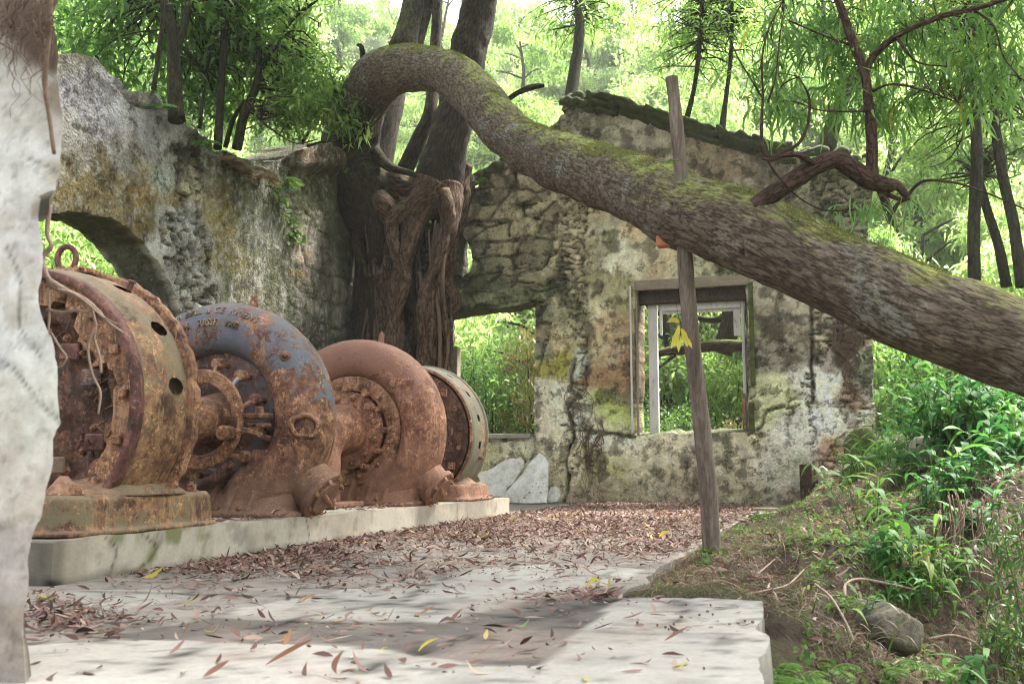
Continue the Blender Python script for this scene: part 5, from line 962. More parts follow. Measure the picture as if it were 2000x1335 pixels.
rt([(880, 560, 17.5, 30), (888, 590, 17.5, 32), (875, 610, 17.5, 20)], 'bark_red', .01, .07, seed=421)
rq = random.Random(31)
for k in range(9):
    x = 704+k*20+rq.uniform(-4, 4); y0 = rq.uniform(385, 450); w_ = rq.uniform(9, 24); ph = rq.uniform(0, 6); pts = []
    for q in range(8):
        y_ = y0+(1010-y0)*q/7; pts.append((x+17*math.sin(q*1.15+ph)+(792-x)*.22*math.exp(-((q-2)/1.6)**2), y_, 17.05+.2*math.sin(q*1.4+ph*2)+(k % 3)*.14, w_*(.75+.4*abs(math.sin(q*1.9+ph)))))
    rt(pts, 'bark_dark' if k % 3 == 0 else 'bark_red', .018, .05, 440+k)
rt([(840, 372, 16.9, 30), (800, 402, 16.75, 34), (764, 436, 16.7, 30), (772, 490, 16.7, 24), (790, 540, 16.65, 26), (776, 600, 16.6, 22), (762, 660, 16.6, 20), (770, 800, 16.7, 24), (770, 1000, 16.8, 30)], 'bark_red', .012, .06, 470)
rt([(868, 372, 17.0, 22), (880, 420, 16.9, 20), (868, 470, 16.8, 17), (850, 520, 16.75, 18), (828, 570, 16.7, 18), (822, 640, 16.7, 16), (830, 760, 16.8, 20), (830, 1000, 16.9, 24)], 'bark_red', .01, .05, 471)
for k in range(16):
    x = random.uniform(700, 885); y0 = random.uniform(430, 560); m = MB(); pts = [(x+random.uniform(-8, 8)*(q > 0), y0+q*random.uniform(50, 90), 16.95+random.uniform(-.15, .15), random.uniform(4, 11)) for q in range(5)]
    limb(m, pts, 8, .08, .004, 6, 430+k); m.build('thin_root', M['bark_red' if k % 2 else 'root_dark'], bt, smooth=True)

# branch rising from the leaning trunk, with sickle-shaped leaves
Yb = 6.25
def br(spec, seed, seg=14, amp=.004, par=None, mat='bark_thin'):
    m = MB(); P = [atD(a, b, d) for a, b, d, w in spec]; R = [w/2*d/F for a, b, d, w in spec]; m.tube(P, R, seg, .02, amp, 9, seed); return m.build('branch', M[mat], par or bt, smooth=True), P
TW = []                                    # twig tips for the sickle leaves
for k, sp in enumerate([[(1478, 405, 6.35, 42), (1515, 375, 6.3, 36), (1560, 345, 6.3, 36), (1600, 322, 6.3, 34), (1635, 312, 6.3, 36), (1668, 332, 6.3, 36), (1700, 352, 6.3, 36), (1730, 362, 6.3, 32), (1752, 362, 6.3, 18), (1768, 380, 6.3, 15), (1774, 392, 6.3, 11)],
        [(1700, 352, 6.3, 34), (1703, 320, 6.3, 24), (1702, 260, 6.3, 21), (1696, 200, 6.3, 20), (1690, 150, 6.3, 18), (1668, 90, 6.3, 17), (1648, 30, 6.3, 15), (1620, -40, 6.3, 13)],
        [(1690, 148, 6.3, 15), (1706, 110, 6.3, 14), (1750, 72, 6.2, 12), (1830, 35, 6.1, 11), (1900, 18, 6.0, 10), (1960, 0, 6.0, 8), (2010, -20, 6, 6)],
        [(1715, 365, 6.3, 14), (1735, 380, 6.3, 10), (1755, 388, 6.3, 9), (1772, 388, 6.3, 8)], [(1716, 365, 6.3, 14), (1730, 400, 6.3, 12), (1742, 414, 6.3, 11), (1752, 400, 6.3, 8), (1770, 385, 6.3, 8), (1790, 362, 6.25, 7), (1815, 352, 6.2, 6), (1870, 358, 6.2, 5), (1930, 378, 6.2, 4), (2005, 410, 6.2, 3)],
        [(1590, 320, 6.25, 12), (1560, 303, 6.2, 12), (1530, 303, 6.2, 11), (1508, 312, 6.2, 9), (1488, 308, 6.2, 8)], [(1508, 312, 6.2, 9), (1530, 296, 6.2, 8), (1560, 280, 6.2, 7), (1578, 240, 6.2, 6), (1580, 190, 6.2, 5), (1560, 150, 6.2, 3)],
        [(1498, 308, 6.2, 8), (1488, 280, 6.2, 7), (1488, 230, 6.2, 6), (1490, 180, 6.2, 5), (1488, 120, 6.2, 4), (1500, 60, 6.3, 4), (1530, 0, 6.4, 3), (1545, -40, 6.4, 3)], [(1488, 190, 6.2, 4), (1470, 160, 6.2, 3.5), (1440, 110, 6.2, 3), (1420, 60, 6.2, 2)], [(1500, 200, 6.2, 4), (1515, 150, 6.2, 3), (1522, 80, 6.2, 3), (1532, 10, 6.2, 2)],
        [(1700, 180, 6.3, 6), (1740, 165, 6.2, 5), (1800, 175, 6.2, 4), (1870, 200, 6.2, 3)], [(1702, 215, 6.3, 5), (1660, 218, 6.2, 4), (1600, 215, 6.2, 3), (1560, 200, 6.2, 2)], [(1750, 72, 6.2, 8), (1790, 120, 6.1, 4), (1850, 130, 6.1, 3)], [(1900, 18, 6.0, 5), (1940, 50, 6.0, 4), (1960, 110, 6.0, 3), (1990, 150, 6, 2)],
        [(1668, 90, 6.3, 6), (1610, 70, 6.3, 4), (1540, 40, 6.3, 3)], [(1640, 318, 6.3, 6), (1660, 345, 6.3, 5), (1690, 350, 6.25, 4)], [(1498, 312, 6.2, 4), (1520, 345, 6.2, 4), (1560, 385, 6.25, 3), (1610, 410, 6.3, 3), (1680, 408, 6.3, 2)]]):
    o, P = br(sp, 450+k, 22 if k < 3 else 8, .006 if k < 3 else .001); C_ = catmull(np.array(P), .09)
    if k >= 1: TW.append(C_[len(C_)//3:])
r_ = np.random.default_rng(12); SHADE_CROWN = [(-4.5, 15, 13, 3, 3, 1.3, 1000), (-1, 14, 12.5, 2.8, 2.8, 1.2, 1500), (-4, 10, 12, 3, 2.4, 1.0, 900), (0, 9.5, 11.5, 2.6, 2.4, 1, 1500), (-7, 7, 11, 2.6, 2.6, 1, 700), (3.2, 12, 12, 2.6, 2.8, 1.2, 1600), (-.5, 18.5, 13, 3, 2.5, 1.3, 900), (4, 17, 13, 2.6, 2.6, 1.2, 600), (-3.2, 6, 11, 2.4, 2.2, .9, 600), (3.8, 8.6, 11, 2.4, 2.6, 1, 1500), (1.5, 11, 11.6, 2.4, 2.4, 1, 1200), (.8, 5.5, 10.5, 2.4, 2.2, .9, 500)]  # unseen canopy added overhead to keep direct sun off the ruin
blobs = [(1600, 80, 6.2, .42, .4, .3, 50), (1740, 60, 6.1, .45, .4, .3, 60), (1880, 80, 6.0, .4, .4, .3, 50), (1550, 210, 6.1, .3, .3, .2, 26), (1690, 200, 6.1, .36, .35, .22, 30), (1800, 190, 6.1, .4, .35, .2, 38), (1500, 150, 6.2, .22, .3, .3, 16), (1940, 150, 6, .3, .3, .25, 24), (1560, 30, 6.3, .4, .4, .2, 30), (1960, 0, 6.0, .3, .3, .2, 24)]
Cc = np.vstack([blob_pts(atD(x, y, d+.42), (a*1.06, b*.7, c), int(n*.9), r_, .1) for x, y, d, a, b, c, n in blobs]); Wt = np.vstack(TW)
near = Wt[np.argmin(np.linalg.norm(Cc[:, None]-Wt[None], axis=2), 1)]; m = MB()
for c, q in zip(Cc[::2], near[::2]):
    mid = (c+q)/2+r_.normal(0, .03, 3)+(0, 0, .02); m.tube([q, mid, c], [.0035, .0025, .0012], 4, .12)
m.build('twigs', M['bark_thin'], bt, smooth=True)['kind'] = 'stuff'
V, Q = whorls(Cc, r_, 9, .145, .0185, .05, -.1, ROW5, .5, .35, .35); lf = place('sickle_leaves', V, Q, None, M['leaf_sickle'], bt); lf['kind'] = 'stuff'
CB = np.vstack([blob_pts(c[:3], c[3:6], c[6], r_, .1) for c in SHADE_CROWN]); CB = CB[fbm(CB*.7, 77, 3) > -.3]
V, Q = whorls(CB, r_, 9, .26, .07, .12, 0, ROW3, .4, .1, .3); place('shade_crown', V, Q, None, M['leaf_mid'], bt)['kind'] = 'stuff'
m = MB(); top1 = atY(960, -160, 18); top2 = atY(830, -150, 17)
for c in SHADE_CROWN:
    e = np.array(c[:3]); b = top1 if c[0] > -5 else top2; m.tube([b, (b+e)/2+[0, 0, .7], e], [.16, .1, .04], 10, .2, .01, 3, 4)
m.build('shade_crown_limbs', M['bark_dark'], bt, smooth=True)  # limbs added to carry the unseen shade canopy
Cs = atD(1705, 405, 6.3)+r_.normal(0, 1, (14, 3))*np.array([.11, .06, .03]); V, Q = whorls(Cs, r_, 6, .13, .013, .02, -.4, ROW5, .5, .2, .7); place('sickle_leaves', V, Q, None, M['leaf_sickle'], bt)['kind'] = 'stuff'

# ------------------------------------------------------------------ propping pole, wedge
b0, t0 = atZ(1392, 1104, -.03), atD(1310, 150, 7.05); b0 = atD(1392, 1104, 7.06)
m = MB(); P = [b0+(t0-b0)*t+np.array([.012*math.sin(t*9), .01*math.cos(t*7), 0]) for t in np.linspace(0, 1, 14)]; R, _, _ = sweep(P, np.linspace(.066, .045, 14), 40, .03, .007, 4, 501, .0015); m.ringsweep(R)
o = m.build('prop_pole', M['pole'], None, tuple(b0), smooth=False); tag(o, 'tall weathered grey wooden pole propped upright behind the mossy leaning trunk', 'pole')
a, b = atD(1288, 445, 7.2), atD(1334, 484, 7.2); m = MB(); m.box((a[0]-.02, a[1]-.05, b[2]), (b[0]+.02, a[1]+.05, a[2]+.06), .008, rot=.0)
o = m.build('terracotta_block', M['terracotta'], None, tuple((a+b)/2)); tag(o, 'orange terracotta block wedged between the pole and the underside of the leaning trunk', 'block')
# spray of yellow leaves hanging beside the pole
yl = thing('yellow_leaf_spray', atD(1325, 655, 6.9), 'spray of bright yellow leaves hanging in front of the window beside the pole', 'leaf spray')
m = MB(); m.tube([atD(1330, 500, 6.95), atD(1326, 560, 6.9), atD(1322, 600, 6.88), atD(1330, 640, 6.86), atD(1326, 665, 6.86)], [.0016]*5, 5, .03); m.build('stalk', M['bark_thin'], yl, smooth=True)
base = np.array([atD(x, y, 6.87) for x, y in ((1328, 628), (1326, 634), (1330, 640), (1324, 645), (1332, 648), (1327, 655), (1331, 658), (1323, 652), (1329, 630))]); dr = np.array([(-.9, 0, .2), (-.5, 0, -1), (.55, .1, -.9), (-.6, .1, -1), (.4, 0, -1), (-.1, 0, -1), (.7, 0, -.6), (-.5, -.1, -.9), (-.7, 0, .5)])
V, Q = leaves(base, dr, .1, .034, ROW5, .2, .1, up=np.tile([.1, -1.0, .2], (9, 1)), seed=3); place('leaflets', V, Q, None, M['leaf_yellow'], yl)
# ------------------------------------------------------------------ things on the floor
def prism(outl, th, n, mat, name, label, cat, tilt_c=None, group=None):
    """an irregular flat stone: outline points in world space, pushed back along n"""
    P = np.array(outl); n = np.array(n, float); n /= np.linalg.norm(n); c = P.mean(0); k = len(P); rings = [c+(P-c)*.965, P+n*.008, P+n*(th-.01), c+(P-c)*.97+n*th]
    m = MB(); m.ringsweep([list(x) for x in rings]); o = m.build(name, mat, None, (c[0], c[1], P[:, 2].min())); return tag(o, label, cat, group)
def leaned(pts, Y0, lean):                  # pixel outline on a plane leaning back from the floor line at Y0
    out = []
    for px, py in pts:
        r = ray(px, py); t = (Y0-lean*HC*-1*0)/r[1]
        for _ in range(6): z = HC+r[2]*t; t = (Y0+lean*max(z, 0))/r[1]
        out.append(np.array([r[0]*t, r[1]*t, HC+r[2]*t]))
    return out
prism(leaned([(985, 978), (986, 962), (1003, 943), (1020, 925), (1036, 900), (1053, 884), (1062, 890), (1071, 903), (1070, 930), (1069, 960), (1066, 981), (1030, 982), (1000, 981)], 17.2, .25), .07, (0, 1, -.25), M['white_stone'], 'stone_slab', 'white triangular stone slab with drilled holes leaning on the wall below the doorway sill', 'slab', group='pale slabs leaning on the gable wall')
prism(leaned([(930, 925), (960, 915), (985, 898), (1000, 894), (1022, 896), (1023, 912), (1010, 930), (1003, 944), (985, 955), (962, 944), (938, 938)], 17.55, .22), .07, (0, 1, -.25), M['white_stone'], 'stone_slab', 'pale jagged stone slab leaning behind the white triangular one', 'slab', group='pale slabs leaning on the gable wall')
prism(leaned([(920, 950), (940, 938), (975, 944), (990, 952), (984, 978), (960, 984), (920, 984)], 17.35, .2), .1, (0, 1, -.25), M['white_stone'], 'stone_slab', 'low pale stone slab lying left of the white triangular one beside the plinth end', 'slab', group='pale slabs leaning on the gable wall')
prism(leaned([(1071, 960), (1076, 950), (1085, 949), (1092, 956), (1093, 968), (1088, 979), (1075, 981), (1070, 975)], 17.5, .15), .1, (0, 1, -.2), M['white_stone'], 'stone', 'small rounded pale stone just right of the white triangular slab', 'stone')
m = MB()
for x, y in ((1036, 930), (1047, 944), (1062, 944), (1052, 952), (1034, 962), (1024, 972), (1056, 962), (1040, 950)):
    c = leaned([(x, y)], 17.2, .25)[0]; m.cyl(c-(0, .001, 0), c+(0, .02, 0), .014 if y < 960 else .022, seg=10)
prt = m.build('drill_hole', M['rust_dark'], [o for o in COL.objects if o.get('label', '').startswith('white triangular')][0])
def boxpx(name, a, b, Y, dp, mat, label, cat, e=.012, rot=0):
    A, B = atY(*a, Y), atY(*b, Y); m = MB(); m.box((min(A[0], B[0]), Y, min(A[2], B[2])), (max(A[0], B[0]), Y+dp, max(A[2], B[2])), e, rot); o = m.build(name, mat, None, ((A[0]+B[0])/2, Y, min(A[2], B[2]))); return tag(o, label, cat)
boxpx('board', (1561, 906), (1588, 990), 17.6, .07, M['bark_thin'], 'short dark brown board standing upright against the right end of the gable wall', 'board')
boxpx('plank', (1437, 991), (1552, 1003), 15.6, .28, M['wood'], 'weathered plank lying on the littered floor before the short upright board', 'plank', rot=.03)
def stone(px, py, Y, r, mat, name, label, cat, seed, sq=(1, 1, .7), group=None):
    c = atY(px, py, Y); n = 44; th = np.arange(n)/n*2*np.pi; rings = []; rs_ = np.random.default_rng(seed)
    for ph in np.linspace(-1.5, 1.5, 26): rings.append(np.c_[np.cos(th)*math.cos(ph), np.sin(th)*math.cos(ph), np.full(n, math.sin(ph))])
    R = np.array(rings); D_ = R.reshape(-1, 3); D_ = D_/np.linalg.norm(D_, axis=1)[:, None]; pn = rand_dirs(13, rs_); ph_ = rs_.uniform(.62, 1.0, 13)
    rad_ = np.min(np.where(D_@pn.T > .08, ph_/np.maximum(D_@pn.T, .08), 9), 1); rad_ = np.minimum(rad_, 1.25)*(1+.05*fbm(D_*3+seed, seed, 3)+.035*fbm(D_*11+seed, seed+1, 3)); P = D_*rad_[:, None]*np.array(sq)*r+c
    m = MB(); m.ringsweep(P.reshape(R.shape)); o = m.build(name, M[mat], None, tuple(c-np.array([0, 0, r*sq[2]*.7])), smooth=True); return tag(o, label, cat, group)
stone(1728, 1222, 5.9, .19, 'rock', 'rock', 'big grey angular rock sticking out of the lower eroded bank', 'rock', 3, (1.15, .9, .82))
stone(1690, 905, 15.6, .42, 'rock_green', 'rock', 'moss covered boulder at the foot of the right end of the gable wall', 'rock', 5, (.7, 1, 1))
stone(1685, 945, 14.5, .4, 'rock_green', 'rock', 'lower mossy boulder below the plants at the end of the gable wall', 'rock', 6, (.8, 1, .9))
stone(1660, 990, 12.4, .3, 'rock', 'rock', 'flat yellowish stone block jutting from the top of the bank', 'rock', 8, (1.3, 1, .42))
stone(1735, 960, 12, .22, 'rock_green', 'rock', 'rounded dark boulder half buried in the upper bank', 'rock', 9, (1, 1, .9))
stone(1815, 875, 11, .16, 'plinth_stone', 'rock', 'pale pinkish stone resting among the tall blade plants', 'rock', 10, (1, 1, .8))
stone(1620, 950, 16.6, .35, 'plinth_stone', 'rubble_stone', 'broken plaster lump fallen at the right corner of the gable wall', 'rubble', 11, (.6, .6, .8))
stone(1190, 992, 16.4, .1, 'white_stone', 'plaster_fragment', 'small pale plaster fragment lying on the floor before the wall crack', 'fragment', 12, (1.5, 1, .45))
for k, (px, py, Y, r) in enumerate([(1580, 1000, 14, .1), (1625, 1030, 10.5, .09), (1700, 1075, 7.6, .05), (1560, 1060, 8, .04), (1660, 1160, 6.2, .05), (1800, 1160, 6.8, .05), (1620, 1250, 5.3, .04), (1705, 985, 11, .1), (1650, 975, 13, .1)]):
    stone(px, py, Y, r, 'rock', 'bank_stone', 'small grey brown stone half buried in the eroded bank', 'stone', 20+k, (1.2, 1, .6), 'small stones in the bank')
# ------------------------------------------------------------------ leaf litter and fallen leaves
def litter(name, pts, z, L, W, mat, seed, lift=.5, label=None, cat=None):
    r = np.random.default_rng(seed); n = len(pts); P = np.c_[pts, z]; D = rand_dirs(n, r); D[:, 2] = r.uniform(-.05, .22, n)
    V, Q = leaves(P, D, L*r.uniform(.55, 1.4, n), W*r.uniform(.6, 1.3, n), ROW5, r.uniform(-.35, .2, n), .35, up=np.array([0, 0, 1.0])+r.normal(0, lift, (n, 3)), seed=seed)
    zz = np.repeat(z, 10); V[:, 2] = np.maximum(V[:, 2], zz-.001)
    o = place(name, V, Q, None, M[mat]); return tag(o, kind='stuff')
r_ = np.random.default_rng(77); n = 120000; X = r_.uniform(-4.1, -.3, n); Y = 2.5+15.6*r_.uniform(0, 1, n)
P = np.c_[X, Y, X*0]; px, py = proj_np(P); nz = fbm(P*.9, 600, 4); n2 = fbm(P*3, 601, 3)
dens = .04+.66*sstep(6.0, 9.5, Y+1.6*nz)*(.5+.5*sstep(-.3, .3, n2))
dens = np.maximum(dens, .9*np.exp(-((X+4.0)/.35)**2)*(Y > 4.6)*sstep(4.6, 6, Y)); dens = np.maximum(dens, .85*sstep(-.1, .25, nz+.3*n2)*(Y > 5.4)*(Y < 9)*(X < -2.2))
dens = np.maximum(dens, .95*np.exp(-(((px-120)/120)**2+((py-1215)/34)**2))); dens = np.maximum(dens, .6*np.exp(-(((px-850)/420)**2+((py-1130)/34)**2))*sstep(-.25, .15, n2)); dens = np.maximum(dens, .07*(py > 1200))
dens = np.maximum(dens, .5*np.exp(-((py-1165)/14)**2)*(px > 1000)*(px < 1300))
for p in lightP[:2]: dens = np.where(in_poly(X, Y, p), dens*.3, dens)
k = (r_.uniform(0, 1, n) < dens*.5)&((X < -1.1) | (Y < 5.05)) & (X < -.36); X, Y = X[k], Y[k]
z = .012+r_.uniform(0, .022, len(X))*sstep(5, 8, Y)
o = litter('leaf_litter', np.c_[X, Y], z, .072, .018, 'leaf_dead', 5); tag(o, 'reddish brown fallen leaves littering the floor', 'leaf litter')
nb = 26000; Xb = np.repeat(X, 2)[:nb]+r_.normal(0, .14, min(nb, 2*len(X))); Yb_ = np.repeat(Y, 2)[:nb]+r_.normal(0, .14, min(nb, 2*len(X))); kb = ((Xb < -1.1) | (Yb_ < 5.05)) & (Xb < -.36) & (Xb > -4.08); Xb, Yb_ = Xb[kb], Yb_[kb]
o = litter('leaf_crumbs', np.c_[Xb, Yb_], .011+0*Xb, .022, .011, 'leaf_dead', 15); tag(o, 'small broken leaf crumbs and dirt between the fallen leaves', 'leaf crumbs')
n = 2600; Y = r_.uniform(4.6, 12.8, n); X = np.clip(-4.13-np.abs(r_.normal(0, .18, n)), -4.7, -4.14); k = (Y > 6.3) & ((Y % 2.6) > .6); X, Y = X[k], Y[k]; k = r_.uniform(0, 1, len(X)) < .3
o = litter('leaf_litter', np.c_[X[k], Y[k]], .257+r_.uniform(0, .01, k.sum()), .08, .018, 'leaf_dead', 6); tag(o, 'thin scatter of brown leaves on top of the plinth', 'leaf litter')
n = 30000; X = r_.uniform(-1.4, 3.4, n); Y = 3+r_.uniform(0, 1, n)**1.3*15; k = (X > -.95) & ((Y > 5.25) | (X > -.1)) & (fbm(np.c_[X*1.4, Y*1.4, X*0], 605, 3)+r_.uniform(-.7, .5, n) > .0); X, Y = X[k], Y[k]
o = litter('leaf_litter', np.c_[X, Y], hgt(X, Y)+.012, .075, .017, 'leaf_dead', 7, .8); tag(o, 'brown leaves and debris scattered on the eroded soil bank', 'leaf litter')
# straw, rootlets and grass on the bank
def surf_pts(n, r, x0, x1, y0, y1, thr, sd, sc_=1.2):
    X = r.uniform(x0, x1, n); Y = r.uniform(y0, y1, n); k = (fbm(np.c_[X*sc_, Y*sc_, X*0], sd, 3)+r.uniform(-.25, .25, n) > thr) & ((X > -1.0) | (Y > 12)) & ((Y > 5.13) | (X > -.16)); X, Y = X[k], Y[k]; return np.c_[X, Y, hgt(X, Y)]
P = surf_pts(90000, r_, -1.1, 2.2, 3, 11, -.1, 610); D = rand_dirs(len(P), r_); D[:, 2] = D[:, 2]*.5+.15
V, Q = leaves(P, D, r_.uniform(.04, .2, len(P)), .0034, ROW5, .6, 1.2, seed=8); o = place('dry_straw', V, Q, None, M['dead_fern']); tag(o, 'dry straw and hair thin rootlets covering the eroded bank', 'straw', kind='stuff')
P = surf_pts(26000, r_, -1.0, 3.4, 3, 15, .1, 611); D = rand_dirs(len(P), r_, 1.2); V, Q = leaves(P, D, r_.uniform(.04, .13, len(P)), .005, ROW5, .6, .3, seed=9); o = place('grass', V, Q, None, M['fern']); tag(o, 'short green grass tufts on the eroded bank', 'grass', kind='stuff')
P = surf_pts(9000, r_, -.9, 3.4, 3, 17, .1, 612, 2.0); V, Q = whorls(P+[0, 0, .02], r_, 5, .045, .026, .02, .6, ROW3, .3); o = place('ground_cover', V, Q, None, M['fern']); tag(o, 'low broad leaved weeds creeping over the bank', 'ground cover', kind='stuff')
# individual fallen leaves that stand out
FL = [(375, 1181, 66, 'leaf_yellow', 'large flat yellow leaf lying nearest the plinth front corner', 5), (296, 1126, 46, 'leaf_yellow', 'yellow leaf lying at the foot of the plinth crack', 10), (467, 1085, 24, 'leaf_yellow', 'yellow leaf against the plinth foot below the blue grey turbine', -20),
      (412, 1228, 34, 'leaf_yellow', 'small bright yellow leaf on the dark floor strip', 5), (828, 1203, 48, 'leaf_tan', 'curled orange brown leaf on the pale floor patch', -5), (600, 1176, 36, 'leaf_tan', 'orange leaf standing up behind the pale floor patch', 15), (718, 1191, 26, 'leaf_tan', 'small orange brown leaf in the middle of the pale floor patch', 20),
      (560, 1258, 32, 'leaf_tan', 'upright curled orange leaf on the dark floor strip', 60), (367, 1236, 26, 'leaf_tan', 'ochre leaf beside the small bright yellow one', 50), (664, 1312, 44, 'leaf_rust', 'dark red curled leaf standing near the lower edge of the view', 70), (1298, 1052, 32, 'leaf_yellow', 'bright yellow leaf lying left of the pole on the littered floor', 5),
      (1132, 1040, 18, 'leaf_yellow', 'small yellow leaf out on the littered floor in front of the wall crack', 0), (1330, 1305, 36, 'leaf_yellow', 'slender yellow green leaf on the near pale slab', 12), (1382, 1272, 26, 'leaf_tan', 'pale tan leaf on the near pale slab beside the joint', -40), (1020, 1221, 30, 'leaf_green1', 'small green leaf on the dark strip by the pale slab', 10),
      (745, 1275, 28, 'leaf_yellow', 'small yellow green leaf at the edge of the near pale floor', 0), (835, 1270, 50, 'leaf_yellow', 'thin curved yellow stem leaf on the dark strip', 25), (1330, 1095, 40, 'leaf_tan', 'crumpled orange leaf just left of the foot of the pole', 20), (560, 1298, 110, 'leaf_rust', 'long red brown leaf across the near pale floor', 0), (420, 1318, 60, 'leaf_rust', 'twisted brown leaf at the left of the near pale floor', 30),
      (1320, 1250, 60, 'leaf_rust', 'long narrow red leaf lying along the joint of the near slab', 8), (650, 1245, 60, 'leaf_rust', 'narrow dull red leaf on the dark floor strip', 4), (1160, 1150, 34, 'leaf_yellow', 'pale yellow leaf at the back edge of the pale slab', 5)]
for k, (px_, py_, ln, mt, lab, dg) in enumerate(FL):
    c = atZ(px_, py_, .014); d = depth(c); L_ = ln*d/F*.78; a = math.radians(dg)+YAW; D = np.array([[math.cos(a)*math.cos(.1), math.sin(a), .12 if dg < 40 else .9]]); P = np.array([c])-D/np.linalg.norm(D)*L_/2; P[:, 2] = .014
    rows = tuple((t, .06+math.sin(math.pi*min(1, t*1.02))**.8) for t in np.linspace(0, .97, 10)); V, Q = leaves(P, D, L_, L_*(.16 if ('narrow' in lab or 'slender' in lab or 'thin' in lab or 'long' in lab) else .36), rows, -.45, .9, up=np.array([[.5*math.sin(k*2.1), -.5+.4*math.cos(k*3.3), 1.0]]), seed=k); V[:, 2] = np.maximum(V[:, 2], .013)
    o = place('fallen_leaf', V, Q, None, M[mt], None, tuple(P[0])); tag(o, lab, 'leaf', 'fallen leaves that stand out on the floor')
m = MB()
for px_, py_ in ((1284, 1220), (1300, 1224), (1306, 1228), (1316, 1218), (1388, 1181), (1470, 1214), (1366, 1200), (1332, 1204), (1375, 1304), (1340, 1180), (1382, 1193), (1317, 1236), (1245, 1215), (1392, 1199), (1455, 1212)):
    c = atZ(px_, py_, .015); m.cyl(c-(0, 0, .004), c+(0, 0, .005), random.uniform(.003, .007), seg=7)
o = m.build('dropped_berries', M['root_dark'], None, tuple(atZ(1300, 1222, .012))); tag(o, 'dark dropped berries and crumbs scattered on the near pale slab', 'berries', kind='stuff')

# ------------------------------------------------------------------ roots on the bank
def broot(spec, r0, r1, label, k, mat='root'):
    pts = [atY(a, b, Y) for a, b, Y in spec]; m = MB(); m.tube(pts, np.linspace(r0, r1, len(pts)), 8, .02, r0*.3, 25, 700+k); o = m.build('bank_root', M[mat], None, tuple(pts[0]), smooth=True); tag(o, label, 'root', 'bare roots on the bank')
BR = [([(1440, 1172, 5.2), (1460, 1160, 5.4), (1500, 1152, 5.5), (1540, 1140, 5.7), (1570, 1112, 6.2)], .008, .004, 'thin pale root looping just behind the near slab corner'),
      ([(1380, 1145, 6.0), (1400, 1133, 6.1), (1430, 1140, 6.0), (1462, 1158, 5.6)], .006, .004, 'short curled root in front of the foot of the pole'),
      ([(1580, 1030, 8.2), (1620, 1062, 7.4), (1655, 1095, 6.8), (1672, 1140, 6.3), (1684, 1178, 6.0)], .02, .01, 'thick dark root running down the middle of the bank'),
      ([(1650, 1165, 5.9), (1652, 1140, 6.0), (1680, 1130, 6.2), (1740, 1140, 6.3), (1790, 1152, 6.5)], .009, .006, 'pale root bowed like an arch across the bank'),
      ([(1592, 1140, 5.9), (1622, 1165, 5.6), (1650, 1210, 5.3), (1668, 1250, 5.1)], .007, .005, 'long pale root trailing down left of the big rock'),
      ([(1765, 1285, 5.6), (1720, 1310, 5.3), (1690, 1335, 5.1), (1660, 1360, 5)], .007, .004, 'pale root below the big rock at the lower edge'),
      ([(1812, 1247, 6.3), (1860, 1240, 6.4), (1905, 1256, 6.5), (1945, 1300, 6.6), (1950, 1350, 6.6)], .009, .005, 'root curving across the bare soil face near the lower right'),
      ([(1480, 1120, 6.4), (1520, 1085, 6.9), (1535, 1065, 7.4)], .006, .003, 'forked dry twig standing on the bank right of the pole'),
      ([(1815, 990, 8.0), (1850, 960, 8.4), (1885, 905, 8.8)], .014, .012, 'straight mossy stick leaning on the top of the soil face')]
for k, (sp, a, b, l) in enumerate(BR): broot(sp, a, b, l, k, 'rock_green' if 'mossy' in l else ('root_dark' if 'dark' in l else 'root'))
m = MB()
for k in range(60):
    x = r_.uniform(1830, 2010); y = r_.uniform(960, 1080); Yq = 7.1+r_.uniform(-.1, .5)+(x-1830)*.002; L_ = r_.uniform(60, 260)
    pts = [atY(x+r_.uniform(-9, 9)*q, y+L_*q/4, Yq-.08*q) for q in range(5)]; m.tube(pts, np.linspace(1, .3, 5)*r_.uniform(.002, .007), 5, .06)
o = m.build('dangling_roots', M['root_dark'], None, tuple(atY(1900, 1040, 7.2)), smooth=True); tag(o, 'curtain of thin roots dangling over the bare soil face', 'roots', kind='stuff')
m = MB()
for k in range(420):
    X = r_.uniform(-.9, 1.6); Y = r_.uniform(3.4, 8.5)
    if X < -.1 and Y < 5.3: continue
    a = r_.uniform(0, 6.28); L_ = r_.uniform(.1, .35); pts = []
    for q in range(4): x, y = X+math.cos(a+q*.3)*L_*q/3, Y+math.sin(a+q*.3)*L_*q/3; pts.append((x, y, hgt(x, y)[0]+.008+.015*(q % 2)))
    if min(p[0] for p in pts) < -1: continue
    m.tube(pts, [.003, .0028, .002, .001], 4, .08)
o = m.build('surface_rootlets', M['root'], None, (0, 6, 0), smooth=True); tag(o, 'web of fine pale rootlets lying over the bank soil', 'rootlets', kind='stuff')

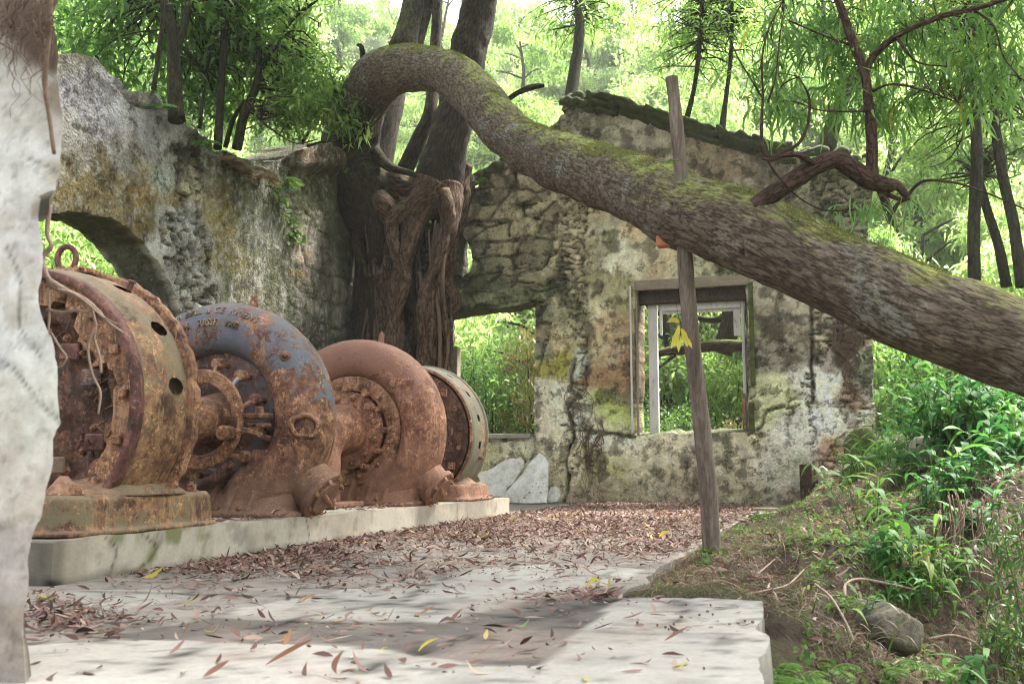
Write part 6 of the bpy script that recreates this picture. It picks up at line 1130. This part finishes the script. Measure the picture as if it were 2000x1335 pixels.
# ------------------------------------------------------------------ blade plants on the bank
def blade_plant(base, nst, H, L, W, seed, label, group='broad bladed grass plants on the bank', mat='leaf_blue', spread=.16, name='blade_plant'):
    base = np.array(base, float); t = thing(name, base, label, 'plant', group); r = np.random.default_rng(seed); P, D, LL, WW = [], [], [], []; m = MB()
    for k in range(nst):
        a = r.uniform(0, 6.28); h = H*r.uniform(.5, 1.1); o = np.array([math.cos(a), math.sin(a), 0]); b = base+o*r.uniform(0, spread); top = b+o*h*r.uniform(.1, .5)+np.array([0, 0, h]); m.tube([b, (b+top)/2+[0, 0, h*.08], top], [.005, .004, .002], 5, .08)
        nl = r.integers(4, 8)
        for q in range(nl):
            f = (q+1)/nl; p = b*(1-f)+top*f+np.array([0, 0, h*.1*f*(1-f)*2]); a2 = r.uniform(0, 6.28); d = np.array([math.cos(a2), math.sin(a2), r.uniform(.4, 1.3)]); P.append(p); D.append(d); LL.append(L*r.uniform(.6, 1.15)); WW.append(W*r.uniform(.7, 1.2))
    m.build('stems', M['fern'], t, smooth=True); rows = ((0, .12), (.12, .6), (.28, .95), (.45, 1), (.62, .85), (.8, .5), (.92, .22), (1, .02)); D = np.array(D); n = len(P)
    V, Q = leaves(np.array(P), D, np.array(LL), np.array(WW), rows, np.array(r.uniform(.35, .85, n)), .12, up=np.cross(np.cross(D, [0, 0, 1.0]), D)+r.normal(0, .25, (n, 3)), seed=seed); place('leaves', V, Q, None, M[mat], t); return t
def on_bank(px, py, Y): p = atY(px, py, Y); p[2] = min(p[2], hgt(p[0], p[1])[0]+.05) if abs(p[2]-hgt(p[0], p[1])[0]) < 1 else hgt(p[0], p[1])[0]; return p
BP = [((1668, 1200, 5.8), 6, .16, .2, .022, 'fern', 'small tuft growing against the left side of the big rock'), ((1760, 1175, 6.3), 8, .22, .26, .03, 'leaf_blue', 'small leafy plant drooping over the top of the big rock'), ((1590, 1090, 7.0), 7, .22, .3, .008, 'dead_fern', 'dry straw coloured tuft in the upper middle of the bank'), ((1690, 1290, 5.4), 8, .2, .32, .008, 'dead_fern', 'dry straw coloured tuft below the big rock'), ((1840, 1110, 7.1), 9, .2, .4, .01, 'dead_fern', 'dry hanging tuft on the face of the bare soil'), ((1550, 1190, 5.6), 7, .14, .26, .007, 'dead_fern', 'dry straw coloured tuft just right of the slab corner'),
      ((1680, 960, 12.5), 12, .55, .45, .045, 'fern', 'pale arching plant over the mossy boulders at the wall end'), ((1770, 960, 10.2), 14, .5, .42, .05, 'leaf_blue', 'leafy clump in the middle of the upper bank slope'), ((1840, 1010, 8.2), 12, .42, .36, .045, 'leaf_blue', 'leafy clump on the lip of the bare soil face'), ((1650, 1110, 6.9), 6, .2, .22, .03, 'fern', 'small pale tuft on the bank right of the pole'), ((1820, 1200, 6.7), 6, .2, .24, .03, 'fern', 'small tuft hanging right of the big rock'),
      ((1790, 850, 12), 20, .8, .5, .055, 'leaf_blue', 'tall blade clump at the left end of the dense row on top of the bank'), ((1965, 860, 11.5), 22, .8, .5, .06, 'leaf_blue', 'tall blade clump half hidden behind the right part of the leaning trunk'), ((1940, 960, 9.2), 14, .5, .42, .055, 'leaf_blue', 'leafy blade plant spilling over the top right of the soil face'),
      ((1910, 1050, 7.7), 9, .3, .34, .045, 'leaf_blue', 'blade plant hanging in the middle of the bare soil face'), ((1650, 1000, 11.2), 7, .3, .26, .03, 'fern', 'fresh green tuft at the right corner of the floor edge'), ((1720, 1120, 6.6), 7, .28, .3, .04, 'leaf_blue', 'small blade plant left above the big rock'), ((1955, 1180, 6.9), 9, .3, .3, .035, 'fern', 'yellow green grassy plant low in the gully at the right'),
      ((1715, 862, 13.5), 14, .7, .5, .055, 'fern', 'pale green grassy plant at the broken right end of the gable wall'), ((1850, 880, 10.5), 34, .8, .55, .06, 'leaf_blue', 'largest dense clump of tall green blades on top of the bank'), ((1930, 885, 10.3), 26, .65, .5, .065, 'leaf_blue', 'dense blade clump right of the largest one under the leaning trunk'),
      ((1990, 900, 9.6), 14, .5, .42, .06, 'leaf_blue', 'blade clump cut by the right edge of the view under the trunk'), ((1890, 985, 8.5), 12, .42, .4, .055, 'leaf_blue', 'drooping broad bladed plant at the top of the bare soil face'), ((1700, 1050, 8.2), 10, .5, .4, .045, 'fern', 'light green arching plant in the middle of the upper bank'),
      ((1790, 1130, 6.7), 14, .45, .4, .045, 'fern', 'arching bright bladed plant above the big rock'), ((1780, 1065, 7.6), 6, .3, .3, .04, 'leaf_blue', 'small blade plant tucked behind the bright arching one'), ((1835, 1150, 7.0), 6, .22, .26, .045, 'leaf_blue', 'short broad leaved tuft hanging over the soil face'), ((1985, 990, 8.6), 8, .34, .36, .045, 'leaf_blue', 'dark blade plant overhanging the gully at the right edge'),
      ((1740, 900, 12.5), 8, .35, .34, .035, 'fern', 'low grassy plant left of the tallest blade clump'), ((1885, 1350, 6.0), 5, .2, .36, .045, 'leaf_blue', 'single arching blade plant low on the soil face'), ((1690, 1010, 10.5), 5, .26, .28, .035, 'fern', 'little pale tuft beside the flat yellowish block'), ((1600, 1022, 9.6), 5, .18, .14, .02, 'fern', 'tiny seedling clump at the upper edge of the bank')]
for k, (b, ns, H_, L_, W_, mt, lab) in enumerate(BP): blade_plant(on_bank(*b), ns, H_, L_, W_, 800+k, lab, mat=mt)
# ferns
def fern(base, n, L, seed, label, mat='fern', up=.9, group='ferns', name='fern'):
    r = np.random.default_rng(seed); t = thing(name, base, label, 'fern', group); P, D, LL = [], [], []; m = MB(); base = np.array(base, float)
    for k in range(n):
        a = r.uniform(0, 6.28); d = np.array([math.cos(a), math.sin(a), up*r.uniform(.5, 1.3)]); d /= np.linalg.norm(d); l = L*r.uniform(.6, 1.1); pts = [base+d*l*s+np.array([0, 0, -.55*l*s*s]) for s in np.linspace(0, 1, 8)]; m.tube(pts, [.003, .0028, .0025, .002, .0016, .0012, .001, .0006], 4, .1)
        cc = catmull(np.array(pts), l/26); tg = np.gradient(cc, axis=0)
        for q in range(3, len(cc)-1):
            f = q/len(cc); s = np.cross(tg[q], [0, 0, 1.0]); s /= np.linalg.norm(s)+1e-9
            for sg in (-1, 1): P.append(cc[q]); D.append(s*sg+tg[q]/(np.linalg.norm(tg[q])+1e-9)*.35); LL.append(l*.3*math.sin(math.pi*(f*.85+.12)))
    m.build('fronds', M['root_dark'] if mat == 'dead_fern' else M[mat], t, smooth=True); V, Q = leaves(np.array(P), np.array(D), np.array(LL), L*.035, ROW3, .2, seed=seed); place('leaflets', V, Q, None, M[mat], t)
for k, (px_, py_, Y, n_f, L_, lab) in enumerate([(1520, 1262, 4.3, 9, .22, 'green fern growing beside the near slab edge'), (1560, 1310, 4.3, 9, .22, 'green fern low in front of the bank by the slab'), (1500, 1320, 3.9, 7, .2, 'light fern at the lower edge below the slab corner'), (1740, 1290, 5.3, 8, .24, 'bright fern hanging below the big rock'), (1620, 1310, 4.7, 8, .18, 'small fern right of the slab at the lower edge'), (1800, 1330, 5.6, 8, .26, 'yellow green fern at the foot of the soil face')]):
    fern(on_bank(px_, py_, Y), n_f, L_, 900+k, lab)
def wallfern(px_, py_, Xw, n_f, L_, k, lab, mat='fern'): p = atX(px_, py_, Xw); fern(p, n_f, L_, 920+k, lab, mat, .3)
for k, (px_, py_, n_f, L_, lab, mt) in enumerate([(455, 315, 12, .5, 'brown withered fern hanging from the top of the arched wall', 'dead_fern'), (480, 330, 10, .55, 'dead fern right of the first one on the arched wall top', 'dead_fern'), (515, 345, 9, .5, 'withered fern hanging lowest on the arched wall', 'dead_fern'), (560, 350, 8, .4, 'green fern on the arched wall above the vine', 'fern'), (330, 215, 8, .45, 'green fern on the stepped crest of the arched wall', 'fern'), (400, 280, 9, .4, 'green fern at the low point of the arched wall crest', 'fern')]):
    wallfern(px_, py_, XL+.12, n_f, L_, k, lab, mt)
fern(atD(1322, 315, 6.75), 4, .09, 940, 'tiny bright fern frond on the trunk beside the pole'); fern(atY(1660, 330, 18.3), 10, .5, 941, 'green fern on the broken right top of the gable wall'); fern(atY(1600, 318, 18.3), 9, .45, 942, 'fern growing on the end of the mossy coping')
fern(atY(1120, 205, 18.3), 8, .4, 943, 'dry fern on the peak of the gable wall', 'dead_fern'); fern(atY(935, 360, 18.2), 8, .4, 944, 'fern on the broken wall top beside the tree roots')
# vine on the left wall
vt = thing('ivy', tuple(atX(560, 370, XL+.05)), 'green leafy vine hanging down the arched wall right of the dead ferns', 'vine'); Pv = np.array([atX(560+r_.normal(0, 9)+18*math.sin(y*.03), y, XL+.06) for y in r_.uniform(350, 475, 110)]); Pv[:, 1] += r_.normal(0, .03, len(Pv))
V, Q = leaves(Pv, rand_dirs(len(Pv), r_, -.5)+[1.0, 0, 0], .09, .07, ROW3, .3, seed=4); place('leaves', V, Q, None, M['fern'], vt); m = MB(); m.tube([atX(560+18*math.sin(y*.03), y, XL+.05) for y in range(345, 480, 12)], .008, 5, .06); m.build('stem', M['root_dark'], vt, smooth=True)

# ------------------------------------------------------------------ plants and trees behind the ruin
def tree(name, label, group, stems, blobs, mat, L=.16, W=.045, per=10, seed=1, bmat='bark_far', hang=.1, rows=ROW3, twig=True, cat='tree', spread=.09, seg=12):
    """stems: pixel paths (px, py, Y, w); blobs: (px, py, Y, rx, ry, rz, tips)"""
    r = np.random.default_rng(seed); b = atY(*stems[0][0][:3]) if stems else atY(*blobs[0][:3]); t = thing(name, tuple(b), label, cat, group); axis_pts = []
    for k, sp in enumerate(stems):
        m = MB(); P, R = limb_px(sp); m.tube(P, R, seg, .12, .012, 3, seed+k, ridge=.0); m.build('trunk' if k == 0 else 'limb', M[bmat], t, smooth=True); axis_pts.append(catmull(np.array(P), .25))
    C_ = np.vstack([blob_pts(atY(x, y, Y), (a, bb, c), n, r, .1) for x, y, Y, a, bb, c, n in blobs])
    keep = fbm(C_*.9, seed+9, 3) > -.22; C_ = C_[keep]                  # gaps in the crown
    if stems and twig:
        A = np.vstack(axis_pts); sel = C_[::max(1, len(C_)//90)]; nr = A[np.argmin(np.linalg.norm(sel[:, None]-A[None], axis=2), 1)]; m = MB()
        for c, q in zip(sel, nr): m.tube([q, (q+c)/2+r.normal(0, .12, 3)+(0, 0, .1), c], [.018, .012, .004], 4, .3)
        tw = m.build('twigs', M[bmat], t, smooth=True); tw['kind'] = 'stuff'
    V, Q = whorls(C_, r, per, L, W, spread, .1, rows, .35, .1, hang); lf = place('crown', V, Q, None, M[mat], t); return t
# trees growing on and behind the left wall
tree('wall_tree', 'dark multi-stemmed broadleaf tree above the arch, leftmost above the wall', 'trees behind the arched wall', [[(345, 235, 11.3, 34), (340, 150, 11.4, 28), (338, 80, 11.5, 24), (325, 0, 11.6, 20), (318, -120, 11.8, 16)], [(342, 110, 11.45, 16), (360, 50, 11.6, 13), (372, -20, 11.8, 12)], [(300, 175, 11.0, 10), (312, 90, 11, 9), (318, 20, 11, 8), (310, -60, 11, 7)]],
     [(200, 40, 12.2, 1.2, 1.2, 1.1, 220), (300, 90, 12.3, 1.1, 1.2, .9, 170), (230, 140, 12.4, .8, .8, .45, 90), (400, 60, 12.6, 1.0, 1.1, 1.0, 110), (300, -60, 12.0, 2.4, 1.5, 1.2, 260), (380, 190, 12.8, .7, .8, .4, 70)], 'leaf_mid', .2, .055, 8, 1001)
tree('wall_tree', 'straight thin dark tree rising from the middle of the arched wall', 'trees behind the arched wall', [[(425, 290, 12.3, 17), (430, 200, 12.4, 15), (436, 100, 12.5, 14), (440, 0, 12.6, 13), (440, -120, 12.8, 10)], [(390, 250, 12.3, 7), (400, 160, 12.4, 6), (418, 60, 12.5, 6), (430, -40, 12.6, 5)]],
     [(440, 20, 13.2, .8, .9, .9, 230), (470, 110, 13.4, .7, .8, .7, 160), (430, -80, 13, 1.6, 1, .9, 260), (445, 200, 13.6, .4, .6, .4, 50)], 'leaf_bright', .19, .05, 9, 1002)
tree('wall_tree', 'forked leaning sapling right of the straight thin tree on the arched wall', 'trees behind the arched wall', [[(462, 292, 12.8, 20), (478, 220, 12.8, 18), (500, 170, 12.9, 16), (506, 120, 13, 11), (503, 30, 13.2, 9), (508, -60, 13.4, 7)], [(440, 288, 12.8, 10), (455, 235, 12.8, 9), (478, 196, 12.8, 9)], [(505, 130, 12.95, 8), (540, 90, 13, 7), (570, 40, 13.1, 6), (620, 0, 13.2, 5)], [(482, 195, 12.8, 7), (510, 235, 12.7, 6), (545, 262, 12.6, 5), (580, 280, 12.5, 4), (620, 272, 12.5, 3)]],
     [(540, 60, 13.4, .8, .8, .8, 200), (590, 150, 13.5, .8, .8, .55, 200), (520, -40, 13.2, 1.4, 1, .8, 200), (560, 220, 13.3, .7, .6, .3, 110)], 'leaf_bright', .18, .045, 9, 1003)
tree('sapling', 'bright leafy branch reaching in front of the big tree stump', None, [[(600, 285, 14.2, 7), (640, 275, 14.1, 5), (680, 280, 14.0, 4), (710, 262, 14, 3)], [(590, 280, 14.3, 6), (620, 230, 14.2, 5), (660, 190, 14.2, 4)]], [(640, 205, 14.2, .7, .5, .4, 170), (700, 195, 14.1, .35, .4, .3, 60), (600, 250, 14.3, .4, .4, .3, 50), (690, 250, 14, .4, .3, .12, 22)], 'leaf_bright', .2, .05, 10, 1004, cat='sapling', spread=.04)
tree('sapling', 'little sprig of broad leaves growing low on the big tree stump', None, [[(645, 340, 16.9, 4), (670, 338, 16.8, 3), (690, 332, 16.7, 2)]], [(682, 330, 16.7, .18, .15, .1, 6), (630, 350, 16.9, .2, .2, .12, 8)], 'leaf_mid', .2, .05, 8, 1005, cat='sapling', twig=False, spread=.02)
# saplings rising behind the gable wall
for k, (sp, lab) in enumerate([([(1112, 215, 19.6, 30), (1122, 140, 20, 24), (1132, 60, 20.4, 20), (1130, -60, 21, 18)], 'mossy leaning trunk behind the peak of the gable wall'), ([(1336, 250, 19.4, 14), (1352, 190, 19.5, 10), (1362, 130, 19.6, 9), (1370, 40, 19.8, 8), (1375, -60, 20, 7)], 'slender curved sapling behind the top of the pole'),
        ([(1408, 268, 19.4, 14), (1418, 190, 19.5, 9), (1428, 100, 19.7, 8), (1430, -40, 20, 7)], 'slender straight sapling standing on the coping line'), ([(1610, 300, 20, 36), (1635, 220, 20.3, 30), (1668, 150, 20.6, 26), (1720, 60, 21, 22), (1760, -40, 21.5, 18)], 'thick leaning dark trunk behind the right end of the coping')]):
    tree('background_tree', lab, 'trees behind the gable wall', [sp], [(sp[2][0], sp[2][1]-30, sp[2][2]+.6, 1.3, 1.2, .9, 120), (sp[-1][0], 10, sp[-1][2]+.8, 1.6, 1.3, .9, 150)], 'leaf_bright', .19, .045, 8, 1020+k)
for k, (sp, lab) in enumerate([([(1903, 560, 15, 24), (1902, 440, 15, 24), (1908, 320, 15.1, 22), (1904, 200, 15.3, 20), (1900, 80, 15.5, 18), (1896, -60, 15.8, 15)], 'upright grey trunk at the right, left one of the group'), ([(1966, 560, 16, 20), (1950, 480, 16, 19), (1925, 400, 16, 16), (1912, 340, 16, 12)], 'leaning side trunk right beside the upright grey trunk'), ([(1996, 560, 15.5, 24), (1980, 440, 15.6, 22), (1958, 340, 15.8, 20), (1944, 240, 16, 18), (1936, 100, 16.2, 14), (1930, -40, 16.4, 12)], 'rightmost slanting trunk near the edge of the view')]):
    tree('background_tree', lab, 'trees on the right slope', [sp], [(sp[-1][0]-40, 40, sp[-1][2]+.5, 1.5, 1.3, .9, 150), (sp[0][0]-60, 250, sp[0][2]+1.6, 1.3, 1.2, .8, 80)] if k != 1 else [(1920, 330, 17.5, .8, .8, .5, 90)], 'leaf_sickle' if k % 2 else 'leaf_bright', .17, .04, 8, 1030+k)
# shrubs seen through the openings
def shrub(label, x, y, z, rx, ry, rz, n, mat, seed, L=.13, W=.04, group='shrubs behind the ruin', hang=.1, per=9):
    r = np.random.default_rng(seed); t = thing('shrub', (x, y, z), label, 'shrub', group); C_ = blob_pts((x, y, z+rz*.8), (rx, ry, rz), n, r, .25); C_ = C_[fbm(C_*1.5, seed, 3) > -.25]; m = MB()
    for c in C_[::max(1, len(C_)//26)]: m.tube([(x+r.normal(0, .15), y+r.normal(0, .15), z), ((x+c[0])/2+r.normal(0, .1), (y+c[1])/2, (z+c[2])/2), c], [.02, .014, .005], 5, .2)
    m.build('stems', M['bark_far'], t, smooth=True); V, Q = whorls(C_, r, per, L, W, .07, .1, ROW3, .3, .1, hang); place('foliage', V, Q, None, M[mat], t)
shrub('bright green bush filling the left of the doorway view', -7.3, 20.8, .1, 1.0, .9, 1.9, 700, 'leaf_mid', 1101); shrub('bush of dry hanging leaves behind the doorway', -6.2, 21.4, .2, 1.1, .9, 2.1, 800, 'leaf_brown', 1102, .17, .035, hang=.9); shrub('low green bush under the dry one behind the doorway', -5.6, 20.3, -.2, .9, .6, 1.0, 380, 'leaf_mid', 1103)
shrub('green bush low behind the glassless window', -3.0, 21.5, .2, 1.1, .9, 1.1, 520, 'leaf_mid', 1104, .09, .03); shrub('brownish bush low in the right half of the window view', -1.5, 21.2, .2, .9, .8, .9, 380, 'leaf_brown', 1105, .09, .025, hang=.4)
shrub('pale green bush farther off behind the window', -2.3, 24.5, .6, 2.0, 1.3, 2.0, 900, 'leaf_bright', 1106, .12, .04)
shrub('broad green bush behind the end of the gable wall', 2.1, 20.2, .9, 1.3, 1.3, 1.4, 700, 'leaf_mid', 1107, .16, .06); shrub('pale bush beyond the blade plants', 3.6, 18.5, .9, 1.4, 1.3, 1.3, 700, 'leaf_bright', 1108, .14, .05)
shrub('bush beyond the left side of the arch', -13.5, 12.6, .3, 1.6, 1.6, 1.8, 900, 'leaf_mid', 1109, .13, .04); shrub('bright bush beyond the right side of the arch', -12.2, 13.8, .3, 1.4, 1.4, 1.6, 800, 'leaf_bright', 1110, .13, .04); shrub('tall bush high behind the arch', -15, 14.5, 1.5, 2.2, 2, 2.4, 1100, 'leaf_bright', 1111, .15, .045)
for k, (X, Y) in enumerate([(-12, 10.5), (-14.5, 11.5), (-13.6, 15.2)]): shrub('green bush behind the arched wall seen low through the arch', X, Y, .2, 1.5, 1.4, 1.6, 700, ['leaf_mid', 'leaf_bright', 'leaf_mid'][k], 1120+k)
# a mossy limb crossing behind the window
m = MB(); m.tube([atY(1280, 690, 20.2), atY(1320, 684, 20.3), atY(1380, 676, 20.4), atY(1440, 674, 20.4), atY(1520, 680, 20.5)], [.08, .1, .12, .12, .14], 16, .08, .02, 5, 5); m.tube([atY(1320, 690, 20.3), atY(1300, 708, 20.2), atY(1270, 730, 20.1)], [.05, .03, .02], 8, .08)
o = m.build('fallen_limb', M['bark_dark'], None, tuple(atY(1380, 676, 20.4)), smooth=True); tag(o, 'mossy horizontal limb seen through the window behind the wall', 'fallen branch')
m = MB(); m.tube([atY(1410, 690, 21), atY(1425, 640, 21), atY(1430, 580, 21.1), atY(1436, 500, 21.2)], [.22, .2, .19, .17], 20, .08, .03, 5, 6, ridge=.01); m.tube([atY(1330, 610, 21), atY(1390, 625, 21), atY(1440, 612, 21)], [.05, .07, .08], 10, .08)
o = m.build('dead_trunk', M['bark_dark'], None, tuple(atY(1410, 690, 21)), smooth=True); tag(o, 'dark trunk with a side limb in the upper right corner of the window view', 'tree trunk')

# ------------------------------------------------------------------ hillside woods: four kinds of tree, copied over the slopes
def proto(kind, seed, mat, H, L, W, ntip, bmat='bark_far'):
    r = np.random.default_rng(seed); t = thing('hillside_tree', (0, 0, 0), 'x', 'tree', 'trees on the hillside'); m = MB(); pts = [np.array([0, 0, -.6])]
    for k in range(1, 7): pts.append(pts[-1]+np.array([r.normal(0, .18), r.normal(0, .18), H/7]))
    m.tube(pts, np.linspace(.17, .05, 7), 10, .3, .02, 2, seed); A = catmull(np.array(pts), .3); C_ = []
    for k in range(11):
        b = A[int(len(A)*r.uniform(.35, .98))]; a = r.uniform(0, 6.28); l = r.uniform(1.0, 2.4); e = b+np.array([math.cos(a)*l, math.sin(a)*l, r.uniform(.1, .9)]); m.tube([b, (b+e)/2+[0, 0, .2], e], [.05, .035, .015], 6, .3); C_.append(blob_pts(e, (r.uniform(.7, 1.3), r.uniform(.7, 1.3), r.uniform(.4, .8)), ntip//11, r, .15))
    m.build('trunk', M[bmat], t, smooth=True); V, Q = whorls(np.vstack(C_), r, 8, L, W, .12, .0, ROW3, .35, .1, .25); place('crown', V, Q, None, M[mat], t); return t
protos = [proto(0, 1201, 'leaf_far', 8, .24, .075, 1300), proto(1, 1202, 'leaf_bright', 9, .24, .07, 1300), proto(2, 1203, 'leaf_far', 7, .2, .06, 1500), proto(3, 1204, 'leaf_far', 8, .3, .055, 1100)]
PL = ['pale yellow green woodland tree of the sunny far slope', 'mid green taller tree of the far slope woods', 'low bushy light green tree on the far slope', 'narrow leaved tree of the far slope woods']
spots = []; rr = np.random.default_rng(55)
def try_spot(X, Y, md):
    for a, b in spots:
        if (a-X)**2+(b-Y)**2 < md*md: return
    spots.append((X, Y))
for _ in range(2600):
    Y = rr.uniform(24, 62); X = rr.uniform(-1.15, .42)*Y+rr.uniform(-3, 3); try_spot(X, Y, 2.5+.035*Y)
for _ in range(400): try_spot(rr.uniform(-26, -15.5), rr.uniform(6, 26), 3.0)
for _ in range(300): try_spot(rr.uniform(5.5, 16), rr.uniform(14, 26), 3.0)
spots = spots[:240]; first = [True]*4
for k, (X, Y) in enumerate(spots):
    i = int(rr.choice(4, p=[.36, .2, .28, .16])); p = protos[i]
    if first[i]: o = p; first[i] = False
    else:
        o = p.copy(); COL.objects.link(o)
        for ch in list(p.children): c = ch.copy(); COL.objects.link(c); c.parent = o
    o['label'] = PL[i]; s = rr.uniform(.75, 1.25); o.location = (X, Y, float(hgt(X, Y, False)[0])); o.scale = (s, s, s*rr.uniform(.9, 1.15)); o.rotation_euler = (0, 0, rr.uniform(0, 6.28))
# undergrowth covering the slopes
n = 60000; Y = rr.uniform(19.5, 60, n); X = rr.uniform(-1.1, .6, n)*Y; P = np.c_[X, Y, hgt(X, Y, False)+rr.uniform(0, .8, n)*(.5+.5*fbm(np.c_[X*.3, Y*.3, X*0], 1300, 3))]
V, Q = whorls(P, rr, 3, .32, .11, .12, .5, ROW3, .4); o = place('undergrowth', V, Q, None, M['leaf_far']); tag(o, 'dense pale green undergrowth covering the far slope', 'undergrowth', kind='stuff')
n = 12000; X = rr.uniform(-24, -9.8, n); Y = rr.uniform(3, 24, n); P = np.c_[X, Y, hgt(X, Y, False)+rr.uniform(0, .5, n)]; V, Q = whorls(P, rr, 3, .2, .07, .1, .6, ROW3, .4); o = place('undergrowth', V, Q, None, M['leaf_mid']); tag(o, 'green undergrowth outside the arched wall', 'undergrowth', kind='stuff')
n = 5000; X = rr.uniform(1.4, 9, n); Y = rr.uniform(9, 24, n); P = np.c_[X, Y, hgt(X, Y, False)+rr.uniform(0, .3, n)]; V, Q = whorls(P, rr, 4, .18, .06, .08, .6, ROW3, .4); o = place('undergrowth', V, Q, None, M['leaf_mid']); tag(o, 'green undergrowth on the mound right of the ruin', 'undergrowth', kind='stuff')
# gully greenery at the lower right
r5 = np.random.default_rng(66); Cg = np.array([atY(r5.uniform(1930, 2060), r5.uniform(1000, 1400), r5.uniform(6.0, 6.9)) for _ in range(200)]); t = thing('shrub', tuple(atY(1990, 1400, 6.6)), 'small leaved dark shrub in the gully at the lower right edge', 'shrub', 'shrubs behind the ruin')
V, Q = whorls(Cg, r5, 7, .075, .018, .06, .1, ROW5, .3, .2, .2); place('foliage', V, Q, None, M['leaf_dark'], t); m = MB()
for c in Cg[::8]: m.tube([atY(2010, 1420, 6.6), (c+atY(2010, 1420, 6.6))/2+r5.normal(0, .05, 3), c], [.008, .005, .002], 5, .1)
m.build('stems', M['root_dark'], t, smooth=True)

# ------------------------------------------------------------------ air of the wood
m = MB(); m.box((-90, -8, -4.0), (60, 95, 75)); hz = m.build('haze', None, None, (0, 40, 0)); tag(hz, 'thin pale haze of the damp wood', 'haze', kind='stuff')
hm = bpy.data.materials.new('haze'); hm.use_nodes = True; hn = hm.node_tree; hn.nodes.remove(hn.nodes['Principled BSDF']); pv = hn.nodes.new('ShaderNodeVolumePrincipled'); pv.inputs['Color'].default_value = (.95, .97, .92, 1); pv.inputs['Density'].default_value = .001; pv.inputs['Anisotropy'].default_value = .3
hn.links.new(pv.outputs[0], hn.nodes['Material Output'].inputs['Volume']); hz.data.materials.clear(); hz.data.materials.append(hm)
